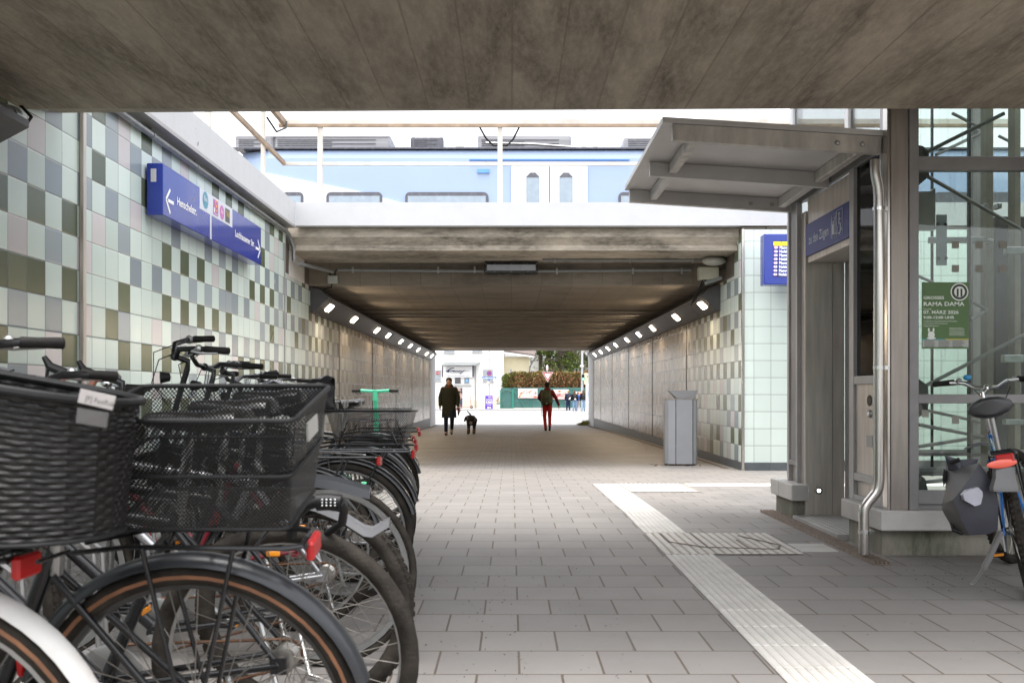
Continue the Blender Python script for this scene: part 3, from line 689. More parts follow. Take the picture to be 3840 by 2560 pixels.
# horizontal position from photo pixels
def us(sx): return (onwall(sx, 800, XS).y-ya)/SL
def vz(sx, sy): return (onwall(sx, sy, XS).z-zb)/SH
h1 = (vz(665, 737)-vz(665, 768))*SH
wt("Henschelstr.", us(663), vz(665, 768), h1, 1.0, bold=.006)
bpy.context.view_layer.update()
def fitw(o, axis, w):  # scale lettering to a width
    vs = [v.co[axis] for v in o.data.vertices]; a, c = min(vs), max(vs); k = w/(c-a)
    for v in o.data.vertices: v.co[axis] = a+(v.co[axis]-a)*k
fitw([o for o in ds.children if o.name.startswith("lettering")][-1], 1, (us(736)-us(663))*SL)
wt("Lochhausener Str.", us(881), vz(881, 885), (vz(881, 862)-vz(881, 887))*SH*1.0, 1.0, bold=.006)
fitw([o for o in ds.children if o.name.startswith("lettering")][-1], 1, (us(953)-us(881))*SL)
def arrow(tipx, tailx, vy, s):
    b = MB(); c0 = Vector((XS+.002, ya+us(tipx)*SL, zb+vy*SH)); c1 = Vector((XS+.002, ya+us(tailx)*SL, zb+vy*SH)); d = 1 if c1.y > c0.y else -1
    def bar(a, c, w):
        n = Vector((0, -(c-a).z, (c-a).y)).normalized()*w/2; b.add([a-n, c-n, c+n, a+n], [(0, 1, 2, 3)])
    bar(c0+Vector((0, d*.05, 0)), c1, .032); k = .105*s
    bar(c0, c0+Vector((0, d*k, k*1.05)), .030); bar(c0+Vector((.0004, 0, .0)), c0+Vector((.0004, d*k, -k*1.05)), .030); b.build("arrow", m_wtext, ds)
arrow(622, 651, vz(622, 747), 1.0); arrow(975, 958, vz(975, 938), 1.0)
m_lg = mat("pale_sign_field", (.60, .62, .68), .3, var=.02)
wquad(us(748), us(871), (zb+.545*SH-zb)/SH, 1.0, m_lg, "symbol_field"); 
wquad(us(787), us(793), 0, .55, m_lg, "divider")
wdisc(us(770), .80, .088, mat("teal_disc", (.05, .25, .36), .3), "bus_disc"); wt("Bus", us(770)-.0, .775, .055, .9, align='CENTER', off=.003)
wquad(us(799), us(818), .60, .95, mat("magenta_panel", (.35, .10, .38), .3), "transit_panel", .0022)
wdisc(us(810.5), .82, .06, mat("orange_ring", (.85, .30, .03), .3), "transit_ring", .004, .045); wquad(us(808), us(813), .785, .85, MATS["orange_ring"], "tram_symbol", .004)
wquad(us(801), us(804.5), .66, .76, m_wtext, "bus_stop_symbol", .004); wquad(us(800.5), us(816), .63, .64, m_wtext, "line_symbol", .004)
wdisc(us(832), .755, .078, mat("pink_disc", (.50, .13, .40), .3), "bus_disc"); wt("Bus", us(832), .735, .045, .85, align='CENTER', off=.003)
wquad(us(844), us(861), .60, .92, mat("charcoal_panel", (.06, .06, .065), .3), "taxi_panel", .0022); o = wt("TAXI", us(852.5), .73, .06, .8, mat("yellow_letter", (.75, .45, .05), .4), align='CENTER', off=.004)
b = MB(); b.box(XS-.11, XS-.06, ya-.003, ya-.0005, zt-.17, zt-.05); b.build("sticker", mat("pale_sticker", (.6, .6, .6), .4), ds)

# departure board
db = thing("departure_board", "blue train departure board with a yellow header on the mint tiles", "information screen", (4.0, 13.3, 2.6))
yq = 13.2; c0 = P(2866, 876, yq); c1 = P(2862, 1067, yq)
bx0, bz1, bz0 = c0.x, c0.z, c1.z; bx1 = bx0+1.02
b = MB(); b.bbox(bx0, bx1, yq, yq+.22, bz0, bz1, .01); b.build("housing", m_bsign, db)
b = MB(); b.box(bx0+.3, bx0+.7, yq+.22, 13.8, bz0+.3, bz1-.25); b.build("bracket", m_grey, db)
qx = lambda sx: P(sx, 0, yq).x
qz = lambda sy: P(0, sy, yq).z
b = MB(); b.box(qx(2899), bx1-.10, yq-.003, yq-.0005, qz(1038), qz(903)); b.build("screen", mat("screen_blue", (.012, .02, .16), .15, emit=.10), db)
b = MB(); b.box(qx(2901), bx1-.10, yq-.006, yq-.0035, qz(921), qz(906.5)); b.build("header", mat("yellow_header", (.85, .72, .02), .3, emit=.35), db)
m_txtb = mat("header_text", (.05, .05, .04), .4)
t = text("Linie Ziel", .066, (qx(2902.5), yq-.0065, qz(918.5)), (1, 0, 0), (0, 0, 1), m_txtb, db, .8); fitw(t, 0, (2939-2902)*yq/F)
m_glow = mat("screen_white", (.85, .88, .95), .4, emit=.35); m_pur = mat("screen_purple", (.38, .10, .42), .4, emit=.2)
for i in range(8):
    zy = qz(928.5+i*14.35)-.0; hgt = 8.2*yq/F; xx = 2901-i*.45
    b = MB(); w = 18*yq/F; x_ = qx(xx); k = hgt*.5; c = Vector((x_+w/2, yq-.0045, zy)); ring = []
    for j in range(20):
        a = 2*math.pi*j/20; ring.append((c.x+(w/2)*math.cos(a), c.y, c.z+k*math.sin(a)))
    b.add(ring, [tuple(range(20))]); b.build("line_badge", m_pur, db)
    t = text("S3", .044, (c.x, yq-.0055, zy-.0145), (1, 0, 0), (0, 0, 1), m_glow, db, 1.0, 'CENTER')
    s = "Mammendorf" if i % 2 == 0 else "Holzkirchen"
    t = text(s, .060, (qx(xx+22), yq-.0045, zy-.020), (1, 0, 0), (0, 0, 1), m_glow, db, .8); fitw(t, 0, (62 if i % 2 else 64)*yq/F)
b = MB(); b.box(qx(2899), bx1-.1, yq-.0045, yq-.0035, qz(1036), qz(1034)); b.build("screen_edge", m_black, db)
# ================================================================ LIFT TOWER
lt = thing("lift_tower", "grey steel and glass lift tower with a doorway facing the underpass", "lift", (3.3, 7, 0))
def part(name, m, fn, parent=None, smooth=False):
    b = MB(); fn(b); return b.build(name, m, parent or lt, smooth)
def boxes(name, m, L, bev=.006, parent=None):
    for q in L:
        b = MB(); b.bbox(*q, bev); o = b.build(name, m, parent or lt)
    return o
FY = 5.90
XG = P(3444, 0, FY).x          # left edge of the front glass
boxes("concrete_base", m_plinthc, [(2.345, 4.7, 5.95, 6.52, -.05, .139)])
boxes("concrete_base", m_plinthc, [(2.285, 2.39, 7.63, 8.1, -.06, .134)])
boxes("base_capping", m_cap, [(2.305, 3.0-.002, 5.855, 6.56, .14, .266), (3.0, 4.75, 5.855, 6.56, .14, .266)])
boxes("base_capping", m_cap, [(2.25, 2.39, 7.53, 7.9, .134, .262), (2.25, 2.39, 7.903, 8.15, .134, .262)])
H2 = 1.66                      # hidden top behind slab; the shaft goes on above
TOP = 6.4
boxes("corner_column", m_steeld, [(2.386, 2.498, 5.9, 6.0, .266, TOP)], .004)
boxes("corner_column_edge", m_steell, [(2.366, 2.385, 5.905, 5.98, .266, TOP)], .003)
boxes("front_frame", m_grey, [(2.500, XG, 5.892, 5.98, .266, TOP)], .003)
boxes("front_transom", m_grey, [(XG+.001, 4.7, 5.905, 5.97, P(0, 637, FY).z, P(0, 585, FY).z)], .004)
boxes("front_transom", m_grey, [(XG+.001, 4.7, 5.905, 5.97, P(0, 1512, FY).z, P(0, 1478, FY).z)], .004)
boxes("front_transom", m_grey, [(XG+.001, 4.7, 5.905, 5.97, .30, P(0, 1840, FY).z)], .004)
boxes("front_transom", m_grey, [(XG+.001, 4.7, 5.93, 5.96, .266, .299)], .002)
b = MB(); b.box(XG, 4.7, 5.935, 5.941, .3, TOP); b.build("front_glass", m_glasss, lt)
boxes("front_frame", m_grey, [(4.7, 4.8, 5.89, 5.98, .266, TOP)], .003)
# side facing the walkway: near panel
SX = 2.40
boxes("side_frame", m_greyl, [(SX-.03, SX+.01, 6.50, 6.585, .266, 2.56), (SX-.03, SX+.01, 5.985, 6.04, .266, 2.56)], .003)
boxes("side_frame", m_greyl, [(SX-.028, SX+.008, 6.041, 6.499, 1.06, 1.115), (SX-.028, SX+.008, 6.041, 6.499, .40, .45), (SX-.028, SX+.008, 6.041, 6.499, .266, .30)], .003)
boxes("control_panel", m_steel, [(SX-.012, SX+.02, 6.041, 6.499, .45, 1.06)], .002)
b = MB(); b.box(SX-.005, SX, 6.041, 6.499, 1.115, 2.56); b.build("side_window", m_glassd, lt)
b = MB(); b.box(SX-.002, SX+.02, 6.041, 6.499, .30, .40); b.build("lower_panel", m_steel, lt)
b = MB(); b.lathe([(.001, SX-.018), (.036, SX-.018), (.038, SX-.010)], (0, 6.25, .95), 'x', 20); b.build("speaker_grille", m_black, lt)
cb_ = MB(); cb_.lathe([(.001, SX-.026), (.024, SX-.026), (.028, SX-.012)], (0, 6.24, .862), 'x', 20); cb_ = cb_.build("call_button", m_alu, lt, True)
b = MB(); b.lathe([(.001, SX-.029), (.013, SX-.029), (.015, SX-.0265)], (0, 6.24, .862), 'x', 16); b.build("button_face", m_wtext, cb_)
b = MB(); b.box(SX-.016, SX-.013, 6.2, 6.3, .64, .72); b.build("label_plate", m_greyl, lt)
# doorway
boxes("far_jamb", m_steel, [(2.382, 2.60, 7.60, 7.66, -.05, 2.47)], .003)
boxes("far_jamb", m_steel, [(2.603, 2.70, 7.605, 7.66, -.05, 2.47)], .003)
b = MB(); b.lathe([(.001, 7.585), (.030, 7.585), (.034, 7.60)], (P(3069, 0, 7.6).x, 0, P(0, 1838, 7.6).z), 'y', 20); fl = b.build("floor_light", m_steell, lt, True)
b = MB(); b.lathe([(.001, 7.580), (.012, 7.580), (.013, 7.586)], (P(3069, 0, 7.6).x, 0, P(0, 1838, 7.6).z), 'y', 14); b.build("lit_lens", mat("cool_led", (.9, .93, 1), .3, emit=4, var=0), fl)
boxes("lintel", m_steel, [(SX, 2.72, 6.587, 7.598, 2.05, 2.56)], .003)
boxes("mullion", m_greyl, [(SX-.055, SX-.015, 7.70, 7.74, .262, 2.56), (SX-.055, SX-.015, 7.93, 7.97, .262, 2.56)], .003)
boxes("mullion", m_grey, [(SX-.052, SX-.018, 7.741, 7.929, .40, .44)], .003)
boxes("far_panel", m_grey, [(SX-.04, SX-.02, 7.741, 7.929, .44, 2.56)], .002)
boxes("far_panel", m_steel, [(SX-.02, SX+.01, 7.66, 8.1, .2, 2.47)], .002)
boxes("door_frame", m_greyl, [(2.70, 2.75, 7.38, 7.598, 1.98, 2.05), (2.70, 2.74, 7.50, 7.598, -.03, 1.98), (2.70, 2.74, 6.59, 7.5, -.03, .1), (2.70, 2.74, 6.59, 6.66, .1, 1.98)], .003)
b = MB(); b.box(2.715, 2.721, 6.66, 7.5, .1, 1.98); b.build("door_glass", m_glass, lt)
b = MB(); b.box(2.28, 2.72, 6.56, 7.6, -.06, .012+.0); b.build("threshold", m_cap, lt)
b = MB()
for i in range(8):
    for j in range(20): x, y = 2.30+i*.05, 6.59+j*.05; b.add([(x, y, .013), (x+.03, y+.012, .013), (x+.034, y+.02, .016), (x+.004, y+.008, .016)], [(0, 1, 2, 3)])
tag(b.build("tread_pattern", m_alu, lt), kind="stuff")
# sign over the door, faces -X ; text runs towards the camera
sg = thing("lift_sign", "dark blue lift sign with white lettering and wheelchair symbol over the lift door", "sign", (SX-.02, 7.1, 2.1))
m_dkb = mat("dark_blue_enamel", (.022, .035, .19), .5, var=.06)
zt2, zb2 = 2.352, 2.10
b = MB(); b.box(SX-.02, SX-.002, 6.62, 7.585, zb2, zt2); b.build("panel", m_dkb, sg)
m_sgt = mat("sign_pale", (.62, .65, .72), .4, var=.02)
o = text("zu den Zügen", .105, (SX-.0215, 7.50, 2.185), (0, -1, 0), (0, 0, 1), m_sgt, sg, .8); fitw(o, 1, .46)
def sline(pts, w=.006, name="pictogram", closed=False, parent=None, m=None):
    b = MB(); b.tube([(SX-.0215, 7.5-u, 2.13+v) for u, v in pts], w/2, 4, closed); return b.build(name, m or m_sgt, parent or sg)
def rect(u0, u1, v0, v1): return [(u0, v0), (u1, v0), (u1, v1), (u0, v1)]
b = MB()
for q in (rect(.53, .63, .01, .19), rect(.64, .76, .01, .20)): b.tube([(SX-.0215, 7.5-u, 2.13+v) for u, v in q], .0025, 4, True)
b.tube([(SX-.0215, 7.5-u, 2.13+v) for u, v in rect(.54, .595, .02, .16)], .0025, 4, True)
b.tube([(SX-.0215, 7.5-.612, 2.13+.03), (SX-.0215, 7.5-.612, 2.13+.17)], .0025, 4)
for v, dv in ((.03, .014), (.17, -.014)): b.tube([(SX-.0215, 7.5-.604, 2.13+v+dv), (SX-.0215, 7.5-.612, 2.13+v), (SX-.0215, 7.5-.62, 2.13+v+dv)], .0025, 4)
b.ell((SX-.0215, 7.5-.568, 2.13+.13), (.002, .011, .011)); b.box(SX-.024, SX-.0205, 7.5-.58, 7.5-.556, 2.13+.04, 2.13+.115)
b.ell((SX-.0215, 7.5-.69, 2.13+.17), (.002, .012, .012)); b.tube([(SX-.0215, 7.5-u, 2.13+v) for u, v in ((.69, .155), (.692, .10), (.725, .095), (.738, .045), (.75, .05))], .0055, 5)
b.tube([(SX-.0215, 7.5-u, 2.13+v) for u, v in ((.69, .13), (.722, .128))], .004, 5)
b.tube([(SX-.0215, 7.5-.695-.034*math.cos(a), 2.13+.065+.038*math.sin(a)) for a in [R(150+k*20) for k in range(13)]], .0045, 5)
b.build("pictogram", m_sgt, sg)
ps = thing("prohibition_sign", "round red no entry sticker on the lift door glass", "sticker", (2.714, 7.42, .3))
b = MB(); c = Vector((2.708, 7.40, 1.42)); b.tube([(c.x, c.y+.075*math.cos(a), c.z+.085*math.sin(a)) for a in [R(k*15) for k in range(24)]], .008, 6, True); b.tube([(c.x, c.y+.05, c.z+.06), (c.x, c.y-.05, c.z-.06)], .006, 6); b.build("ring", m_red, ps)
b = MB(); b.box(2.7125, 2.7145, 7.33, 7.47, 1.335, 1.50); b.build("backing", m_wtext, ps)
# inner structure seen through the glass
def rod(name, a, c, r, m=m_grey, label=None): 
    b = MB(); b.tube([a, c], r, 8); return b.build(name, m, lt, True)
for a, c in (((3478, 569, 6.3), (3765, 426, 6.3)), ((3510, 581, 7.6), (3699, 489, 7.9)), ((3573, 426, 7.6), (3700, 490, 7.9)), ((3452, 647, 6.2), (3842, 868, 6.5)), ((3443, 1035, 7.8), (3500, 1060, 7.9)),
             ((3473, 1445, 6.25), (3850, 1250, 6.5)), ((3482, 1540, 7.5), (3682, 1582, 7.9)), ((3443, 1591, 6.3), (3700, 1640, 7.5)), ((3443, 1674, 6.3), (3688, 1636, 7.5)), ((3640, 1130, 7.0), (3700, 1160, 7.4)), ((3640, 1200, 7.0), (3700, 1162, 7.4)), ((3745, 510, 7.9), (3805, 540, 7.9)), ((3443, 1810, 6.4), (3640, 1788, 6.6))):
    rod("brace_rod", P(*a), P(*c), .013)
rod("cross_tube", P(3443, 1697, 7.9), P(3840, 1697, 7.9), .028); rod("cross_tube", P(3443, 1766, 6.4), P(3840, 1766, 6.4), .030)
def plate(name, px, d, m, th=.01):
    b = MB(); a = [P(x, y, d) for x, y in px]; b.rings([a, [p+Vector((0, th, 0)) for p in a]], True, True); return b.build(name, m, lt)
m_gus = mat("gusset_steel", (.10, .095, .09), .5, .3)
for px in ([(3446, 545), (3462, 548), (3484, 572), (3484, 585), (3446, 600)], [(3446, 632), (3484, 632), (3484, 662), (3446, 694)], [(3446, 1420), (3480, 1445), (3482, 1478), (3446, 1478)], [(3446, 1512), (3482, 1512), (3480, 1535), (3446, 1565)], [(3446, 1775), (3470, 1795), (3480, 1840), (3446, 1840)]):
    plate("gusset_plate", px, 6.15, m_gus)
plate("cover_plate", [(3446, 718), (3490, 718), (3504, 706), (3508, 708), (3508, 861), (3446, 861)], 6.4, m_greyl, .06)
plate("guide_bracket", [(3512, 805), (3551, 805), (3551, 995), (3512, 995)], 7.0, mat("zinc_plate", (.30, .34, .36), .4, .5), .01)
b = MB()
for sx, sy in ((3519, 841), (3547, 841), (3520, 968), (3548, 968)): b.ell(P(sx, sy, 6.99), .012, 8, 6)
b.build("bolt", m_black, lt)
boxes("guide_column", mat("beige_column", (.33, .30, .25), .6, .1, var=.2), [(P(3700, 0, 7.4).x, P(3726, 0, 7.4).x, 7.4, 7.5, -.5, TOP)], .003)
boxes("guide_column", m_greyl, [(P(3648, 0, 7.9).x, P(3668, 0, 7.9).x, 7.9, 8.0, -.1, TOP), (P(3668, 0, 7.9).x+.003, P(3702, 0, 7.9).x, 7.95, 8.0, -.1, TOP)], .003)
boxes("guide_column", mat("beige_column", (.33, .30, .25)), [(P(3805, 0, 7.2).x, P(3828, 0, 7.2).x, 7.2, 7.3, -.3, TOP)], .003)
boxes("guide_rail", m_black, [(P(3636, 0, 6.6).x, P(3641, 0, 6.6).x, 6.6, 6.64, .3, TOP), (P(3497, 0, 7.9).x, P(3501, 0, 7.9).x, 7.9, 7.94, .3, TOP)], .001)
boxes("shaft_wall", mat("dark_shaft_panel", (.045, .045, .045), .5, .3, var=.3), [(P(3733, 0, 8.0).x, 4.9, 8.0, 8.05, -.1, P(0, 812, 8).z)], .003)
boxes("bracket_rail", m_galv, [(P(3487, 0, 7.2).x, P(3690, 0, 7.2).x, 7.2, 7.24, P(0, 910, 7.2).z, P(0, 888, 7.2).z)], .003)
for q in ((3706, 3728, 895, 905), (3694, 3708, 762, 780), (3742, 3758, 762, 780)): boxes("clamp", m_alu, [(P(q[0], 0, 7.1).x, P(q[1], 0, 7.1).x, 7.1, 7.18, P(0, q[3], 7.1).z, P(0, q[2], 7.1).z)], .003)
boxes("clamp_rail", m_galv, [(P(3775, 0, 7.1).x, P(3845, 0, 7.1).x, 7.1, 7.15, P(0, 950, 7.1).z, P(0, 925, 7.1).z), (P(3765, 0, 7.1).x, P(3840, 0, 7.1).x, 7.1, 7.15, P(0, 1358, 7.1).z, P(0, 1330, 7.1).z), (P(3770, 0, 7.1).x, P(3840, 0, 7.1).x, 7.1, 7.15, P(0, 1592, 7.1).z, P(0, 1572, 7.1).z)], .003)
# back face frame of the shaft, and glass above the canopy on the walkway side
boxes("back_frame", m_greyl, [(2.42, 2.50, 8.06, 8.14, -.1, TOP), (2.51, 4.8, 8.07, 8.13, .34, .42), (2.51, 4.8, 8.07, 8.13, 2.93, 3.0)], .003)
b = MB(); b.box(2.5, 4.8, 8.09, 8.096, .42, TOP); b.build("back_glass", m_glass, lt)
boxes("upper_mullion", m_white, [(2.375, 2.425, 7.93, 8.0, 2.62, TOP), (2.375, 2.425, 6.62, 6.69, 2.62, TOP)], .003)
boxes("upper_mullion", m_white, [(2.38, 2.42, 6.01, 6.06, 2.62, TOP)], .003)
b = MB(); b.box(2.395, 2.40, 6.0, 8.0, 2.6, TOP); b.build("upper_side_glass", m_glass, lt)
boxes("roof", m_grey, [(2.3, 4.9, 5.85, 8.2, TOP+.002, TOP+.12)], .01)
b = MB()
for cx_, cy_ in ((3583, 918), (3672, 918), (3761, 918), (3583, 1007), (3672, 1007), (3761, 1007), (3583, 1575), (3470, 1550), (3852, 918), (3852, 1007)):
    q = P(cx_, cy_, 5.933); h = 13.5*5.933/F
    if cx_ < 3800: b = MB(); b.add([(q.x-h, 5.9335, q.z-h), (q.x+h, 5.9335, q.z-h), (q.x+h, 5.9335, q.z+h), (q.x-h, 5.9335, q.z+h)], [(0, 1, 2, 3)]); b.build("glass_marker", mat("grey_marker", (.22, .215, .18), .5), lt)
# poster on the glass
po = thing("poster", "green event poster with white lettering taped inside the lift glass", "poster", (2.6, 5.93, 1))
yp = 5.931; px0, px1 = P(3457, 0, yp).x, P(3633, 0, yp).x; pz0, pz1 = P(0, 1307, yp).z, P(0, 1058, yp).z; pw, ph = px1-px0, pz1-pz0
b = MB(); b.box(px0, px1, yp, yp+.002, pz0, pz1); b.build("sheet", mat("poster_green", (.055, .13, .025), .4, var=.08), po)
m_pt = mat("poster_white", (.72, .76, .70), .5, var=.02)
b = MB(); b.box(px0+.004, px1-.002, yp-.001, yp, pz0+.01, pz0+.13*ph); b.build("footer", mat("poster_grey", (.42, .43, .40), .5), po)
b = MB(); b.box(px0, px0+pw*.5, yp-.0015, yp, pz0+.135*ph, pz0+.148*ph); b.build("stripe", mat("poster_teal", (.05, .3, .35), .5), po)
b = MB(); b.box(px0+pw*.5, px1, yp-.0015, yp, pz0+.135*ph, pz0+.148*ph); b.build("stripe", mat("poster_yellow", (.6, .5, .05), .5), po)
for s, u, v, h, w, bo in (("GROSSES", .03, .745, .045, .44, .006), ("RAMA DAMA", .03, .645, .058, .87, .01), ("Samstag", .03, .59, .02, .17, 0), ("07. MÄRZ 2026", .03, .525, .048, .75, .003), ("9:00-12:00 UHR", .03, .45, .042, .66, .003),
                     ("Treffpunkt: Ziegeleimodel am Parkplatz", .03, .405, .02, .72, 0), ("Vereinsheim SV Lochhausen", .03, .37, .02, .52, 0), ("Ziegeleistrasse 6", .03, .335, .02, .32, 0)):
    o = text(s, h*ph/.70, (px0+u*pw, yp-.001, pz0+v*ph), (1, 0, 0), (0, 0, 1), m_pt, po, 1, bold=bo); fitw(o, 0, w*pw)
b = MB(); c = Vector((px0+.80*pw, yp-.001, pz0+.855*ph)); k = 28
def dc(b, r, dy, ri=0):
    if ri: b.rings([[c+Vector((q*math.cos(2*math.pi*i/k), dy, q*math.sin(2*math.pi*i/k))) for i in range(k)] for q in (ri, r)])
    else: b.add([c+Vector((r*math.cos(2*math.pi*i/k), dy, r*math.sin(2*math.pi*i/k))) for i in range(k)], [tuple(range(k))])
dc(b, .19*pw, 0, .165*pw); dc(b, .115*pw, -.0006); b.build("emblem", m_pt, po)
b = MB(); dc(b, .165*pw, -.0003, .115*pw); b.box(c.x-.06*pw, c.x-.02*pw, c.y-.0015, c.y-.0008, c.z-.03, c.z+.02); b.box(c.x+.02*pw, c.x+.06*pw, c.y-.0015, c.y-.0008, c.z-.03, c.z+.02); b.build("emblem_ring", mat("poster_dark", (.03, .035, .03), .5), po)
b = MB()
for i in range(9):
    for j in range(3): b.box(px0+(.05+j*.3)*pw, px0+(.05+j*.3+.2+.06*random.random())*pw, yp-.002, yp-.0012, pz0+(.025+i*.0115)*ph, pz0+(.029+i*.0115)*ph)
b.build("small_print", mat("poster_dark", (.03, .035, .03)), po)
b = MB()
for i in range(7): b.box(px0+.58*pw, px0+(.88+.05*random.random())*pw, yp-.0015, yp-.0005, pz0+(.20+i*.018)*ph, pz0+(.204+i*.018)*ph)
b.build("small_text", m_pt, po)
b = MB(); dz = Vector((px0+.2*pw, yp-.001, pz0+.21*ph)); b.ell(dz, (.022, .001, .022)); b.ell(dz+Vector((-.016, 0, .03)), (.006, .001, .014)); b.ell(dz+Vector((.014, 0, .03)), (.006, .001, .014)); b.ell(dz+Vector((.0, 0, -.022)), (.028, .001, .009)); b.build("cartoon_shape", m_pt, po)
# canopy
cn = thing("lift_canopy", "grey steel canopy with three stained beams jutting out over the lift entrance", "canopy", (1.7, 7, 2.6))
def zc(x): return 2.71-.085*(x-.99)/1.4+.01     # canopy sheet underside
b = MB(); x0, x1 = .965, 2.395
b.rings([[(x, 5.975, zc(x)) , (x, 7.99, zc(x)-.0), (x, 7.99, zc(x)+.035), (x, 5.975, zc(x)+.035)] for x in (x0, x1)], True, True); b.build("sheet", m_canopy, cn)
def cbeam(y, xa, xb, h, m): b = MB(); b.rings([[(x, y, zc(x)-h*k), (x, y+.05, zc(x)-h*k), (x, y+.05, zc(x)-.003), (x, y, zc(x)-.003)] for x, k in ((xa, .95), (xb, 1.0))], True, True); return b.build("beam", m, cn)
cbeam(5.985, 1.03, 2.36, .112, m_canbeam); cbeam(6.97, 1.03, 2.36, .112, m_canopy); cbeam(7.92, 1.0, 2.36, .112, m_canopy)
for xx in (1.17, 2.25):
    for ya_, yb_ in ((6.037, 6.967), (7.022, 7.917)):
        b = MB(); b.bbox(xx, xx+.06, ya_, yb_, zc(xx)-.085, zc(xx)-.004, .006); b.build("cross_bar", m_canbeam if yb_ < 7 else m_canopy, cn)
b = MB()
for x in (2.08, 2.24): b.lathe([(.001, 5.972), (.012, 5.974), (.018, 5.985)], (x, 0, zc(x)-.06), 'y', 10); 
for x in (2.02, 2.20): b.lathe([(.001, 7.907), (.012, 7.909), (.018, 7.92)], (x, 0, zc(x)-.06), 'y', 10)
b.build("bolt", m_alu, cn)
b = MB(); b.box(2.37, 2.40, 5.99, 8.0, 2.56, 2.62); b.build("wall_rail", m_grey, cn)
# downpipe
dp = thing("rain_downpipe", "brushed steel rain downpipe cranked outwards above the pavement beside the lift", "downpipe", (2.2, 5.8, 0))
yd = 5.80
def Q(sx, sy): return P(sx, sy, yd)
pts = [Q(3283, 600), Q(3282, 640), Q(3285, 662), Q(3293, 700), Q(3296, 735), Q(3296, 1800), Q(3293, 1828), Q(3284, 1848), Q(3254, 1885), Q(3243, 1903), Q(3240, 1925), Q(3240, 2076)]
b = MB(); b.tube(pts, .0325, 18); b.build("pipe", m_steell, dp, True)
for sy, sx in ((783, 3296), (1378, 3296), (1992, 3240)):
    q = Q(sx, sy); b = MB(); b.tube([q-Vector((0, 0, .010)), q+Vector((0, 0, .010))], .037, 18); b.tube([q, q+Vector((.07, .03, 0))], .008, 8); b.box(q.x+.03, q.x+.055, q.y-.012, q.y+.03, q.z-.012, q.z+.012); b.build("clamp", m_chrome, dp)

# ================================================================ LITTER BIN
lbn = thing("litter_bin", "tall grey octagonal steel litter bin with a flared funnel top and cigarette ends", "litter bin", (P(2557, 0, 14.9).x, 15.0, gz(14.9)))
yb0 = 14.85; s_ = yb0/F
cxb = P(2558, 0, yb0).x; zb_ = P(0, 1744, yb0).z; zt_ = P(0, 1497, yb0).z; w = (2622-2496)*s_/2
pl = [(-w, -.02), (-w*.36, -.15), (w*.60, -.15), (w, -.02), (w*.97, .22), (w*.5, .34), (-w*.5, .34), (-w*.97, .22)]
m_bin = mat("grey_bin_paint", (.36, .365, .39), .38, .3, var=.06, vs=3)
# curved sides
side = [(-w, .02), (-w*.97, -.07), (-w*.80, -.125), (-w*.37, -.15), (w*.63, -.15), (w*.86, -.12), (w*.98, -.05), (w, .03), (w*.9, .2), (w*.5, .33), (-w*.5, .33), (-w*.9, .2)]
b = MB(); b.prism([(cxb+x, yb0+.15+y) for x, y in side], 'z', zb_+.02, zt_); b.build("body", m_bin, lbn)
b = MB(); b.prism([(cxb+x*1.015, yb0+.15+y*1.02) for x, y in side], 'z', zt_-.006, zt_+.004); b.build("lip", m_grey, lbn)
b = MB(); b.prism([(cxb+x*.93, yb0+.15+y*.93) for x, y in side], 'z', zb_-.02, zb_+.02); b.build("foot", m_black, lbn)
b = MB(); b.box(cxb-w*.37-.006, cxb-w*.37+.003, yb0-.004, yb0+.006, zb_+.02, zt_); b.box(cxb+w*.63-.003, cxb+w*.63+.006, yb0-.004, yb0+.006, zb_+.02, zt_); b.build("door_joint", m_black, lbn)
def Lq(sx, sy, dy=0): return P(sx, sy, yb0+dy)
lo = [Lq(2540, 1494, .02), Lq(2601, 1494, .02), Lq(2604, 1494, .28), Lq(2530, 1494, .28)]; hi = [Lq(2506, 1463, -.03), Lq(2620, 1463.5, -.03), Lq(2618, 1465, .36), Lq(2502, 1463, .36)]
b = MB(); b.rings([lo, hi]); i2 = [p+Vector((.006 if p.x < cxb else -.006, .008 if p.y < yb0+.1 else -.008, 0)) for p in hi]; l2 = [p+Vector((.012 if p.x < cxb else -.012, .01 if p.y < yb0+.1 else -.01, .004)) for p in lo]; b.rings([hi, i2, l2], False, True); b.build("funnel", m_bin, lbn)
b = MB()
for i in range(9):
    x = cxb-.02+random.uniform(-.09, .12); y = yb0+.12+random.uniform(-.06, .06); a = random.uniform(0, 3); z = Lq(0, 1462, .1).z-.005
    b.tube([(x, y, z), (x+.03*math.cos(a), y+.03*math.sin(a), z+.006)], .004, 6)
b.build("cigarette_ends", mat("cigarette_paper", (.6, .42, .25), .8, var=.3), lbn)

# ================================================================ TRAIN
tnr = thing("commuter_train", "pale blue and white commuter train passing on the bridge behind the railing", "train", (4, 25, 3.6))
YT = 24.0; tx = lambda sx: P(sx, 0, YT).x
tz = lambda sy: P(0, sy, YT).z
m_tb = mat("train_blue", (.31, .405, .60), .3, var=.03, vs=.5, coat=.4); m_tw = mat("train_white", (.60, .61, .63), .35, var=.03, coat=.4)
m_tg = mat("train_roof_grey", (.30, .30, .32), .6, var=.3, vs=2, stretch=(.2, 1, 4)); m_twn = mat("train_window", (.30, .36, .42), .08, .2, var=.1); m_tdk = mat("train_window_band", (.10, .10, .12), .25, var=.2)
x0t, x1t = tx(770), 17.5
zr = tz(556)
prof = [(YT, 3.75), (YT-.04, 4.5), (YT, zr-.25), (YT+.06, zr-.05), (YT+.16, zr), (YT+2.7, zr), (YT+2.84, zr-.2), (YT+2.86, 3.75)]
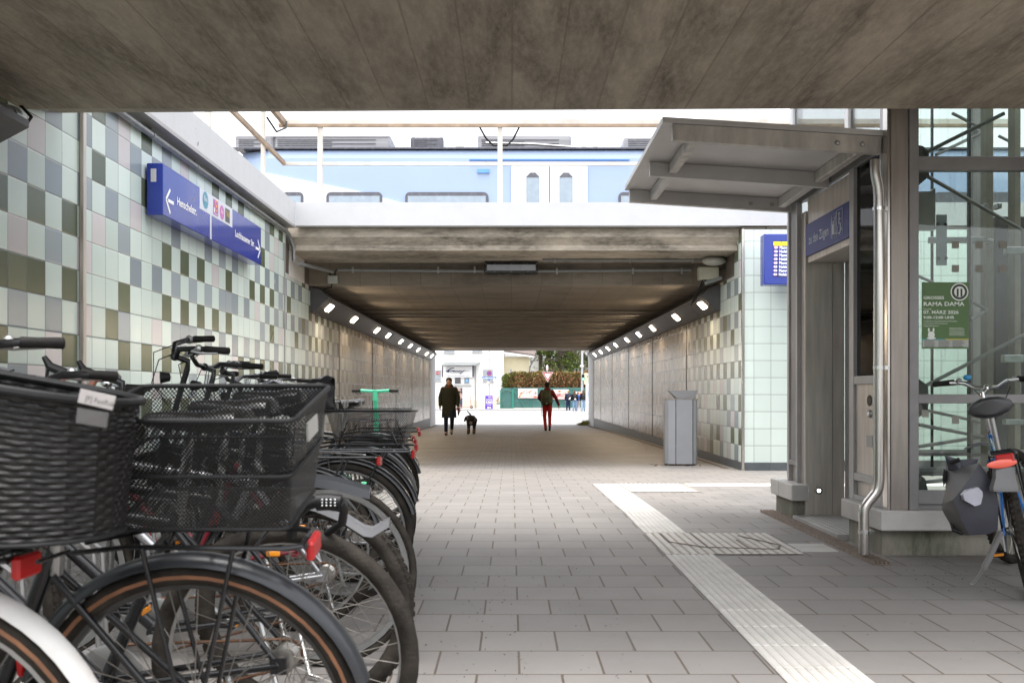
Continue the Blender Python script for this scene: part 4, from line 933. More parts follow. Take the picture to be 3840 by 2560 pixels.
b = MB(); r0 = [(x0t+.9*max(0, (z-4.8))/2.4, y+(.25 if y < YT+1 else -.25), z) for y, z in prof]; r1 = [(x0t+1.6, y, z) for y, z in prof]; r2 = [(x1t, y, z) for y, z in prof]
b.rings([r0, r1, r2], True, True); b.build("body", m_tb, tnr)
def tq(name, m, sx0, sx1, zz0, zz1, off=.0, rc=.12):
    a, c = (tx(sx0) if sx0 > 40 else sx0), (tx(sx1) if sx1 > 40 else sx1)
    ring = []
    rr = min(rc, (c-a)/2.01, (zz1-zz0)/2.01)
    for px_, pz_, a0 in ((c-rr, zz1-rr, 0), (a+rr, zz1-rr, 90), (a+rr, zz0+rr, 180), (c-rr, zz0+rr, 270)):
        for k in range(4): t_ = R(a0+30*k); ring.append((px_+rr*math.cos(t_), pz_+rr*math.sin(t_)))
    b = MB(); b.prism(ring, 'y', YT-.052-off, YT-.03); return b.build(name, m, tnr)
# white sweep on the cab side
b = MB(); b.prism([(tx(960), tz(642)), (tx(1345), tz(718)), (tx(1500), tz(760)), (tx(1500), 3.9), (x0t+.7, 3.9), (x0t+.55, 5.6)], 'y', YT-.047, YT-.02); b.build("white_sweep", m_tw, tnr)
wt_ = tz(722)
wins = [(1060, 1140), (1225, 1435), (1520, 1832), (2318, 2560), (2640, 2900)]
for a, c in wins:
    f_ = tq("window", m_tdk, a, c, 4.95, wt_); b = MB()
    q0, q1 = tx(a)+.07, tx(c)-.07; b.box(q0, q1, YT-.062, YT-.053, 5.02, wt_-.10); b.build("pane", m_twn, tnr).parent = tnr
for a, c in ((2860, 3120), (3500, 3800)): tq("window", m_tdk, a, c, 4.95, wt_)
for a, c in ((1917, 2203), (3150, 3440)):
    d_ = tq("door_pair", m_tw, a, c, 4.0, tz(622), .002, .05)
    m0 = (a+c)/2
    for q in (m0-62, m0+62):
        b = MB(); hw = 24; x_a, x_b = tx(q-hw), tx(q+hw); b.prism([(x_a, 4.6), (x_b, 4.6), (x_b, tz(665)), (x_b-.1, tz(650)), (x_a+.1, tz(650)), (x_a, tz(665))], 'y', YT-.066, YT-.056); b.build("door_window", m_twn, tnr)
        b = MB(); b.prism([(x_a, tz(668)), (x_b, tz(668)), (x_b, tz(665)), (x_b-.1, tz(650)), (x_a+.1, tz(650)), (x_a, tz(665))], 'y', YT-.070, YT-.0665); b.build("window_top", m_tdk, tnr)
    b = MB(); x_ = tx(m0); b.box(x_-.01, x_+.01, YT-.062, YT-.055, 4.0, tz(625)); b.build("door_seam", m_tdk, tnr)
b = MB(); b.box(tx(1760), tx(2360), YT-.052, YT-.02, tz(604), tz(600)); b.build("blue_stripe", mat("deep_blue_line", (.02, .16, .50), .4), tnr)
b = MB(); b.box(tx(1790), tx(1836), YT-.046, YT-.02, tz(650), tz(636)); b.build("grille", mat("mid_blue", (.13, .33, .70), .4), tnr)
b = MB(); b.box(x0t+.5, x1t, YT-.02, YT+.3, zr-.018, zr+.02); b.build("gutter", m_tdk, tnr)
random.seed(3)
zt3 = tz(492)
for a, c, z1, m in ((870, 1015, 0, m_tg), (1017, 1460, .0, m_tg), (1535, 1660, -.04, m_tdk), (1790, 2145, 0, m_tg), (2345, 2700, -.05, m_tg), (2760, 3300, 0, m_tg)):
    b = MB(); b.bbox(tx(a), tx(c), YT+.25, YT+2.3, zr+.03, zt3+z1, .06); r_ = b.build("roof_box", m, tnr)
    b = MB()
    for i in range(5): b.box(tx(a)+.1, tx(a)+.1+(tx(c)-tx(a)-.2)*(.5 if i % 2 else .9), YT+.235, YT+.249, zr+.07+i*.05, zr+.088+i*.05)
    b.build("louvre", m_tdk, tnr)
b = MB(); b.bbox(tx(1015), tx(1455), YT+.22, YT+2.2, zt3-.09, zt3-.02, .02); b.build("roof_duct", m_tw, tnr)
b = MB()
for x in (tx(1700), tx(1716), tx(2190), tx(2235)): b.bbox(x, x+.12, YT+.8, YT+1.0, zr+.03, zr+.28, .01)
b.tube([(tx(1820), YT+.24, zr+.2), (tx(2000), YT+.24, zr+.17), (tx(2170), YT+.24, zr+.08)], .03, 8)
b.build("roof_fitting", m_alu, tnr)
b = MB(); 
for x in (-5, 0, 6, 12): b.bbox(x, x+2.4, YT+.3, YT+2.5, 3.56, 3.8, .05)
b.build("bogie", m_black, tnr)
b = MB(); b.box(-60, 60, 24.7, 24.77, 3.55, 3.60); b.box(-60, 60, 26.13, 26.2, 3.55, 3.60); tag(b.build("rails", m_galv), "pair of rails the train runs on", "rail track")
# ================================================================ BICYCLES
m_tyre = mat("black_tyre", (.026, .022, .018), .8, spec=.2, var=.6, vs=14, bump=.3, bs=120)
m_spoke = mat("steel_spoke", (.28, .265, .245), .35, .9)
m_alufr = mat("silver_frame", (.38, .38, .39), .3, .8)
m_white_g = mat("white_rubber", (.62, .60, .57), .5, var=.12)
def frm(nm, c, r=.28): return mat(nm, c, r, .1, var=.12, coat=.5)
def arc(c, r, a0, a1, n, y=0.): return [(c[0]+r*math.cos(R(a0+(a1-a0)*i/n)), y, c[1]+r*math.sin(R(a0+(a1-a0)*i/n))) for i in range(n+1)]
def wheel(root, cx, o, steer=None, Rw=.345, tr=.021, name="wheel"):
    T = steer or Matrix(); cz = Rw
    b = MB(T)
    ns = 32 if not o.get('few') else 20
    for i in range(ns):
        a = 2*math.pi*i/ns+.05; s = 1 if i % 2 else -1; da = .55*(1 if (i//2) % 2 else -1)
        h = (cx+.028*math.cos(a+da*1.6), s*.030, cz+.028*math.sin(a+da*1.6)); e = (cx+(Rw-.045)*math.cos(a), s*.003, cz+(Rw-.045)*math.sin(a))
        b.tube([h, e], .0013, 3, caps=False)
    b.lathe([(.008, -.055), (.016, -.05), (.016, -.038), (.033, -.036), (.033, -.028), (.019, -.02), (.017, 0), (.019, .02), (.033, .028), (.033, .036), (.016, .038), (.016, .05), (.008, .055)], (cx, 0, cz), 'y', 16)
    w = b.build(name, m_spoke, root, True)
    b = MB(T); n = 40
    prof = [(Rw-.048, -.009), (Rw-.052, 0), (Rw-.048, .009), (Rw-.028, .012), (Rw-.028, -.012)]
    b.rings([[(cx+r*math.cos(2*math.pi*i/n), y, cz+r*math.sin(2*math.pi*i/n)) for r, y in prof] for i in range(n+1)]); b.build("rim", o.get('rim', m_alu), w, True)
    b = MB(T); n = 48; m_ = 12
    b.rings([[(cx+(Rw-tr+tr*math.cos(q))*math.cos(2*math.pi*i/n), tr*1.0*math.sin(q), cz+(Rw-tr+tr*math.cos(q))*math.sin(2*math.pi*i/n)) for q in [2*math.pi*k/m_ for k in range(m_)]] for i in range(n+1)])
    if o.get('knobby'):
        for i in range(72):
            a = 2*math.pi*(i+.5)/72
            for sy in (-.6, 0, .6):
                aa = a+(.02 if sy == 0 else 0); c, s_ = math.cos(aa), math.sin(aa); rr = Rw-tr+tr*math.cos(sy)-.002; y = tr*math.sin(sy)
                M = Matrix.Translation((cx+rr*c, y, cz+rr*s_)) @ Matrix.Rotation(-aa, 4, 'Y')
                b.box(-.003, .005, -.006, .006, -.007, .007, M)
    b.build("tyre", m_tyre, w, True)
    if o.get('wall'):
        b = MB(T)
        for s in (-1, 1): b.rings([[(cx+r*math.cos(2*math.pi*i/n), s*y, cz+r*math.sin(2*math.pi*i/n)) for r, y in ((Rw-.030, .0135), (Rw-.022, tr*.99+.0015), (Rw-.015, tr*.93+.0015))] for i in range(n+1)], closed=False)
        b.build("sidewall_band", o['wall'], w, True)
    if o.get('disc'):
        b = MB(T); b.lathe([(.03, .044), (.08, .044), (.08, .047), (.03, .047)], (cx, 0, cz), 'y', 28, False); b.build("brake_disc", m_alu, w)
    return w
def guard(root, cx, o, a0, a1, T=None, Rw=.345, m=None, name="mudguard", flap=False):
    b = MB(T or Matrix()); n = 26; rr = Rw+.020; w = .030; cz = Rw; rs = []
    for i in range(n+1):
        a = R(a0+(a1-a0)*i/n); c, s = math.cos(a), math.sin(a)
        rs.append([(cx+r*c, y, cz+r*s) for r, y in ((rr-.014, -w), (rr-.003, -w*.85), (rr+.004, -w*.45), (rr+.006, 0), (rr+.004, w*.45), (rr-.003, w*.85), (rr-.014, w), (rr-.016, w-.003), (rr+.003, 0), (rr-.016, -w+.003))])
    b.rings(rs, True, True); g = b.build(name, m or o.get('guardm', m_black), root, True)
    b = MB(T or Matrix()); ac = R((a0 if flap else a0)+12)
    for s in (-1, 1): b.tube([(cx, s*.055, cz), (cx+rr*math.cos(ac), s*.028, cz+rr*math.sin(ac))], .0022, 5)
    b.build("stay", m_spoke, g)
    return g
def bicycle(label, X, Y, lean=0., yaw=180., steer=0., o=None, zoff=0., group="bicycles parked side by side along the left wall"):
    o = o or {}; fm = o.get('frame', m_black)
    root = thing("bicycle", label, "bicycle", (0, 0, 0), group)
    Rw = o.get('Rw', .345); wb = 1.08
    bb = (.47, .275); st = (.27, o.get('st', .72)); hb = (.905, .66); ht = (.865, .80)
    if o.get('low'): ht = (.865, .82)
    b = MB()
    def tb(p, q, r, y0=0, y1=0, r2=None): b.tube([(p[0], y0, p[1]), (q[0], y1, q[1])], [r, r2 or r], 10)
    tb(bb, st, .016); tb(hb, ht, .020)
    if o.get('step'):      # low step-through frame
        b.tube([(hb[0], 0, hb[1]+.03), (.74, 0, .50), (.60, 0, .34), bb and (bb[0], 0, bb[1])], .022, 10)
        b.tube([(ht[0], 0, ht[1]-.04), (.66, 0, .50), (.47, 0, .40), (.425, 0, .42)], .015, 10)
    else:
        tb((hb[0], hb[1]+.03), bb, .020); tb((ht[0], ht[1]-.03), (st[0]+.01, st[1]-.03), .016)
    for s in (-1, 1):
        tb((0, Rw), bb, .009, s*.062, s*.035); tb((0, Rw), (st[0], st[1]-.05), .008, s*.062, s*.014)
    b.lathe([(.021, -.036), (.021, .036)], (bb[0], 0, bb[1]), 'y', 14)
    b.box(-.02, .02, -.068, -.058, Rw-.02, Rw+.02); b.box(-.02, .02, .058, .068, Rw-.02, Rw+.02)
    b.build("frame", fm, root, True)
    # steering assembly
    ax = (Vector((ht[0], 0, ht[1]))-Vector((hb[0], 0, hb[1]))).normalized(); pv = Vector((hb[0], 0, hb[1]))
    T = Matrix.Translation(pv) @ Matrix.Rotation(R(steer), 4, ax) @ Matrix.Translation(-pv)
    b = MB(T); crown = (hb[0]+.012, hb[1]-.03)
    for s in (-1, 1): b.tube([(crown[0], s*.045, crown[1]), (crown[0]+.06, s*.05, crown[1]-.14), (wb-.02, s*.052, Rw+.05), (wb, s*.052, Rw)], [.015, .013, .010, .009], 8)
    b.tube([(crown[0], -.05, crown[1]), (crown[0], .05, crown[1])], .014, 8); b.build("fork", o.get('fork', fm), root, True)
    fw = wheel(root, wb, o, T, Rw, o.get('tr', .021))
    rw = wheel(root, 0, o, None, Rw, o.get('tr', .021))
    if o.get('guards', True):
        guard(root, 0, o, o.get('ga', -8), 165, m=o.get('rguard'), flap=True, Rw=Rw); guard(root, wb, o, 20, 205, T, m=o.get('fguard'), Rw=Rw)
    if o.get('flap'):
        b = MB(); c = (0, Rw); p = [(c[0]+(Rw+.02)*math.cos(R(a)), (c[1]+(Rw+.02)*math.sin(R(a)))) for a in (14, 2)]
        b.rings([[(x, y*k, z) for y in (-.032, -.02, .02, .032)]+[(x+.004, y*k, z) for y in (.032, .02, -.02, -.032)] for (x, z), k in ((p[0], 1), (p[1], 1.05), ((p[1][0]+.05, p[1][1]-.05), 1.1), ((p[1][0]+.13, p[1][1]-.085), 1.0))], True, True); b.build("mud_flap", m_blackm, root)
    # saddle
    sx, sz = .225, o.get('sz', .96)
    b = MB(); b.tube([(st[0], 0, st[1]-.05), (sx+.015, 0, sz-.055)], .0135, 10); b.build("seat_post", m_alu, root, True)
    b = MB(); sec = [(-.135, .060, .024, .006), (-.125, .078, .030, .006), (-.09, .086, .034, .004), (-.04, .072, .032, -.004), (.02, .045, .028, -.002), (.08, .026, .024, .002), (.12, .018, .020, .002), (.135, .008, .010, .0)]
    k = o.get('sw', 1.); rs = []
    for x, w, h, dz in sec:
        rs.append([(sx+x, w*k*math.cos(a), sz+dz-.012+(h if math.sin(a) > 0 else h*.9)*o.get('sh', 1)*math.sin(a)*(1 if abs(math.cos(a)) < .9 else 1)) for a in [2*math.pi*i/16 for i in range(16)]])
    b.rings(rs, True, True)
    sd = b.build("saddle", o.get('saddle', m_leather), root, True)
    b = MB()
    for s in (-1, 1): b.tube([(sx-.09, s*.03, sz-.035), (sx-.02, s*.022, sz-.058), (sx+.05, s*.02, sz-.055), (sx+.11, s*.008, sz-.025)], .0035, 6)
    b.build("saddle_rail", m_alu, sd)
    # bars
    bh = 1.04+o.get('rise', .08)*.9; top = (ht[0]-(bh-ht[1])*.28, bh-.02); hx = o.get('bw', .29)
    b = MB(T); b.tube([(ht[0], 0, ht[1]-.01), (top[0]+.005, 0, top[1]-.05), (top[0], 0, top[1]-.01), (top[0]+.06, 0, top[1]+.015)], .0145, 10); b.ell((top[0]+.06, 0, top[1]+.015), .022, 10, 8); b.build("stem", o.get('stem', m_black), root, True)
    c = Vector((top[0]+.06, 0, top[1]+.015))
    b = MB(T)
    if o.get('drop'):
        pts = [(0, -.20, 0), (.02, -.21, 0), (.09, -.212, -.005), (.115, -.212, -.05), (.09, -.214, -.10), (.0, -.216, -.125)]
        L = [c+Vector(p) for p in pts]; Rr = [c+Vector((p[0], -p[1], p[2])) for p in pts]
        b.tube([c+Vector((0, -.2, 0)), c+Vector((0, .2, 0))], .013, 8); b.build("handlebar", m_alufr, root, True)
        for q in (L, Rr):
            g = MB(T); g.tube(q, .016, 10); gg = g.build("bar_tape", mat("brown_bar_tape", (.30, .13, .085), .6, var=.35, vs=40), root, True)
            g = MB(T); h = q[2]; g.tube([h+Vector((-.01, 0, .01)), h+Vector((.045, 0, .035)), h+Vector((.065, 0, .07))], [.018, .016, .009], 8); g.tube([h+Vector((.05, 0, .03)), h+Vector((.06, 0, -.03)), h+Vector((.035, 0, -.09))], .006, 6); g.build("brake_hood", m_blackm, root, True)
    else:
        back = o.get('back', .16); up = o.get('up', .04)
        half = [(0, 0, 0), (.0, .07, .005), (-.01, .12, up*.8), (-back*.45, hx*.8, up), (-back, hx, up*.9)]
        pts = [c+Vector((x, -y, z)) for x, y, z in half[::-1]]+[c+Vector(p) for p in half[1:]]
        b.tube(pts, .013, 10); b.build("handlebar", o.get('barm', m_black), root, True)
        for s in (-1, 1):
            e = c+Vector((-back, s*hx, up*.9)); d = (e-(c+Vector((-back*.45, s*hx*.8, up)))).normalized()
            g = MB(T); q = e+d*.02; g.tube([e-d*.10, e-d*.095, e-d*.05, q-d*.004, q], [.013, .0165, .0155, .017, .012], 12); g.build("grip", o.get('grip', m_rubber), root, True)
            g = MB(T); a_ = e-d*.125; f_ = Vector((.03, 0, -.012)); g.tube([a_, a_+f_, a_+f_+d*.05+Vector((.012, 0, -.005)), a_+f_+d*.12], [.010, .009, .006, .005], 8); g.ell(a_, (.018, .018, .020), 10, 8); g.build("brake_lever", m_alu if o.get('lev', 1) else m_black, root, True)
        g = MB(T); g.tube([c+Vector((-.06, .15, up)), c+Vector((.08, .12, .0)), c+Vector((.11, .03, -.12)), c+Vector((.03, .0, -.25))], .0028, 5); g.tube([c+Vector((-.06, -.15, up)), c+Vector((.09, -.10, .01)), c+Vector((.10, -.03, -.14)), c+Vector((-.02, 0, -.27))], .0028, 5); g.build("cable", m_black, root, True)
        if o.get('bell'):
            g = MB(T); g.ell(c+Vector((-.02, .10, up+.025)), (.024, .024, .018), 12, 8); g.build("bell", o['bell'], root, True)
    # drivetrain
    b = MB(); b.lathe([(.012, -.045), (.05, -.046), (.085, -.046), (.090, -.043), (.085, -.040), (.03, -.040)], (bb[0], 0, bb[1]), 'y', 30, False)
    ca = R(o.get('crank', 35)); 
    for s in (-1, 1): d = Vector((math.cos(ca)*s, 0, math.sin(ca)*s)); b.tube([(bb[0], s*-.055, bb[1]), (bb[0]+d.x*.165, s*-.066, bb[1]+d.z*.165)], [.013, .009], 8)
    cr = b.build("crankset", m_alu, root, True)
    for s in (-1, 1):
        q = Vector((bb[0]+math.cos(ca)*s*.165, -s*.11, bb[1]+math.sin(ca)*s*.165)); g = MB()
        g.tube([(q.x, q.y+s*.04, q.z), (q.x, q.y-s*.045, q.z)], .008, 8)
        for e in (-.038, .034): g.bbox(q.x+e, q.x+e+.008, q.y-.045, q.y+.045, q.z-.012, q.z+.012, .002)
        for e in (-.045, -.005, .037): g.bbox(q.x-.03, q.x+.034, q.y+e, q.y+e+.007, q.z-.008, q.z+.008, .002)
        pd = g.build("pedal", m_blackm, cr)
        g = MB(); g.box(q.x-.0405, q.x-.0385, q.y-.03, q.y+.03, q.z-.007, q.z+.007); g.build("pedal_reflector", m_orange, cr)
    b = MB(); b.tube([(0, -.045, Rw+.036), (bb[0], -.045, bb[1]+.088)], .0042, 4); b.tube([(0, -.045, Rw-.036), (bb[0], -.045, bb[1]-.088)], .0042, 4); b.lathe([(.02, -.048), (.037, -.046), (.037, -.040), (.02, -.038)], (0, 0, Rw), 'y', 20, False); b.build("chain", m_rust, root)
    if o.get('chaincase'): b = MB(); b.rings([[(x, y, z) for x, z in ((-.04, Rw+.05), (bb[0]+.05, bb[1]+.105), (bb[0]+.105, bb[1]), (bb[0]+.05, bb[1]-.105), (-.04, Rw-.05))] for y in (-.055, -.05)], True, True); b.build("chain_guard", m_black, root)
    # rack
    rz = Rw+.40
    if o.get('rack', True):
        b = MB(); xr0, xr1 = o.get('rx0', -.33), .10
        for s in (-1, 1):
            b.tube([(xr1+.12, s*.03, rz-.02), (xr1, s*.05, rz), (xr0+.03, s*.058, rz), (xr0, s*.045, rz), (xr0, 0, rz)], .0055, 7)
            b.tube([(-.01, s*.068, Rw), (xr0+.13, s*.06, rz)], .005, 7); b.tube([(-.0, s*.068, Rw), (xr1-.03, s*.055, rz)], .005, 7)
        for x in (-.25, -.15, -.05, .05): b.tube([(x, -.055, rz), (x, .055, rz)], .004, 6)
        rk = b.build("rear_rack", o.get('rackm', m_black), root, True)
        b = MB(); b.bbox(xr0-.022, xr0-.006, -.04, .04, rz-.035, rz+.005, .005); b.build("tail_light", m_red, root)
        if o.get('clip'): b = MB(); b.tube([(-.28, -.03, rz+.012), (.0, -.035, rz+.03), (.06, 0, rz+.03), (.0, .035, rz+.03), (-.28, .03, rz+.012)], .003, 5); b.build("spring_clip", m_chrome, rk)
    if o.get('greflect', True) and o.get('guards', True):
        a = R(o.get('ra', 22)); q = Vector((math.cos(a)*(Rw+.035), 0, Rw+math.sin(a)*(Rw+.035))); b = MB(); b.bbox(q.x-.004, q.x+.010, -.02, .02, q.z-.035, q.z+.03, .004); b.build("rear_reflector", m_red, root)
    for s_ in ((.20, 110),) if o.get('spoke_ref', True) else ():
        for c_ in (0, wb):
            if c_: continue
            q = Vector((c_+.2*math.cos(R(o.get('sr', 60))), 0, Rw+.2*math.sin(R(o.get('sr', 60))))); b = MB(); b.bbox(q.x-.022, q.x+.022, -.006, .006, q.z-.010, q.z+.010, .004); b.build("spoke_reflector", m_orange, root)
    # headlight
    b = MB(T); hq = c+Vector((.05, 0, -.10)); b.lathe([(.001, hq.x-.03), (.02, hq.x-.025), (.03, hq.x+.02), (.001, hq.x+.022)], (0, hq.y, hq.z), 'x', 14); b.build("headlight", m_blackm, root, True)
    # kickstand
    if o.get('stand', True):
        b = MB(); b.tube([(.13, .05, Rw-.03), (.02, .17, .012-0), (-.02, .185, .006)], [.010, .009, .006], 8); b.build("kickstand", m_alu, root, True)
    bk = o.get('basket')
    if bk:
        x0, x1, hw0, hw1, z0, z1, mm, tk = bk[:8]; tp_ = bk[8] if len(bk) > 8 else .05
        def ring(k, z, g=0): # rounded rect
            xa, xb_, hw = x0+(tp_*(1-k)), x1-(tp_*(1-k)), hw0+(hw1-hw0)*k; rc = tk; out = []
            for px, py, a0 in ((xb_-rc, hw-rc, 0), (xa+rc, hw-rc, 90), (xa+rc, -hw+rc, 180), (xb_-rc, -hw+rc, 270)):
                for q in range(5): a_ = R(a0+22.5*q); X_ = px+(rc+g)*math.cos(a_); out.append((X_, py+(rc+g)*math.sin(a_), z+o.get('tilt', 0)*(X_+.24)*k))
            return out
        rb, rt = ring(0, z0), ring(1, z1); n = len(rb); b = MB(); acc = 0
        for i in range(n):
            j = (i+1) % n; L = (Vector(rt[i])-Vector(rt[j])).length; h = z1-z0
            b.quad(rb[i], rb[j], rt[j], rt[i], [(acc, 0), (acc+L, 0), (acc+L, h), (acc, h)]); acc += L
        xs_ = [p[0] for p in rb]; b.add(rb, [tuple(range(n))], [[(p[0], p[1]) for p in rb]])
        bs = b.build("basket", mm, root)
        b = MB(); b.tube([Vector(p) for p in ring(1, z1, .001)], o.get('rimr', .006), 8, True); b.tube([Vector(p) for p in ring(0, z0, .001)], .004, 6, True)
        if o.get('mid'): b.tube([Vector(p) for p in ring(.5, (z0+z1)/2, .003)], .004, 6, True)
        b.build("basket_rim", m_blackm, bs, True)
        if o.get('wires'):
            b = MB()
            for s in (-1, 1):
                yy = s*(hw1-.008); b.tube([(x0+.07, s*(hw0+.006), z0), (x0+.12, yy, z1-.05), (x1-.12, yy, z1-.05), (x1-.07, s*(hw0+.006), z0)], .0035, 6)
            b.tube([(x1-.05, -.11, z1), (x1-.03, -.09, z1+.06), (x1-.03, .09, z1+.06), (x1-.05, .11, z1)], .0035, 6)
            b.tube([(x0+.03, -hw1, z1+.012), (x1-.02, -hw1, z1+.012)], .0035, 6)
            b.build("basket_wire", m_black, bs, True)
    root['T'] = 0; del root['T']
    root.rotation_euler = Euler((R(lean), 0, R(yaw)), 'XYZ')
    root.location = (X, Y, gz(Y)+zoff)
    return root
m_exp = meshmat("black_expanded_mesh", (.006, .006, .006), .0085, .53)
m_expf = meshmat("fine_wire_mesh", (.006, .006, .006), .012, .30)
m_wick = None
def wickmat():
    m, ns, ln, b = newmat("dark_woven_rattan"); out = ns["Material Output"]
    uv = N(ns, "UVMap"); s = N(ns, "SeparateXYZ"); ln.new(uv.outputs[0], s.inputs[0]); u, v = s.outputs[0], s.outputs[1]
    row = math_(ns, ln, 'FLOOR', math_(ns, ln, 'DIVIDE', v, .010)); ph = math_(ns, ln, 'MULTIPLY', row, math.pi)
    w = math_(ns, ln, 'SINE', math_(ns, ln, 'ADD', math_(ns, ln, 'MULTIPLY', u, math.pi/.022), ph))
    h = math_(ns, ln, 'MULTIPLY', math_(ns, ln, 'ABSOLUTE', math_(ns, ln, 'SINE', math_(ns, ln, 'MULTIPLY', v, math.pi/.010))), math_(ns, ln, 'ADD', math_(ns, ln, 'MULTIPLY', w, .5), .6))
    nz = N(ns, "TexNoise", Scale=14.0, Detail=5.0); ln.new(uv.outputs[0], nz.inputs["Vector"])
    c = mix(ns, ln, nz.outputs["Fac"], (.003, .003, .003), (.016, .0145, .014)); ln.new(c, b.inputs["Base Color"]); b.inputs["Roughness"].default_value = .42; b.inputs["Specular IOR Level"].default_value = .3
    bp = N(ns, "Bump", Strength=1.0, Distance=.006); ln.new(h, bp.inputs["Height"]); ln.new(bp.outputs[0], b.inputs["Normal"])
    return m
m_wick = wickmat()
f_black = m_black; f_blue = frm("dark_blue_frame", (.02, .05, .12)); f_grey = frm("grey_frame", (.08, .085, .09)); f_red = frm("wine_red_frame", (.22, .02, .03)); f_silver = m_alufr
# nearest first
bw = bicycle("nearest bicycle with a big dark woven basket, white rear mudguard and rectangular red tail light", -1.03, 1.60, 0, 180, 5, dict(frame=frm("petrol_frame", (.012, .028, .035)), wall=m_tan, rguard=m_white_g, step=True, rx0=-.19, spoke_ref=False, rimr=.008, tilt=.17,
      basket=(-.375, .10, .145, .165, .785, 1.03, m_wick, .13, .02), ga=0))
ba = bicycle("black bicycle with a rectangular black mesh basket on its rear rack and tan tyre sidewalls", -.652, 2.03, -11, 180, -8, dict(frame=f_black, wall=m_tan, flap=True, rim=mat("dark_rim", (.05, .048, .046), .4, .5), rx0=-.24, spoke_ref=False, ga=4, step=True, guardm=mat("satin_black_guard", (.03, .032, .036), .3, .2), mid=True, rimr=.005,
      basket=(-.265, .13, .13, .17, .81, 1.025, m_exp, .02, .03), sr=115, ra=22))
bb_ = bicycle("black bicycle with a short curved mudguard stub, large smooth tyre and combination lock", -.58, 2.42, -2, 179, 10, dict(frame=f_black, guards=False, tr=.024, sw=1.1, sz=.965, rack=False, crank=100, stand=True))
bc = bicycle("mountain bicycle with fat knobbly tyres and a clip-on mudguard, third in the row", -.654, 3.0, -3, 181, -14, dict(frame=f_black, guards=False, tr=.029, knobby=True, rack=False, sw=1.0, sz=.99, back=.08, up=.03, bw=.28, rise=.03, crank=80))
bd_ = bicycle("racing bicycle with brown taped drop handlebars and a silver frame", -.70, 3.52, 3, 180, 10, dict(frame=f_silver, guards=False, drop=True, tr=.014, rack=False, sz=1.02, rise=.06))
be = bicycle("wine red bicycle with a chrome spring clip on its rear rack", -.92, 4.05, 4, 180, 20, dict(frame=f_red, step=True, clip=True, rise=-.03, bell=m_chrome))
bf = bicycle("black city bicycle with arched mudguard and slim red reflector behind the knobbly tyres", -.82, 4.60, -2, 180, 25, dict(frame=f_black, ga=-14, rise=.19, back=.2, up=.06, ra=6, sz=.99))
bg_ = bicycle("dark bicycle carrying a black wire mesh basket with folded handles on the rear rack", -.86, 5.10, 1, 180, -18, dict(frame=f_black, rise=.15, wires=True, mid=False, basket=(-.33, .12, .15, .19, .745, .93, m_expf, .03, .05)))
bh = bicycle("grey bicycle with disc brake and grey mudguard tip near the row's far end", -.92, 5.62, 3, 180, 12, dict(frame=f_grey, disc=True, rise=.14, ga=2, rguard=mat("grey_plastic_guard", (.085, .085, .09), .4)))
bi = bicycle("dark blue bicycle at the far end of the row along the left wall", -.98, 6.15, -2, 180, -10, dict(frame=f_blue, rise=.08, few=True))
for x, y, r_ in ((-1.02, 6.9, 5), (-1.1, 7.6, -15)):
    bicycle({6.9: "black bicycle with only its bars and grip showing beyond the long row", 7.6: "last dark bicycle beyond the long row, next to the green scooter"}[y], x, y, 2, 180, r_, dict(frame=f_black, few=True, rise=.1))
# extras on the bikes: top-level things resting on them
lk = thing("bicycle_lock", "black combination cable lock looped over the mudguard of the second parked bicycle", "lock", (-.55, 2.4, .6))
def LQ(sx, sy, d): return P(sx, sy, d)
b = MB(); b.tube([LQ(1090, 2010, 2.3), LQ(1110, 1935, 2.28), LQ(1150, 1895, 2.26), LQ(1190, 1882, 2.26)], .013, 10); b.tube([LQ(1275, 1885, 2.26), LQ(1290, 1910, 2.28), LQ(1283, 1960, 2.34)], .011, 10); b.tube([LQ(1283, 1960, 2.34), LQ(1210, 2010, 2.4), LQ(1130, 2000, 2.44), LQ(1105, 1960, 2.46), LQ(1120, 1930, 2.46), LQ(1180, 1915, 2.44)], .009, 10); b.build("cable", m_blackm, lk, True)
b = MB(); b.tube([LQ(1188, 1882, 2.26), LQ(1232, 1880, 2.26), LQ(1278, 1886, 2.26)], .021, 14); b.build("body", m_blackm, lk, True)
b = MB()
for i in range(4):
    for j in range(3): b.ell(LQ(1208+i*16, 1872+j*11, 2.24), .0022, 6, 4)
b.build("dial", m_wtext, lk)
# mudguard stubs
gd = thing("clip_on_mudguard", "grey plastic clip-on mudguard tip over the big smooth rear tyre", "mudguard", (-.5, 2.42, .7))
b = MB(); rs = []
for sx, sy, w in ((1115, 1880, .020), (1190, 1895, .024), (1290, 1935, .028), (1370, 1985, .032), (1400, 1990, .03), (1462, 1955, .014)):
    c = LQ(sx, sy, 2.42); rs.append([(c.x, c.y-w, c.z-.012), (c.x, c.y-w*.7, c.z+.006), (c.x, c.y, c.z+.013), (c.x, c.y+w*.7, c.z+.006), (c.x, c.y+w, c.z-.012), (c.x, c.y, c.z+.006)])
b.rings(rs, True, True); b.build("blade", mat("grey_plastic_guard", (.085, .085, .09), .4), gd, True)
gd = thing("clip_on_mudguard", "long black clip-on mudguard with a shiny upper edge above the knobbly tyre", "mudguard", (-.7, 3.0, .8))
b = MB(); rs = []
for sx, sy, w in ((1090, 1800, .030), (1180, 1795, .034), (1260, 1806, .036), (1340, 1828, .034), (1390, 1842, .026)):
    c = LQ(sx, sy, 3.0); rs.append([(c.x, c.y-w, c.z-.022), (c.x, c.y-w*.8, c.z+.006), (c.x, c.y, c.z+.018), (c.x, c.y+w*.8, c.z+.006), (c.x, c.y+w, c.z-.022), (c.x, c.y, c.z+.006)])
b.rings(rs, True, True); b.build("blade", mat("satin_black_guard", (.03, .032, .036)), gd, True)
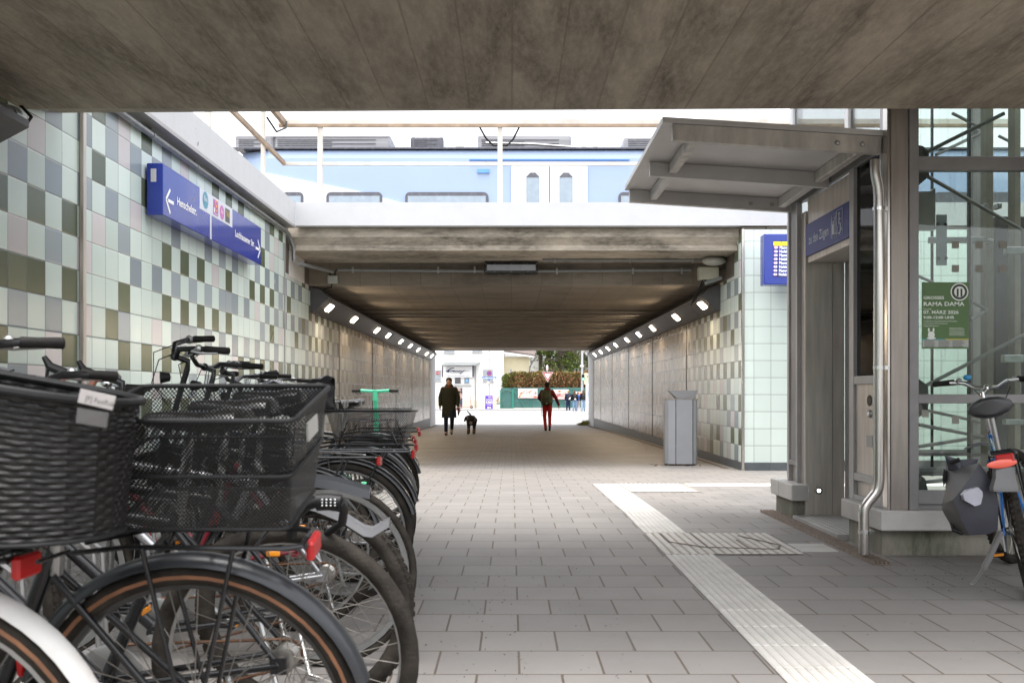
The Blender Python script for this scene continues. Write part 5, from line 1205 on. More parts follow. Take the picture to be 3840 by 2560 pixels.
# plastic saddle cover
blob("saddle_cover", [], .01, m_black) if False else None
sc = MB(); rs = []
random.seed(5)
for i in range(13):
    t_ = i/12; x = -1.20+.36*t_; w = .10*math.sin(math.pi*min(1, t_*.75+.25))**.6; z = .985+.035*math.sin(t_*9)*.5+.03*t_
    rs.append([(x+random.uniform(-.008, .008), 4.45+(w+random.uniform(-.012, .012))*math.cos(a), z+(.052 if math.sin(a) > 0 else .10)*math.sin(a)+random.uniform(-.009, .009)) for a in [2*math.pi*k/18 for k in range(18)]])
sc.rings(rs, True, True); o = sc.build("saddle_cover", mat("crumpled_black_plastic", (.012, .012, .014), .18, var=.2, bump=.6, bs=12), None, True)
tag(o, "crumpled shiny black plastic cover pulled over a bicycle saddle", "saddle cover")
# labels on the wicker basket
br_ = MB(); q = [(-.60+.15, 0)]
wbk = [c for c in bw.children if c.name.startswith("basket")][0]
Mw = Euler((0, 0, R(180)), 'XYZ').to_matrix().to_4x4(); Mw.translation = bw.location; Mwi = Mw.inverted()
def wq(pts, m, name, th=.004):
    b = MB(); a = [P(x, y, dd) for x, y, dd in pts]; b.rings([a, [p+Vector((0, th, 0)) for p in a]], True, True); b.v = [Mwi @ p for p in b.v]; return b.build(name, m, wbk, local=True)
wq([(302, 1457, 1.436), (432, 1486, 1.458), (419, 1537, 1.462), (291, 1508, 1.440)], mat("scuffed_label", (.50, .47, .46), .5), "label_plate")
wq([(290, 1528, 1.440), (406, 1548, 1.455), (398, 1603, 1.458), (284, 1585, 1.442)], mat("grey_reflector", (.10, .095, .095), .3), "reflector_plate")
tx_ = text("[F] FastRider", .011, P(318, 1500, 1.434), (1, .17, -.25), (.25, 0, 1), m_blackm, wbk, .85, name="label_text")
for v in tx_.data.vertices: v.co = Mwi @ (v.co+rootloc(wbk))
# bicycle rack
rk = thing("bicycle_rack", "low dark galvanised rack rail with wheel hoops under the row of parked bicycles", "bicycle rack", (-1.9, 4, 0))
b = MB(); b.tube([(-1.55, 1.2, .05), (-1.55, 7.8, .03)], .022, 8); b.tube([(-2.05, 1.2, .05), (-2.05, 7.8, .03)], .022, 8); b.build("rail", m_grey, rk, True)
for i in range(13):
    y = 1.45+i*.5; b = MB()
    for s in (-.035, .035): b.tube([(-1.5, y+s, .04), (-1.52, y+s, .42), (-1.62, y+s, .50), (-2.0, y+s, .50), (-2.1, y+s, .42), (-2.12, y+s, .04)], .009, 6)
    b.build("hoop", m_grey, rk, True)
ab = [c for c in ba.children if c.name.startswith("basket")][0]
b = MB(); b.box(-.262, -.258, -.05, .04, .955, .99); b.build("basket_badge", mat("worn_badge", (.34, .33, .31), .5), ab, local=True)
# ---- right hand bicycle
rb = bicycle("blue bicycle with black pannier and red oval reflector leaning on its kickstand beside the lift", 2.62, 4.72, -11, 65, -28,
     dict(frame=frm("bright_blue_frame", (.01, .14, .45)), guards=False, knobby=True, tr=.026, sz=.975, sw=1.3, sh=1.7, rise=.04, stem=m_chrome, back=.06, up=.045, bw=.27, bell=frm("blue_bell", (.02, .25, .5)), barm=m_chrome, stand=False, rack=True, saddle=mat("grey_black_saddle", (.03, .03, .033), .35)), group="bicycle by the lift")
del rb['group']
M = Euler((R(-11), 0, R(65)), 'XYZ').to_matrix().to_4x4(); M.translation = rb.location
Mi = M.inverted()
def rbpart(name, b, m, smooth=False, par=None):      # world-space shape made a child of the bike
    b.v = [Mi @ p for p in b.v]; return b.build(name, m, par or rb, smooth, local=True)
b = MB(); q = P(3757, 1738, 4.45); b.ell((0, 0, 0), (.073, .006, .021), 24, 10); ang = Euler((0, R(-7), 0)).to_matrix(); b.v = [ang @ v+q for v in b.v]; rbpart("oval_reflector", b, mat("coral_reflector", (.72, .10, .06), .35, coat=.5), True)
b = MB(); rs = []
for sx, sy, w, d in ((3767, 1750, .050, 4.47), (3770, 1790, .052, 4.45), (3770, 1830, .066, 4.43), (3772, 1842, .066, 4.43)): c = P(sx, sy, d); rs.append([(c.x-w, d+.02, c.z), (c.x-w*.9, d-.005, c.z), (c.x-w*.4, d-.015, c.z), (c.x+w*.4, d-.015, c.z), (c.x+w*.9, d-.005, c.z), (c.x+w, d+.02, c.z)])
b.rings(rs, True, True); rbpart("rear_mudguard", b, mat("smoke_plastic_guard", (.10, .10, .10), .35), True)
b = MB(); rs = []
for sx, sy, w in ((3722, 1668, .004), (3700, 1664, .018), (3670, 1666, .024), (3640, 1672, .018), (3617, 1683, .003)): c = P(sx, sy, 5.0); rs.append([(c.x, c.y-w, c.z-.003), (c.x, c.y, c.z+w*.3+.004), (c.x, c.y+w, c.z-.003), (c.x, c.y, c.z+w*.2)])
b.rings(rs, True, True); rbpart("front_mudguard", b, mat("grey_plastic_guard", (.085, .085, .09)), True)
b = MB(); b.tube([P(3752, 1995, 4.7), P(3712, 2085, 4.72), P(3690, 2130, 4.74)], .016, 10); b.tube([P(3690, 2130, 4.74), P(3650, 2186, 4.80), P(3636, 2190, 4.80)], [.010, .008, .006], 8); rbpart("kickstand", b, m_grey, True)
pn = thing("pannier_bag", "black and grey roll-top pannier bag with a pale hexagonal reflector on the blue bicycle", "bag", (2.3, 4.65, .3))
def pq(sx, sy, d): return P(sx, sy, d)
fr = [(3672, 1735), (3700, 1775), (3722, 1820), (3745, 1880), (3742, 1985), (3712, 2000), (3640, 2006), (3625, 1990), (3600, 1935), (3574, 1872), (3600, 1840), (3640, 1790)]
bk2 = [(3548, 1745), (3620, 1735), (3680, 1760), (3700, 1880), (3695, 1985), (3660, 1990), (3600, 1990), (3572, 1965), (3530, 1905), (3537, 1890), (3545, 1840), (3546, 1790)]
b = MB(); A = [pq(x, y, 4.50) for x, y in fr]; cF = pq(3668, 1880, 4.47); B2 = [pq(x, y, 4.72) for x, y in bk2]; cB = pq(3620, 1870, 4.76)
n = len(A); b.add([cF]+A, [(0, i+1, (i+1) % n+1) for i in range(n)]); b.build("front_panel", mat("navy_black_tarpaulin", (.018, .019, .028), .5, var=.15, bump=.25, bs=9), pn, True)
mid = [(a*.5+c*.5)+Vector((-.03 if i > 5 else .01, 0, -.01)) for i, (a, c) in enumerate(zip(A, B2))]
b = MB(); b.rings([A, mid, B2]); b.add([cB]+B2, [(0, (i+1) % n+1, i+1) for i in range(n)]); b.build("body", mat("grey_tarpaulin", (.085, .082, .08), .5, var=.15, bump=.3, bs=10), pn, True)
b = MB(); b.rings([[pq(3543, 1708, 4.66), pq(3600, 1722, 4.64), pq(3668, 1720, 4.6), pq(3664, 1740, 4.6), pq(3605, 1762, 4.62), pq(3556, 1760, 4.66)], [pq(3543, 1706, 4.74), pq(3600, 1722, 4.74), pq(3668, 1722, 4.72), pq(3664, 1742, 4.72), pq(3605, 1764, 4.74), pq(3556, 1762, 4.76)]], True, True); b.build("roll_top", mat("navy_black_tarpaulin", (.018, .019, .028)), pn)
b = MB(); hx_ = [(3612, 1855), (3628, 1838), (3668, 1826), (3684, 1842), (3686, 1858), (3678, 1890), (3656, 1897), (3618, 1875)]
c3 = pq(3650, 1862, 4.455); H = [pq(x, y, 4.455) for x, y in hx_]; b.rings([H, [p+Vector((0, .03, 0)) for p in H]], True, True); b.build("reflective_patch", mat("pale_reflective", (.32, .32, .37), .3), pn)
b = MB(); b.tube([pq(3570, 1960, 4.6), pq(3575, 1985, 4.58), pq(3610, 2000, 4.56)], .010, 8); b.build("strap", m_blackm, pn); b = MB(); b.tube([pq(3560, 1735, 4.62), pq(3600, 1722, 4.6)], .012, 6); b.build("strap", m_blackm, pn)
b = MB(); b.rings([[pq(3540+dx, 1780+dy, 4.68) for dx, dy in ((0, -25), (8, -15), (8, 25), (-2, 45), (-6, 10))], [pq(3540+dx, 1780+dy, 4.72) for dx, dy in ((0, -25), (8, -15), (8, 25), (-2, 45), (-6, 10))]], True, True); b.build("side_strap_pad", m_blackm, pn)
# ================================================================ PEOPLE
m_skin = mat("skin", (.42, .25, .18), .5, var=.06)
def hand(pr, w, d, s=1., curl=.5, side=1):
    """palm, four unequal bent fingers and a thumb; d = pointing direction"""
    w = Vector(w); d = Vector(d).normalized(); f = Vector((0, 1, 0)) if abs(d.y) < .8 else Vector((0, 0, 1))
    a = d.cross(f).normalized(); f = a.cross(d).normalized()
    pr.append(('c', w, w+d*.075*s, .024*s, .030*s))
    for i, L in enumerate((.072, .080, .074, .058)):
        q = w+d*.085*s+f*(.030-.020*i)*s; k = q+d*L*.5*s; e = k+(d*(1-curl)+a*side*curl).normalized()*L*.55*s
        pr += [('c', q, k, .0095*s, .009*s), ('c', k, e, .009*s, .0075*s)]
    t0 = w+d*.03*s+f*.03*s; t1 = t0+(d*.6+f*.6)*.04*s; pr += [('c', t0, t1, .012*s, .010*s), ('c', t1, t1+(d+a*side*.5)*.025*s, .010*s, .008*s)]
def person(label, X, Y, H, yaw, legs, arms, group=None, look=0., name="person", z0=None):
    """legs: ((knee),(ankle),(toe dir)) per side in a 1.70 m figure; arms: ((elbow),(wrist),(dir))"""
    s = H/1.70; T = Matrix.Translation((X, Y, gz(Y) if z0 is None else z0)) @ Matrix.Rotation(R(yaw), 4, 'Z') @ Matrix.Scale(s, 4)
    t = thing(name, label, "person", (X, Y, gz(Y)), group)
    def W_(pr):
        out = []
        for p in pr:
            if p[0] == 'e': out.append(('r', ell_rings(p[1], p[2], T)))
            elif p[0] == 'r': out.append(('r', [[T @ Vector(q) for q in r] for r in p[1]]))
            else: out.append(('c', T @ Vector(p[1]), T @ Vector(p[2]), p[3]*s, p[4]*s))
        return out
    hd = [('e', (0, .02+look*.05, 1.585), (.075, .092, .112)), ('e', (0, .055+look*.06, 1.52), (.045, .05, .04)), ('c', (0, .105+look*.06, 1.60), (0, .118+look*.06, 1.568), .009, .014), ('e', (.077, .01, 1.58), (.012, .02, .03)), ('e', (-.077, .01, 1.58), (.012, .02, .03)), ('c', (0, -.005, 1.40), (0, .015, 1.52), .052, .048)]
    body = hd+[('e', (0, 0, .95), (.155, .11, .13)), ('e', (0, 0, 1.12), (.135, .10, .20)), ('e', (0, 0, 1.28), (.165, .105, .16)), ('c', (-.15, 0, 1.385), (.15, 0, 1.385), .055, .055)]
    for i, (kn, an, fd) in enumerate(legs):
        sx = (-1, 1)[i]*.085; body += [('c', (sx, 0, .90), kn, .085, .055), ('c', kn, an, .053, .036), ('c', an, Vector(an)+Vector(fd)*.12, .036, .028)]
    for i, (el, wr, dr) in enumerate(arms):
        sx = (-1, 1)[i]*.185; body += [('c', (sx, 0, 1.38), el, .048, .040), ('c', el, wr, .038, .026)]; hand(body, wr, dr, 1., .45, (1, -1)[i])
    blob("body", W_(body), .011*s, m_skin, t)
    return t, W_, s, T
def ell_rings(c, r, T, n=16, m=10):
    c = Vector(c); out = []
    for i in range(m+1):
        a = math.pi*i/m; q = max(.02, math.sin(a)); out.append([T @ Vector((c.x+r[0]*q*math.cos(2*math.pi*k/n), c.y+r[1]*q*math.sin(2*math.pi*k/n), c.z-r[2]*math.cos(a))) for k in range(n)])
    return out
def ering(x, y, z, rx, ry, n=20): return [(x+rx*math.cos(2*math.pi*k/n), y+ry*math.sin(2*math.pi*k/n), z) for k in range(n)]
def legsclo(legs, r=1.25, cut=0.):
    pr = [('e', (0, 0, .95), (.165, .125, .13))]
    for i, (kn, an, fd) in enumerate(legs):
        sx = (-1, 1)[i]*.085; kn, an = Vector(kn), Vector(an); e = kn.lerp(an, 1-cut); pr += [('c', (sx, 0, .90), kn, .095, .064*r/1.15), ('c', kn, e, .062*r/1.15, .047*r/1.1)]
    return pr
def shoes(legs, hi=.0):
    pr = []
    for kn, an, fd in legs:
        an, fd, kn = Vector(an), Vector(fd), Vector(kn); dn = (an-kn).normalized()
        h = an+dn*.045-fd*.03; pr += [('c', h, h+fd*.17, .040, .034), ('c', an-dn*hi, h, .050, .046), ('e', h+fd*.10, (.042, .045, .03))]
    return pr
def jacket(arms, hem, rx=.19, ry=.13, sh=1.42, hemr=None, loose=1.):
    h = hemr or (rx, ry)
    pr = [('r', [ering(0, 0, hem, h[0], h[1]), ering(0, 0, (hem+1.1)/2, rx*.97, ry), ering(0, 0, 1.18, rx*.93, ry), ering(0, 0, 1.30, rx*1.02, ry), ering(0, 0, sh-.05, rx*1.05, ry*.95), ering(0, 0, sh, rx*.75, ry*.75), ering(0, 0, sh+.04, .075, .075)])]
    for i, (el, wr, dr) in enumerate(arms):
        sx = (-1, 1)[i]*.175; pr += [('c', (sx, 0, 1.37), el, .072*loose, .062*loose), ('c', el, Vector(el).lerp(Vector(wr), .97), .060*loose, .044*loose)]
    return pr
def col(nm, c, r=.85, var=.2, vs=14, bump=.2): return mat(nm, c, r, var=var, vs=vs, bump=bump, bs=50, spec=.25)
# --- woman with the dog, walking towards us
wx = P(1684, 0, 27.8).x
LG = (((-.10, .14, .50), (-.075, -.12, .17), (0, .75, -.66)), ((.085, .10, .50), (.085, .06, .075), (0, 1, -.02)))   # her right leg behind
AR = (((-.27, .0, 1.12), (-.265, .07, .88), (0, .15, -1)), ((.26, -.02, 1.12), (.265, .05, .885), (.0, .12, -1)))
t, Wf, s_, T_ = person("person in a long dark olive coat and knitted beanie walking towards us with a dog", wx, 27.8, 1.69, 180, LG, AR, look=.6)
coat = jacket(AR, .52, .215, .15, 1.43, (.225, .17), 1.12)
blob("coat", Wf(coat), .012, col("olive_coat", (.030, .032, .020), vs=30), t)
blob("hood", Wf([('r', [ering(0, -.02, 1.38, .14, .12), ering(0, -.03, 1.44, .135, .12), ering(0, -.04, 1.50, .11, .10), ering(0, -.05, 1.53, .08, .06)])]), .011, col("olive_coat", (.030, .032, .020)), t)
blob("scarf", Wf([('e', (0, .06, 1.44), (.085, .07, .055)), ('e', (0, .105, 1.37), (.045, .03, .06))]), .010, col("rust_scarf", (.16, .055, .03)), t)
blob("beanie", Wf([('e', (0, .02, 1.635), (.090, .104, .085)), ('r', [ering(0, .02, 1.60, .092, .105), ering(0, .02, 1.65, .092, .105)])]), .010, col("dark_beanie", (.018, .019, .018)), t)
blob("trousers", Wf(legsclo(LG, 1.25, .12)), .012, col("navy_jeans", (.012, .018, .040)), t)
blob("boots", Wf(shoes(LG, .17)), .011, col("brown_boots", (.085, .06, .04)), t)
blob("hair", Wf([('e', (.05, .0, 1.50), (.035, .05, .09)), ('e', (-.05, .0, 1.50), (.035, .05, .09)), ('e', (0, -.02, 1.57), (.082, .085, .09))]), .011, col("dark_brown_hair", (.03, .018, .012)), t)
hw = T_ @ Vector((.265, .07, .80))
ls = thing("dog_leash", "retractable lead with a red cord loop hanging from the person's gloved hand", "lead", tuple(hw))
b = MB(); q = P(1719, 1545, 27.6); b.bbox(q.x-.022, q.x+.022, q.y-.02, q.y+.02, q.z-.09, q.z+.11, .01); b.build("handle", m_blackm, ls)
b = MB(); b.tube([P(1712, 1533, 27.6), P(1722, 1530, 27.55), P(1726, 1538, 27.55), P(1719, 1546, 27.6), P(1724, 1547, 27.6)], .022, 6); b.build("red_loop", m_red, ls, True)
b = MB(); b.tube([P(1719, 1556, 27.6), P(1723, 1575, 27.7), P(1730, 1592, 27.9), P(1742, 1590, 28.3), P(1756, 1560, 28.6)], .004, 4); b.build("cord", mat("pale_cord", (.6, .6, .58), .6), ls)
# --- dog
DX, DY = P(1764, 0, 28.8).x, 28.8; g0 = gz(28.8)
dg2 = thing("dog", "black tricolour dog with a white face blaze walking towards us in the underpass", "dog", (DX, DY, g0))
def D(x, y, z): return Vector((DX+x, DY+y, g0+z))      # -y is towards the camera
pr = [('c', D(.03, -.14, .44), D(.05, .30, .46), .135, .115), ('c', D(.03, -.20, .42), D(.02, -.10, .38), .115, .125), ('c', D(.02, -.22, .48), D(-.04, -.34, .52), .085, .075),
      ('e', D(-.05, -.40, .50), (.085, .10, .085)), ('c', D(-.055, -.47, .47), D(-.06, -.56, .43), .048, .036), ('c', D(-.13, -.38, .53), D(-.155, -.40, .42), .022, .030), ('c', D(.03, -.38, .53), D(.055, -.40, .42), .022, .030)]
for x, y in ((-.065, -.16), (.105, -.20)):
    pr += [('c', D(x, y, .40), D(x, y+.03, .23), .055, .034), ('c', D(x, y+.03, .23), D(x, y-.01, .05), .032, .027), ('c', D(x, y-.01, .04), D(x, y-.06, .028), .034, .028)]
for x, y in ((-.05, .30), (.12, .36)):
    pr += [('c', D(x, y, .42), D(x, y-.06, .28), .085, .055), ('c', D(x, y-.06, .28), D(x, y+.07, .16), .045, .028), ('c', D(x, y+.07, .16), D(x, y+.03, .04), .026, .025), ('c', D(x, y+.03, .03), D(x, y-.03, .026), .030, .026)]
pr += [('c', D(.02, .38, .50), D(-.03, .46, .60), .032, .026), ('c', D(-.03, .46, .60), D(-.13, .46, .71), .024, .014)]
blob("body", pr, .012, col("black_fur", (.014, .014, .016), .8), dg2)
blob("face_blaze", [('c', D(-.06, -.495, .55), D(-.06, -.535, .47), .014, .020), ('e', D(-.062, -.565, .435), (.037, .02, .026)), ('e', D(.02, -.32, .36), (.05, .03, .06))], .008, col("white_fur", (.38, .36, .33)), dg2)
blob("tan_markings", [('e', D(-.10, -.50, .46), (.022, .03, .03)), ('e', D(-.015, -.50, .46), (.022, .03, .03)), ('e', D(-.065, -.20, .10), (.032, .045, .09)), ('e', D(.105, -.235, .10), (.032, .045, .09))], .008, col("tan_fur", (.16, .08, .04)), dg2)
blob("nose", [('e', D(-.06, -.592, .452), (.02, .014, .015))], .005, m_blackm, dg2)
b = MB(); b.tube([D(.02+.13*math.cos(a), -.25, .47+.11*math.sin(a)) for a in [2*math.pi*k/14 for k in range(14)]], .012, 6, True); b.build("harness", m_galv, dg2)
# --- backpacker walking away
bx_, by_ = P(2052, 0, 32.4).x, 32.4
LG = (((-.09, .06, .50), (-.055, .03, .075), (0, 1, 0)), ((.09, .04, .50), (.085, -.10, .15), (0, .65, -.75)))
AR = (((-.29, .03, 1.15), (-.16, .16, 1.0), (.5, .5, -.2)), ((.31, -.02, 1.13), (.405, .06, .90), (.12, .1, -1)))
t, Wf, s_, T_ = person("person in a maroon jacket and red trousers walking away with a large backpack", bx_, by_, 1.68, 0, LG, AR)
blob("jacket", Wf(jacket(AR, .92, .185, .13)), .012, col("maroon_jacket", (.13, .012, .02)), t)
blob("hood", Wf([('e', (0, -.06, 1.45), (.12, .08, .075))]), .011, col("maroon_jacket", (.13, .012, .02)), t)
blob("trousers", Wf(legsclo(LG, 1.2)), .012, col("red_trousers", (.34, .02, .02)), t)
blob("shoes", Wf(shoes(LG)), .011, m_blackm, t)
blob("beanie", Wf([('e', (0, .0, 1.625), (.088, .10, .085)), ('e', (0, -.01, 1.57), (.083, .09, .07))]), .010, col("black_beanie", (.010, .010, .010)), t)
pk = thing("backpack", "large olive hiking backpack on the back of the person in red trousers", "backpack", (bx_-.03, by_-.22, .6))
def K(x, y, z): return T_ @ Vector((x, y, z))
Wk = lambda pr: [(p[0], [[T_ @ Vector(q) for q in r] for r in p[1]]) if p[0] == 'r' else (('r', ell_rings(p[1], p[2], T_)) if p[0] == 'e' else ('c', T_ @ Vector(p[1]), T_ @ Vector(p[2]), p[3], p[4])) for p in pr]
m_pk = col("olive_backpack", (.055, .065, .035), .7)
blob("main_compartment", Wk([('r', [ering(-.03, -.21, .90, .17, .10), ering(-.04, -.23, 1.0, .19, .13), ering(-.05, -.23, 1.2, .185, .13), ering(-.06, -.21, 1.36, .16, .11), ering(-.06, -.20, 1.43, .10, .07)])]), .012, m_pk, pk)
blob("front_pocket", Wk([('r', [ering(-.05, -.32, .93, .12, .05), ering(-.06, -.34, 1.0, .14, .06), ering(-.07, -.34, 1.16, .13, .05), ering(-.07, -.31, 1.22, .10, .03)])]), .011, col("dark_olive_pocket", (.035, .042, .024), .7), pk)
b = MB(); b.tube([K(.02, -.32, 1.25), K(.06, -.30, 1.35), K(.03, -.24, 1.43)], .010, 6); b.build("strap", m_blackm, pk, True); b = MB(); b.tube([K(-.2, -.15, .93), K(-.215, -.16, .75), K(-.20, -.14, .55), K(-.17, -.14, .52)], .009, 6); b.build("strap", m_blackm, pk, True); b = MB(); b.tube([K(.15, -.15, .95), K(.20, -.05, 1.05), K(.2, .02, 1.2)], .012, 6); b.build("strap", m_blackm, pk, True)
b = MB(); b.box(0, .05, -.001, .001, 0, .012, Matrix.Translation(K(-.06, -.405, .95)) @ Matrix.Rotation(R(-12), 4, 'Y')); b.build("patch", m_wtext, pk)
b = MB(); b.tube([K(.02, -.35, 1.0), K(0, -.36, 1.1)], .012, 6); b.build("buckle_strip", mat("pale_webbing", (.4, .38, .30), .6), pk)
# --- students
grp = "pupils waiting to cross beyond the underpass"
for (sx, top, lab, jc, tc, hc, hair, jl, bag) in (
    (2131, 1463, "pupil in navy hoodie and navy trousers with short fair hair", (.012, .02, .055), (.012, .022, .06), (.30, .20, .10), False, 'b', (.02, .02, .022)),
    (2155, 1464, "pupil in black top and light blue jeans with long brown hair", (.016, .014, .014), (.16, .27, .42), (.10, .05, .03), True, 'b', (.014, .014, .016)),
    (2167, 1468, "pupil in bright blue jacket half hidden behind the long haired one", (.05, .12, .34), (.45, .40, .42), (.28, .14, .07), False, 'n', None),
    (2188, 1461, "pupil in black jacket and pale jeans with very long brown hair, rightmost", (.012, .012, .014), (.26, .36, .46), (.10, .05, .03), True, 'b', (.016, .016, .018))):
    d = 70.8 if sx != 2167 else 71.6; X = P(sx, 0, d).x; H = (1543-top)*d/F
    k = 1 if sx in (2131, 2167) else -1
    LG = (((-.09, .08*k, .50), (-.10, .10*k, .08), (0, 1, 0)), ((.09, .02, .50), (.09, -.12*k, .10), (0, .95, -.2)))
    AR = (((-.24, -.03, 1.13), (-.24, .03, .90), (0, .1, -1)), ((.24, -.03, 1.13), (.25, .02, .90), (0, .1, -1)))
    t, Wf, s_, T_ = person(lab, X, d, H, 6*k, LG, AR, grp, z0=1-(1543-HY)*d/F)
    nm = "%d" % sx
    blob("jacket", Wf(jacket(AR, .93, .20, .14, loose=1.05)), .016, col("pupil_jacket_"+nm, jc), t)
    blob("trousers", Wf(legsclo(LG, 1.5)), .016, col("pupil_trousers_"+nm, tc), t)
    blob("shoes", Wf(shoes(LG)), .014, m_wtext if k > 0 else m_grey, t)
    hp = [('e', (0, -.01, 1.60), (.088, .098, .10))]
    if hair: hp += [('r', [ering(0, -.07, 1.16, .07, .03), ering(0, -.09, 1.30, .10, .05), ering(0, -.08, 1.45, .10, .06), ering(0, -.04, 1.58, .09, .08)])]
    blob("hair", Wf(hp), .013, col("hair_"+nm, hc), t)
    if bag:
        pb = thing("school_bag", {2131: "black school bag with white emblem on the pupil in navy", 2155: "black school bag with white triangle mark on the long haired pupil", 2188: "plain black school bag on the rightmost pupil"}[sx], "backpack", (X, d-.2, .7), "school bags on the pupils' backs")
        z_ = 1.16 if not hair else 1.12
        blob("pack", [('r', [[T_ @ Vector(q) for q in r] for r in (ering(.03, -.19, z_-.22, .12, .05), ering(.03, -.22, z_-.18, .15, .09), ering(.03, -.22, z_+.1, .14, .09), ering(.03, -.19, z_+.22, .10, .05))])], .014, col("bag_"+nm, bag, .6), pb)
        if sx != 2188:
            b = MB(); c = T_ @ Vector((.06, -.325, z_-.10)); r = .09
            if sx == 2155: b.add([(c.x-r, c.y, c.z-r*.6), (c.x+r, c.y, c.z-r*.6), (c.x, c.y, c.z+r*.9)], [(0, 1, 2)])
            else: b.add([(c.x-r*.9, c.y, c.z-r), (c.x+r*.3, c.y, c.z-r*.9), (c.x+r, c.y, c.z+r), (c.x-r*.1, c.y, c.z+r*.8)], [(0, 1, 2, 3)])
            b.build("emblem", m_wtext, pb)

# ================================================================ FAR SIDE OF THE STREET
m_cream = mat("cream_render", (.72, .68, .56), .9, var=.05, vs=.8); m_wr = mat("white_render", (.80, .80, .77), .9, var=.04, vs=.8)
m_wingr = mat("yellow_render", (.74, .66, .46), .9, var=.05, vs=.8); m_roof = mat("brown_roof_tiles", (.14, .11, .10), .8, var=.3, vs=6)
m_pane = mat("grey_window_pane", (.34, .37, .40), .15, .1)
def fx(sx, d): return P(sx, 0, d).x
def fz(sy, d): return P(0, sy, d).z
def rbox(b, sx0, sx1, sy0, sy1, d, th, dd=0.): b.box(fx(sx0, d), fx(sx1, d), d+dd, d+dd+th, fz(sy1, d), fz(sy0, d)); return b
D0 = 84.0; zb0 = gz(84)
hs = thing("driving_school_house", "pale cream two storey house with the driving school sign over its window", "house", (fx(1690, D0), D0, zb0))
b = MB(); b.box(fx(1380, D0), fx(1889, D0), D0, D0+9, zb0-.2, 7.2); b.build("wall", m_wr, hs)
b = MB(); b.box(fx(1380, D0), fx(1889, D0), D0-.02, D0, zb0-.2, fz(1500, D0)); b.build("plinth_band", m_cream, hs)
b = MB(); b.prism([(D0-.6, 7.15), (D0+4.5, 10.3), (D0+9.6, 7.15)], 'x', fx(1370, D0), fx(1892, D0)); b.build("roof", m_roof, hs)
def window(par, sx0, sx1, sy0, sy1, d, pane=m_pane, sill=True, name="window"):
    b = MB(); rbox(b, sx0-1.3, sx1+1.3, sy0-1.3, sy1+1.3, d, .04, -.045); f = b.build(name, m_wtext, par)
    b = MB(); rbox(b, sx0, sx1, sy0, sy1, d, .02, -.062); b.build("pane", pane, f)
    if sill: b = MB(); rbox(b, sx0-3, sx1+3, sy1+1.5, sy1+3.5, d, .14, -.14); b.build("sill", m_greyl, f)
    return f
window(hs, 1632, 1653, 1387, 1429, D0); w2 = window(hs, 1811, 1849, 1385, 1428, D0)
window(hs, 1706, 1728, 1416, 1438, D0, mat("dark_pane", (.12, .12, .13), .15), False); window(hs, 1741, 1760, 1416, 1438, D0, m_pane, False)
window(hs, 1665, 1704, 1305, 1322, D0); window(hs, 1772, 1808, 1305, 1319, D0)
b = MB(); rbox(b, 1665, 1768, 1444, 1447, D0, .18, -.18); b.build("ledge", m_greyl, hs)
b = MB(); rbox(b, 1734, 1738, 1447, 1534, D0, .03, -.03); rbox(b, 1706, 1711, 1447, 1534, D0, .03, -.03); b.build("door_frame", m_wtext, hs)
b = MB(); b.add([P(1648, 1368, D0-1.5), P(1782, 1368, D0-1.5), P(1802, 1358, D0), P(1668, 1358, D0)], [(0, 1, 2, 3)]); b.add([P(1648, 1369.5, D0-1.5), P(1782, 1369.5, D0-1.5), P(1802, 1359.5, D0), P(1668, 1359.5, D0)], [(0, 3, 2, 1)]); b.rings([[P(1648, 1368, D0-1.5), P(1782, 1368, D0-1.5), P(1802, 1358, D0), P(1668, 1358, D0)], [P(1648, 1369.5, D0-1.5), P(1782, 1369.5, D0-1.5), P(1802, 1359.5, D0), P(1668, 1359.5, D0)]]); b.build("porch_roof", m_galv, hs)
b = MB(); b.tube([P(1783, 1372, D0-.1), P(1783, 1534, D0-.1)], .05, 8); b.build("rain_pipe", m_greyl, hs)
# sign
D1 = D0-.35
fs = thing("shop_sign", "white shop sign with dark ends and the handwritten name Freeway over the driving school window", "sign", (fx(1717, D1), D1, fz(1414, D1)))
b = MB(); rbox(b, 1662, 1771, 1372, 1414, D1, .2); b.build("panel", m_wtext, fs)
b = MB(); rbox(b, 1657.5, 1661.8, 1371, 1413, D1, .22, -.01); rbox(b, 1771.2, 1776, 1371, 1413, D1, .22, -.01); rbox(b, 1657.5, 1776, 1370.5, 1371.8, D1, .22, -.012); b.build("dark_end", mat("dark_violet_grey", (.07, .055, .075), .5), fs)
m_navy = mat("navy_ink", (.02, .03, .09), .5)
def stroke(pts, w, name, par, m, d=D1-.03): b = MB(); b.tube([P(x, y, d) for x, y in pts], w, 5); return b.build(name, m, par)
stroke([(1703, 1379), (1696, 1380), (1688, 1383), (1679, 1388), (1672, 1392), (1676, 1394), (1682, 1390), (1686, 1384), (1684, 1392), (1681, 1396), (1678, 1394)], .035, "handwriting", fs, m_navy)
stroke([(1687, 1396), (1690, 1389), (1694, 1388), (1693, 1394), (1698, 1389), (1700, 1388), (1698, 1394), (1702, 1393), (1705, 1389), (1702, 1389), (1701, 1394), (1706, 1393), (1709, 1389), (1707, 1394), (1711, 1394), (1713, 1389), (1715, 1394), (1718, 1389)], .028, "handwriting", fs, m_navy)
stroke([(1718, 1389), (1716, 1393), (1720, 1394), (1723, 1388), (1722, 1393), (1727, 1392), (1731, 1388), (1730, 1393), (1735, 1393), (1742, 1387), (1733, 1396), (1726, 1402), (1723, 1399), (1728, 1396)], .028, "handwriting", fs, m_navy)
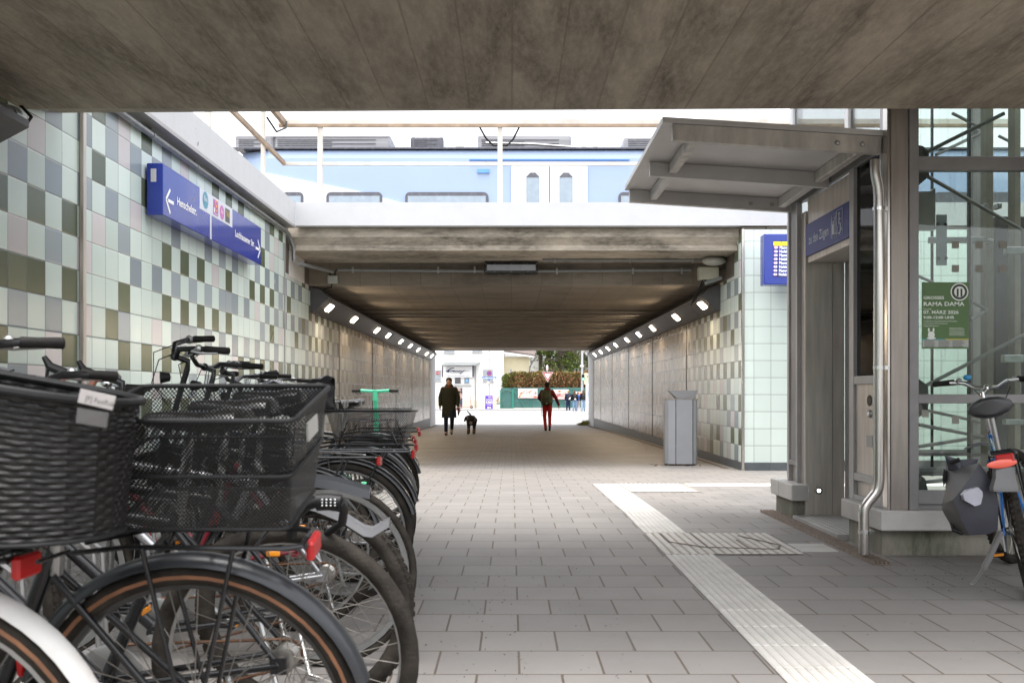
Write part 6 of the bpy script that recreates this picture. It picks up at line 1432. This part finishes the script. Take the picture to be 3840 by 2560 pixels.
stroke([(1674, 1384), (1678, 1378), (1686, 1377), (1692, 1380)], .015, "flourish", fs, m_grey); stroke([(1690, 1398), (1705, 1399), (1722, 1396)], .012, "flourish", fs, m_grey); stroke([(1742, 1392), (1752, 1389), (1760, 1390)], .012, "flourish", fs, m_grey)
o = text("fahrschule-freeway.com", .14, P(1677, 1410.5, D1-.01), (1, 0, 0), (0, 0, 1), mat("grey_ink", (.12, .12, .18), .5), fs); fitw(o, 0, (1760-1677)*D1/F)
ss = thing("stop_sign", "small red octagonal STOP sticker on the left window of the house", "sign", (fx(1641.5, D0-.1), D0-.1, fz(1400, D0)))
b = MB(); c = P(1641.5, 1398, D0-.075); rr = 7*D0/F; b.rings([[c+Vector((rr*math.cos(R(22.5+45*k)), 0, rr*math.sin(R(22.5+45*k)))) for k in range(8)], [c+Vector((rr*math.cos(R(22.5+45*k)), .01, rr*math.sin(R(22.5+45*k)))) for k in range(8)]], True, True); b.build("plate", m_red, ss)
o = text("STOP", .13, c+Vector((0, -.004, -.05)), (1, 0, 0), (0, 0, 1), m_wtext, ss, .8, 'CENTER', bold=.004)
t = thing("window_sticker", "round light blue sticker in the right hand small window", "sticker", (fx(1750, D0-.1), D0-.1, fz(1430, D0)))
b = MB(); b.lathe([(.001, D0-.08), (.15, D0-.08), (.15, D0-.07)], (fx(1751, D0), 0, fz(1427, D0)), 'y', 16); b.build("disc", mat("sky_blue_sticker", (.10, .38, .72), .4), t)
b = MB(); b.lathe([(.001, D0-.085), (.05, D0-.085), (.05, D0-.081)], (fx(1751, D0), 0, fz(1426, D0)), 'y', 12); b.build("mark", m_wtext, t)
ad = thing("advert_panel", "tall advert panel showing part of a face with dark glasses beside the door", "poster", (fx(1722, D0), D0-.1, zb0))
b = MB(); rbox(b, 1712, 1733.5, 1453, 1531, D0, .04, -.1); b.build("panel", mat("advert_pale", (.52, .46, .44), .4, var=.25, vs=2), ad)
b = MB(); q = P(1719, 1478, D0-.115); b.ell(q, (.32, .012, .55), 16, 10); b.build("face", mat("advert_skin", (.50, .33, .26), .5), ad)
b = MB(); b.tube([P(1718+6.5*math.cos(a), 1475+6.5*math.sin(a), D0-.13) for a in [2*math.pi*k/14 for k in range(14)]], .035, 5, True); b.tube([P(1712, 1471, D0-.13), P(1718, 1467, D0-.13), P(1727, 1468, D0-.13), P(1732, 1473, D0-.13)], .05, 5); b.build("glasses", m_black, ad)
b = MB(); rbox(b, 1727, 1733.5, 1456, 1475, D0, .01, -.118); rbox(b, 1724, 1733.5, 1492, 1531, D0, .01, -.118); b.build("dark_area", mat("advert_dark", (.05, .06, .08), .4), ad)
# wing and neighbour
wg = thing("house_wing", "yellowish single storey house wing with a brown overhanging roof and rain pipe", "house", (fx(1935, 86), 86, gz(86)))
b = MB(); b.box(fx(1880, 86), fx(1985, 86), 86, 92, -.6, fz(1337, 86)); b.build("wall", m_wingr, wg)
b = MB(); b.rings([[P(1870, 1309, 85.4), P(2008, 1329, 85.4), P(2008, 1335, 85.4), P(1870, 1316, 85.4)], [P(1870, 1250, 93), P(1990, 1280, 93), P(1990, 1285, 93), P(1870, 1256, 93)]], True, True); b.build("roof", m_roof, wg)
b = MB(); b.rings([[P(1868, 1316.2, 85.3), P(2004, 1335.5, 85.3), P(2004, 1340, 85.3), P(1868, 1323, 85.3)], [P(1868, 1316.2, 85.7), P(2004, 1335.5, 85.7), P(2004, 1340, 85.7), P(1868, 1323, 85.7)]], True, True); b.build("eave_board", m_wtext, wg)
b = MB(); b.tube([P(2006, 1337, 85.4), P(2004, 1345, 85.4), P(1987, 1376, 85.9), P(1986, 1400, 85.9), P(1986, 1470, 85.9)], .06, 8); b.build("rain_pipe", m_grey, wg, True)
window(wg, 1914, 1919, 1383, 1398, 86, sill=False); window(wg, 1960, 1967, 1390, 1400, 86, sill=False)
nb = thing("neighbour_house", "plain white neighbouring house wall behind the wing", "house", (fx(2000, 98), 98, -.5))
b = MB(); b.box(fx(1940, 98), fx(2019.5, 98), 98, 106, -.6, 9); b.build("wall", m_wr, nb)
b = MB(); b.prism([(97.5, 9), (102, 12), (106.5, 9)], 'x', fx(1930, 98), fx(2024, 98)); b.build("roof", m_roof, nb); window(nb, 1992, 2003, 1391, 1402, 98, sill=False)
# street pole with signs
DP = 79.6
sp = thing("street_sign_pole", "tall grey pole with no stopping sign, blue street name plate and small plates", "sign post", (fx(1834, DP), DP, gz(DP)))
b = MB(); b.tube([P(1834.5, 1250, DP), P(1834.5, 1537, DP)], .05, 10); b.build("pole", m_greyl, sp, True)
b = MB(); cc_ = (fx(1835, DP), 0, fz(1399.5, DP)); b.lathe([(.001, DP-.08), (.20, DP-.08), (.20, DP-.06)], cc_, 'y', 24); ns_ = b.build("no_stopping_disc", mat("sign_blue", (.05, .12, .50), .4), sp)
b = MB(); k = 28; b.rings([[(cc_[0]+q*math.cos(2*math.pi*i/k), DP-.085, cc_[2]+q*math.sin(2*math.pi*i/k)) for i in range(k)] for q in (.155, .21)]); b.build("red_ring", m_red, ns_)
b = MB(); M_ = Matrix.Translation((cc_[0], DP-.088, cc_[2])); b.box(-.16, .16, 0, .004, -.022, .022, M_ @ Matrix.Rotation(R(45), 4, 'Y')); b.box(-.16, .16, .001, .005, -.022, .022, M_ @ Matrix.Rotation(R(-45), 4, 'Y')); b.build("red_cross", m_red, ns_)
pl_ = MB(); rbox(pl_, 1807, 1862, 1412, 1419.5, DP, .02, -.07); pl_ = pl_.build("street_name_plate", mat("street_blue", (.05, .16, .42), .4), sp)
o = text("Lochhausener Str.", .15, P(1810, 1418.2, DP-.074), (1, 0, 0), (0, 0, 1), m_wtext, pl_, 1, bold=.003); fitw(o, 0, 49*DP/F)
b = MB(); rbox(b, 1831.5, 1837, 1420.5, 1428, DP, .02, -.07); b.build("blue_plate", MATS["street_blue"], sp)
b = MB(); rbox(b, 1825.5, 1836, 1429.5, 1437, DP, .02, -.07); b.build("pale_plate", mat("pale_pink_plate", (.62, .50, .46), .5), sp)
b = MB(); rbox(b, 1837, 1842, 1429, 1437, DP, .02, -.07); b.build("small_plate", m_greyl, sp)
pp = thing("election_placard", "violet placard with bold white lettering tied to the street pole", "placard", (fx(1834, DP), DP-.15, gz(DP)))
b = MB(); rbox(b, 1819.5, 1848, 1483, 1535, DP, .03, -.16); b.build("board", mat("placard_violet", (.10, .03, .42), .5, var=.05), pp)
for s, sx, sy, h, w in (("Volt", 1830, 1490.5, .13, 10), ("COOL", 1822, 1504, .24, 24.5), ("BLEIBEN", 1822, 1512, .16, 24.5), ("Am 8. März Volt", 1824, 1516.3, .07, 20), ("in den Stadtrat", 1826, 1519.5, .07, 17)):
    o = text(s, h/.72*.9, P(sx, sy, DP-.163), (1, 0, 0), (0, 0, 1), m_wtext, pp, 1, bold=.003 if h > .1 else 0); fitw(o, 0, w*DP/F)
b = MB(); b.lathe([(.001, DP-.17), (.065, DP-.17), (.065, DP-.161)], (fx(1844.5, DP), 0, fz(1488.5, DP)), 'y', 14); b.build("pink_dot", mat("placard_pink", (.70, .18, .22), .5), pp)
b = MB(); rbox(b, 1828, 1834, 1524.5, 1530.5, DP, .002, -.164); rbox(b, 1835.5, 1842, 1526, 1529.5, DP, .002, -.164); b.build("white_block", m_wtext, pp)
# red scooter, green scooter
def scooter(name, label, X, Y, s, yaw, cm, green=False, z0=None):
    T = Matrix.Translation((X, Y, gz(Y) if z0 is None else z0)) @ Matrix.Rotation(R(yaw), 4, 'Z') @ Matrix.Scale(s, 4)
    t = thing(name, label, "e-scooter", (X, Y, gz(Y) if z0 is None else z0))
    b = MB(T); b.bbox(-.35, .42, -.075, .075, .12, .17, .015); b.tube([(.40, 0, .15), (.50, 0, .22), (.52, 0, .30)], .035, 10); b.build("deck", cm, t, True)
    b = MB(T); b.tube([(.52, 0, .26), (.43, 0, 1.12)], [.032, .028], 12); b.build("steering_column", cm, t, True)
    b = MB(T); b.tube([(.55, 0, .12), (.53, 0, .30)], .02, 8); b.bbox(.46, .60, -.045, .045, .22, .245, .01); b.build("fork", m_grey, t, True)
    b = MB(T); b.tube([(.42, -.17, 1.165), (.43, 0, 1.155), (.42, .17, 1.165)], .019, 10); b.tube([(.43, 0, 1.05), (.43, 0, 1.17)], .033, 12); b.build("handlebar", cm, t, True)
    for q in (-1, 1):
        b = MB(T); b.tube([(.42, q*.17, 1.165), (.415, q*.275, 1.16)], .017, 10); b.build("grip", m_rubber, t, True)
        b = MB(T); b.tube([(.45, q*.14, 1.16), (.47, q*.2, 1.14), (.47, q*.26, 1.135)], .006, 6); b.build("brake_lever", m_black, t)
    for x in (-.42, .56):
        b = MB(T); b.lathe([(.06, -.02), (.125, -.024), (.13, 0), (.125, .024), (.06, .02)], (x, 0, .13), 'y', 24); w_ = b.build("wheel", m_tyre, t, True)
        b = MB(T); b.lathe([(.001, -.026), (.06, -.026), (.06, .026), (.001, .026)], (x, 0, .13), 'y', 14); b.build("hub", m_greyl, w_)
    b = MB(T); b.tube([(-.56, 0, .20), (-.46, 0, .285), (-.34, 0, .24)], .02, 8); b.build("rear_mudguard", cm, t, True)
    return t
scooter("electric_scooter", "bright green electric scooter parked behind the last bicycles", P(1356, 0, 9.6).x, 9.6, .94, 78, mat("mint_green_paint", (.08, .52, .30), .3, coat=.4), z0=-.07)
scooter("electric_scooter", "coral red electric scooter parked across the street in front of the house", P(1745, 0, 81).x-.05, 81.5, 1.0, 0, mat("coral_paint", (.75, .17, .12), .35, coat=.3), z0=gz(81)+.12)
# green fence, gate, posters
DF = 82.0
m_fg = mat("green_fence_boards", (.045, .13, .115), .6, var=.15, vs=2); m_fg2 = mat("green_gate_frame", (.03, .20, .15), .5)
gf = thing("green_fence", "dark green board fence under the brown hedge", "fence", (fx(2060, DF), DF, gz(DF)))
b = MB(); rbox(b, 1926, 2260, 1453, 1529, DF, .06); b.build("boards", m_fg, gf)
b = MB()
for sy in (1462, 1478, 1494, 1511): rbox(b, 1926, 2260, sy, sy+.8, DF, .012, -.010)
b.build("board_joint", mat("fence_joint", (.02, .06, .055), .7), gf)
b = MB()
for sx in (1926, 1990, 2053, 2150, 2240): rbox(b, sx, sx+2, 1450, 1530, DF, .08, -.09)
b.build("post", m_fg2, gf)
b = MB(); b.tube([P(1928, 1466, DF-.1), P(1970, 1528, DF-.1)], .03, 6); b.build("brace", m_fg2, gf)
b = MB(); rbox(b, 1920, 2260, 1528, 1535, DF, .3, -.1); b.build("concrete_kerb", mat("pale_kerb", (.42, .39, .36), .8), gf)
gt = thing("green_gate", "green garden gate with a tube frame at the left end of the fence", "gate", (fx(1900, DF), DF, gz(DF)))
b = MB(); rbox(b, 1879, 1921, 1468, 1531, DF, .03); rbox(b, 1879, 1924, 1454, 1466, DF, .03, .02); b.build("gate_panel", m_fg, gt)
b = MB(); b.tube([P(1880, 1532, DF-.05), P(1880, 1469, DF-.05), P(1919, 1467, DF-.05), P(1919, 1532, DF-.05)], .035, 6); b.build("gate_frame", m_fg2, gt)
b = MB(); b.tube([P(1877.5, 1462, DF-.1), P(1877.5, 1534, DF-.1)], .06, 8); b.tube([P(1923, 1458, DF-.1), P(1923, 1533, DF-.1)], .07, 8); b.build("gate_post", m_fg2, gt)
random.seed(11)
cols = [mat("poster_red", (.62, .07, .05), .5), mat("poster_orange", (.72, .25, .10), .5), mat("poster_cream", (.70, .62, .52), .5), mat("poster_violet", (.22, .20, .36), .5), mat("poster_rose", (.66, .38, .34), .5)]
for lab, a, c, y0, y1 in (("wide red and cream event poster on the green fence, left one", 1943, 2015, 1456.5, 1492.5), ("wide red and cream event poster on the green fence behind the pupils", 2072, 2132, 1460, 1496.5), ("red and yellow event poster low on the fence between the pupils", 2159, 2190, 1468, 1496)):
    t = thing("fence_poster", lab, "poster", (fx((a+c)/2, DF), DF-.1, fz(y1, DF)), "event posters on the green fence")
    b = MB(); rbox(b, a, c, y0, y1, DF, .03, -.13); b.build("board", m_wtext, t)
    b = MB(); rbox(b, a+1, c-1, y0+1, y1-1, DF, .002, -.133); b.build("print", cols[2], t)
    for i in range(26):
        m = random.choice(cols); b = MB(); x = random.uniform(a+3, c-9); y = random.uniform(y0+2, y1-14); w = random.uniform(4, 10); h = random.uniform(3, 8); o_ = -.136-.0015*i
        b.add([P(x, y+random.uniform(0, 3), DF+o_), P(x+w, y+random.uniform(-1, 2), DF+o_), P(x+w*.8, y+h, DF+o_), P(x+random.uniform(0, 3), y+h*.9, DF+o_)], [(0, 1, 2, 3)]); b.build("artwork", m, t)
    b = MB(); rbox(b, a+2, c-2, y1-7.5, y1-1.5, DF, .002, -.18); b.build("red_band", cols[0], t)
    b = MB(); rbox(b, a+8, c-16, y1-6.3, y1-4.6, DF, .002, -.184); rbox(b, a+6, c-12, y1-3.6, y1-2.4, DF, .002, -.184); b.build("white_lines", m_wtext, t)
# hedge
hd_ = thing("hedge", "clipped hedge, brown and dried with a greener left end, above the green fence", "hedge", (fx(2040, 83), 83.2, 1))
def leaves(name, par, cols_, n, fn, sz, seed):
    random.seed(seed); bs_ = [MB() for _ in cols_]
    for i in range(n):
        p, k = fn(); s = sz*random.uniform(.6, 1.4); a = Vector((random.gauss(0, 1), random.gauss(0, 1), random.gauss(0, 1))).normalized(); c = a.cross(Vector((random.random(), random.random(), 1))).normalized()
        p = Vector(p); bs_[k].add([p, p+a*s*.5+c*s*.35, p+a*s, p+a*s*.5-c*s*.35], [(0, 1, 2, 3)])
    for q, m in zip(bs_, cols_):
        if q.f: q.build(name, m, par)
hx0, hx1, hz0, hz1 = fx(1884, 83), fx(2215, 83), fz(1462, 83), fz(1399, 83)
mh = [mat("hedge_brown", (.30, .135, .06), .9, var=.3), mat("hedge_tan", (.42, .25, .12), .9, var=.3), mat("hedge_green", (.14, .17, .035), .9, var=.3), mat("hedge_dark", (.05, .035, .02), .9)]
def hf():
    x = random.uniform(hx0, hx1); f = random.random(); u = (x-hx0)/(hx1-hx0)
    rnd = .10*math.sin(x*3.1)+.07*math.sin(x*7.7)
    top = hz1+rnd*.5-.35*math.exp(-u*16); bot = hz0-.05+.16*math.sin(x*2.3)
    if f < .75: y = 82.6+random.uniform(-.12, .10)+.12*math.sin(x*4+2)*math.sin(random.uniform(0, 3)); z = random.uniform(bot, top)
    else: y = random.uniform(82.6, 84.2); z = top+random.uniform(-.12, .08)
    g = random.random()
    gr = math.exp(-u*9)*1.0+.12+(.25 if z > top-.25 else 0)
    k = 2 if g < gr else (random.choice((0, 0, 1, 1, 3)))
    return (x, y, z), k
leaves("foliage", hd_, mh, 15000, hf, .15, 21)
b = MB(); b.box(hx0+.15, hx1, 82.8, 84.0, hz0, hz1-.15); b.build("core", mh[3], hd_)
# conifers behind
m_bark = mat("grey_brown_bark", (.10, .075, .06), .95, var=.35, vs=3, stretch=(3, 3, .5), bump=.5)
mc = [mat("conifer_green", (.10, .15, .03), .9, var=.3), mat("conifer_light", (.20, .25, .05), .9, var=.3), mat("conifer_dark", (.035, .055, .02), .9)]
def conifer(name, label, sx, d, rt, nb_, spread, zlo, seed, n=5200, ht=15, lean=0.):
    random.seed(seed); X = fx(sx, d); g = gz(d)
    t = thing(name, label, "tree", (X, d, g), "trees beyond the hedge")
    b = MB(); b.tube([(X, d, g-.1), (X+lean*.3, d, g+ht*.3), (X+lean*.7, d, g+ht*.7), (X+lean, d, g+ht)], [rt, rt*.8, rt*.45, .05], 12); b.build("trunk", m_bark, t, True)
    br = []; b = MB()
    for i in range(nb_):
        z = g+random.uniform(zlo, ht*.95); k = (1-(z-g)/ht*.75); a = random.uniform(0, 2*math.pi); L = spread*k*random.uniform(.6, 1.1)
        p0 = Vector((X+lean*(z-g)/ht, d, z)); p1 = p0+Vector((math.cos(a)*L*.6, math.sin(a)*L*.6, L*.05)); p2 = p0+Vector((math.cos(a)*L, math.sin(a)*L, -L*.22))
        b.tube([p0, p1, p2], [.06, .035, .012], 5); br.append((p0, p1, p2))
    b.build("branch", m_bark, t)
    def cf():
        p0, p1, p2 = random.choice(br); u = random.uniform(.25, 1.05); q = p0.lerp(p1, u*2) if u < .5 else p1.lerp(p2, u*2-1)
        q = q+Vector((random.gauss(0, .16), random.gauss(0, .16), -abs(random.gauss(0, .38)))); k = 0 if random.random() < .5 else (1 if random.random() < .6 else 2)
        return q, k
    leaves("foliage", t, mc, n, cf, .22, seed+1); return t
conifer("conifer_tree", "tall conifer with a straight bare trunk beside the white house wall", 2027, 93, .24, 26, 2.0, 4.4, 41, 2200, 16)
conifer("conifer_tree", "broad conifer with drooping green branches, in the middle of the gap above the hedge", 2056, 96, .36, 60, 3.4, 4.2, 42, 6500, 17)
conifer("conifer_tree", "ivy clad conifer with a leaning trunk and hanging green boughs left of the traffic light", 2093, 92, .46, 80, 3.6, 3.6, 43, 9000, 15, .8)
conifer("conifer_tree", "green conifer boughs in front of the sky near the traffic light pole", 2140, 97, .30, 60, 3.6, 4.2, 44, 6500, 15)
def bare(name, label, X, Y, g, ht, seed, grp_="bare trees", cat="tree", sp=.8):
    random.seed(seed); t = thing(name, label, cat, (X, Y, g), grp_); b = MB(); tw = MB()
    def grow(p, d, L, r, lv):
        q = p+d*L; m_ = p.lerp(q, .5)+Vector((random.gauss(0, .04), random.gauss(0, .04), 0))*L
        (b if lv < 2 else tw).tube([p, m_, q], [r, r*.8, r*.6], 6 if lv < 2 else 3)
        if lv < 5:
            for k in range(3 if lv else 5):
                nd = (d+Vector((random.gauss(0, sp), random.gauss(0, sp), random.uniform(-.1, .6)))).normalized(); grow(p.lerp(q, random.uniform(.5, 1)), nd, L*random.uniform(.5, .8), r*.55, lv+1)
    grow(Vector((X, Y, g)), Vector((0, 0, 1)), ht*.38, ht*.014, 0)
    b.build("trunk", m_bark, t, True); tw.build("twigs", m_bark, t); return t
bare("bare_tree", "slim bare tree with a bent brown trunk behind the traffic light pole", fx(2200, 88), 88, gz(88), 9, 51)
bare("bare_shrub_tree", "bare twiggy bush between the conifer trunks above the hedge", fx(2074, 88), 88, gz(88), 5.2, 52, cat="tree")
for i, (X, Y, ht, lab) in enumerate(((-10, 40, 9, "bare winter tree behind the front end of the train"), (-2, 46, 10, "bare winter tree behind the middle of the train, left of the railing bracket"), (4.5, 40, 9.3, "bare winter tree whose twigs show above the train roof left of the canopy"), (11.5, 42, 10, "bare winter tree showing above the lift canopy"))):
    bare("bare_tree", lab, X, Y, 3.3, ht, 60+i)
# yield sign, traffic light, cabinet
ys_ = thing("give_way_sign", "red and white triangular give way sign on a pole beyond the underpass", "road sign", (fx(2053.5, 79), 79, gz(79)))
def tri(r, dy): c = P(2053.5, 1408, 79); return [c+Vector((-r, dy, r*.62)), c+Vector((r, dy, r*.62)), c+Vector((0, dy, -r*1.12))]
b = MB(); b.rings([tri(.46, 0), tri(.46, .03)], True, True); b.build("rim", m_wtext, ys_)
b = MB(); b.add(tri(.42, -.004), [(0, 1, 2)]); b.build("red_border", m_red, ys_); b = MB(); b.add(tri(.27, -.008), [(0, 1, 2)]); b.build("white_centre", m_wtext, ys_)
b = MB(); b.tube([P(2053.5, 1370, 79.08), P(2053.5, 1536, 79.08)], .035, 8); b.build("pole", m_greyl, ys_, True)
b = MB(); c = P(2052, 1380, 79); b.ell(c, (.10, .24, .28), 16, 10); b.build("edge_on_disc", mat("pale_pink_sign", (.60, .48, .52), .5), ys_, True)
tl_ = thing("traffic_light", "pedestrian traffic light showing green on a tall grey pole", "traffic light", (fx(2183, 74), 74, gz(74)))
b = MB(); b.tube([P(2183, 1270, 74), P(2183, 1541, 74)], [.075, .10], 12); b.build("pole", mat("pole_grey", (.42, .43, .44), .6), tl_, True)
b = MB(); b.ell(P(2182, 1372, 73.9), (.16, .10, .09), 12, 8); b.build("bracket_head", m_wtext, tl_, True)
b = MB(); b.bbox(fx(2181.8, 73.7), fx(2192.4, 73.7), 73.7, 73.85, fz(1426, 73.7), fz(1403, 73.7), .04); hs_ = b.build("signal_housing", m_blackm, tl_)
for sy, m, nm in ((1409, m_black, "red_lens"), (1420.5, mat("green_signal", (.0, .42, .26), .4, emit=.4), "green_lens")):
    b = MB(); b.lathe([(.001, 73.67), (.09, 73.67), (.10, 73.70)], (fx(2187, 73.7), 0, fz(sy, 73.7)), 'y', 18); b.build(nm, m, hs_, True)
b = MB(); c = P(2187, 1420, 73.66); b.ell(c+Vector((0, 0, .04)), (.015, .004, .015)); b.add([c+Vector((-.035, 0, -.06)), c+Vector((.035, 0, -.06)), c+Vector((0, 0, .035))], [(0, 1, 2)]); b.build("walking_figure", mat("signal_white", (.8, 1, .9), .4, emit=2), hs_)
t = thing("yellow_cabinet", "pale yellow box on the pole beside the pedestrian signal", "cabinet", (fx(2200, 76), 76, fz(1441, 76)))
b = MB(); b.bbox(fx(2191, 76), fx(2212, 76), 76, 76.4, fz(1441, 76), fz(1399, 76), .03); b.build("box", mat("pale_yellow_box", (.62, .58, .38), .6), t)
b = MB(); rbox(b, 2201.5, 2203.5, 1408, 1416, 76, .01, -.012); b.build("slot", m_black, t)
t = thing("information_post", "tall white and blue information post at the right edge of the tunnel view", "information post", (fx(2203, 68), 68, gz(68)))
b = MB(); b.bbox(fx(2198, 68), fx(2216, 68), 68, 68.4, gz(68), fz(1438, 68), .03); b.build("body", m_wtext, t)
b = MB(); rbox(b, 2200, 2206, 1466, 1486, 68, .01, -.01); b.build("blue_strip", mat("pale_blue_strip", (.35, .5, .65), .4), t)
t = thing("planter", "grey planter with a dry plant beside the gate", "planter", (fx(1868, 81.6), 81.6, gz(81)))
b = MB(); b.bbox(fx(1861, 81.6), fx(1875, 81.6), 81.6, 82.1, gz(82)+.1, fz(1517, 81.6), .03); b.build("wall", m_cream, t)
b = MB(); b.bbox(fx(1862, 81.6), fx(1874, 81.6), 81.65, 82.0, fz(1517, 81.6), fz(1508, 81.6), .03); b.build("pot", m_grey, t)
random.seed(9); b = MB()
for i in range(30): q = P(1867, 1509, 81.8); b.tube([q, q+Vector((random.gauss(0, .15), random.gauss(0, .1), random.uniform(.2, .6)))], .008, 3)
b.build("stems", mh[1], t)
# grass tuft and leaf litter
def clump(name, label, sx0, sx1, sy0, sy1, d, n, ms, seed):
    random.seed(seed); t = None; b = [MB(), MB()]
    x0_, x1_ = fx(sx0, d), fx(sx1, d); h = fz(sy0, d)-fz(sy1, d)
    for i in range(n):
        u = random.random(); x = x0_+(x1_-x0_)*u; y = d+random.uniform(-.35, .5); z = gz(y); hh = h*(.25+.75*u)*random.uniform(.5, 1.1)
        a = Vector((random.gauss(0, .10), random.gauss(0, .08), hh)); b[i % 2].add([(x-.012, y, z), (x+.012, y, z), (x+a.x, y+a.y, z+a.z)], [(0, 1, 2)])
    o = MB(); o.v = b[0].v+b[1].v; o.f = b[0].f+[[k+len(b[0].v) for k in f] for f in b[1].f]
    r = o.build(name, ms); tag(r, label, "grass", kind="stuff")
clump("grass_tuft", "ragged tuft of yellow green grass at the right tunnel mouth", 2172, 2203, 1566, 1590, 40.5, 900, mat("dry_grass", (.20, .21, .06), .9, var=.4), 71)
def litter(name, label, L, m, n, seed, sz=.03):
    random.seed(seed); b = MB()
    for (xa, xb_, ya_, yb_) in L:
        for i in range(n):
            x, y = random.uniform(xa, xb_), random.uniform(ya_, yb_); z = gz(y)+.006; a = random.uniform(0, 6.3); s = sz*random.uniform(.4, 1.2)
            b.add([(x, y, z), (x+s*math.cos(a), y+s*math.sin(a), z+s*.3), (x+s*1.2*math.cos(a+.6), y+s*1.2*math.sin(a+.6), z+.004), (x+s*.6*math.cos(a+1.2), y+s*.6*math.sin(a+1.2), z+s*.15)], [(0, 1, 2, 3)])
    tag(b.build(name, m), label, "leaves", kind="stuff")
litter("fallen_leaves", "brown dry leaves blown against the foot of the walls and the bin", [(-3.3, -2.7, 39, 41.5), (2.6, 3.3, 36, 41), (2.2, 3.0, 14.6, 15.1), (2.7, 3.3, 14, 22)], mat("dry_leaf", (.16, .075, .03), .9, var=.4), 90, 81)
litter("gravel_grit", "small dark grit scattered over the paving behind the bicycles", [(-.75, .1, 2.2, 5.5), (-.3, .5, 3, 6), (2.2, 3.2, 4.8, 5.7)], mat("dark_grit", (.04, .035, .03), .9), 130, 82, .009)
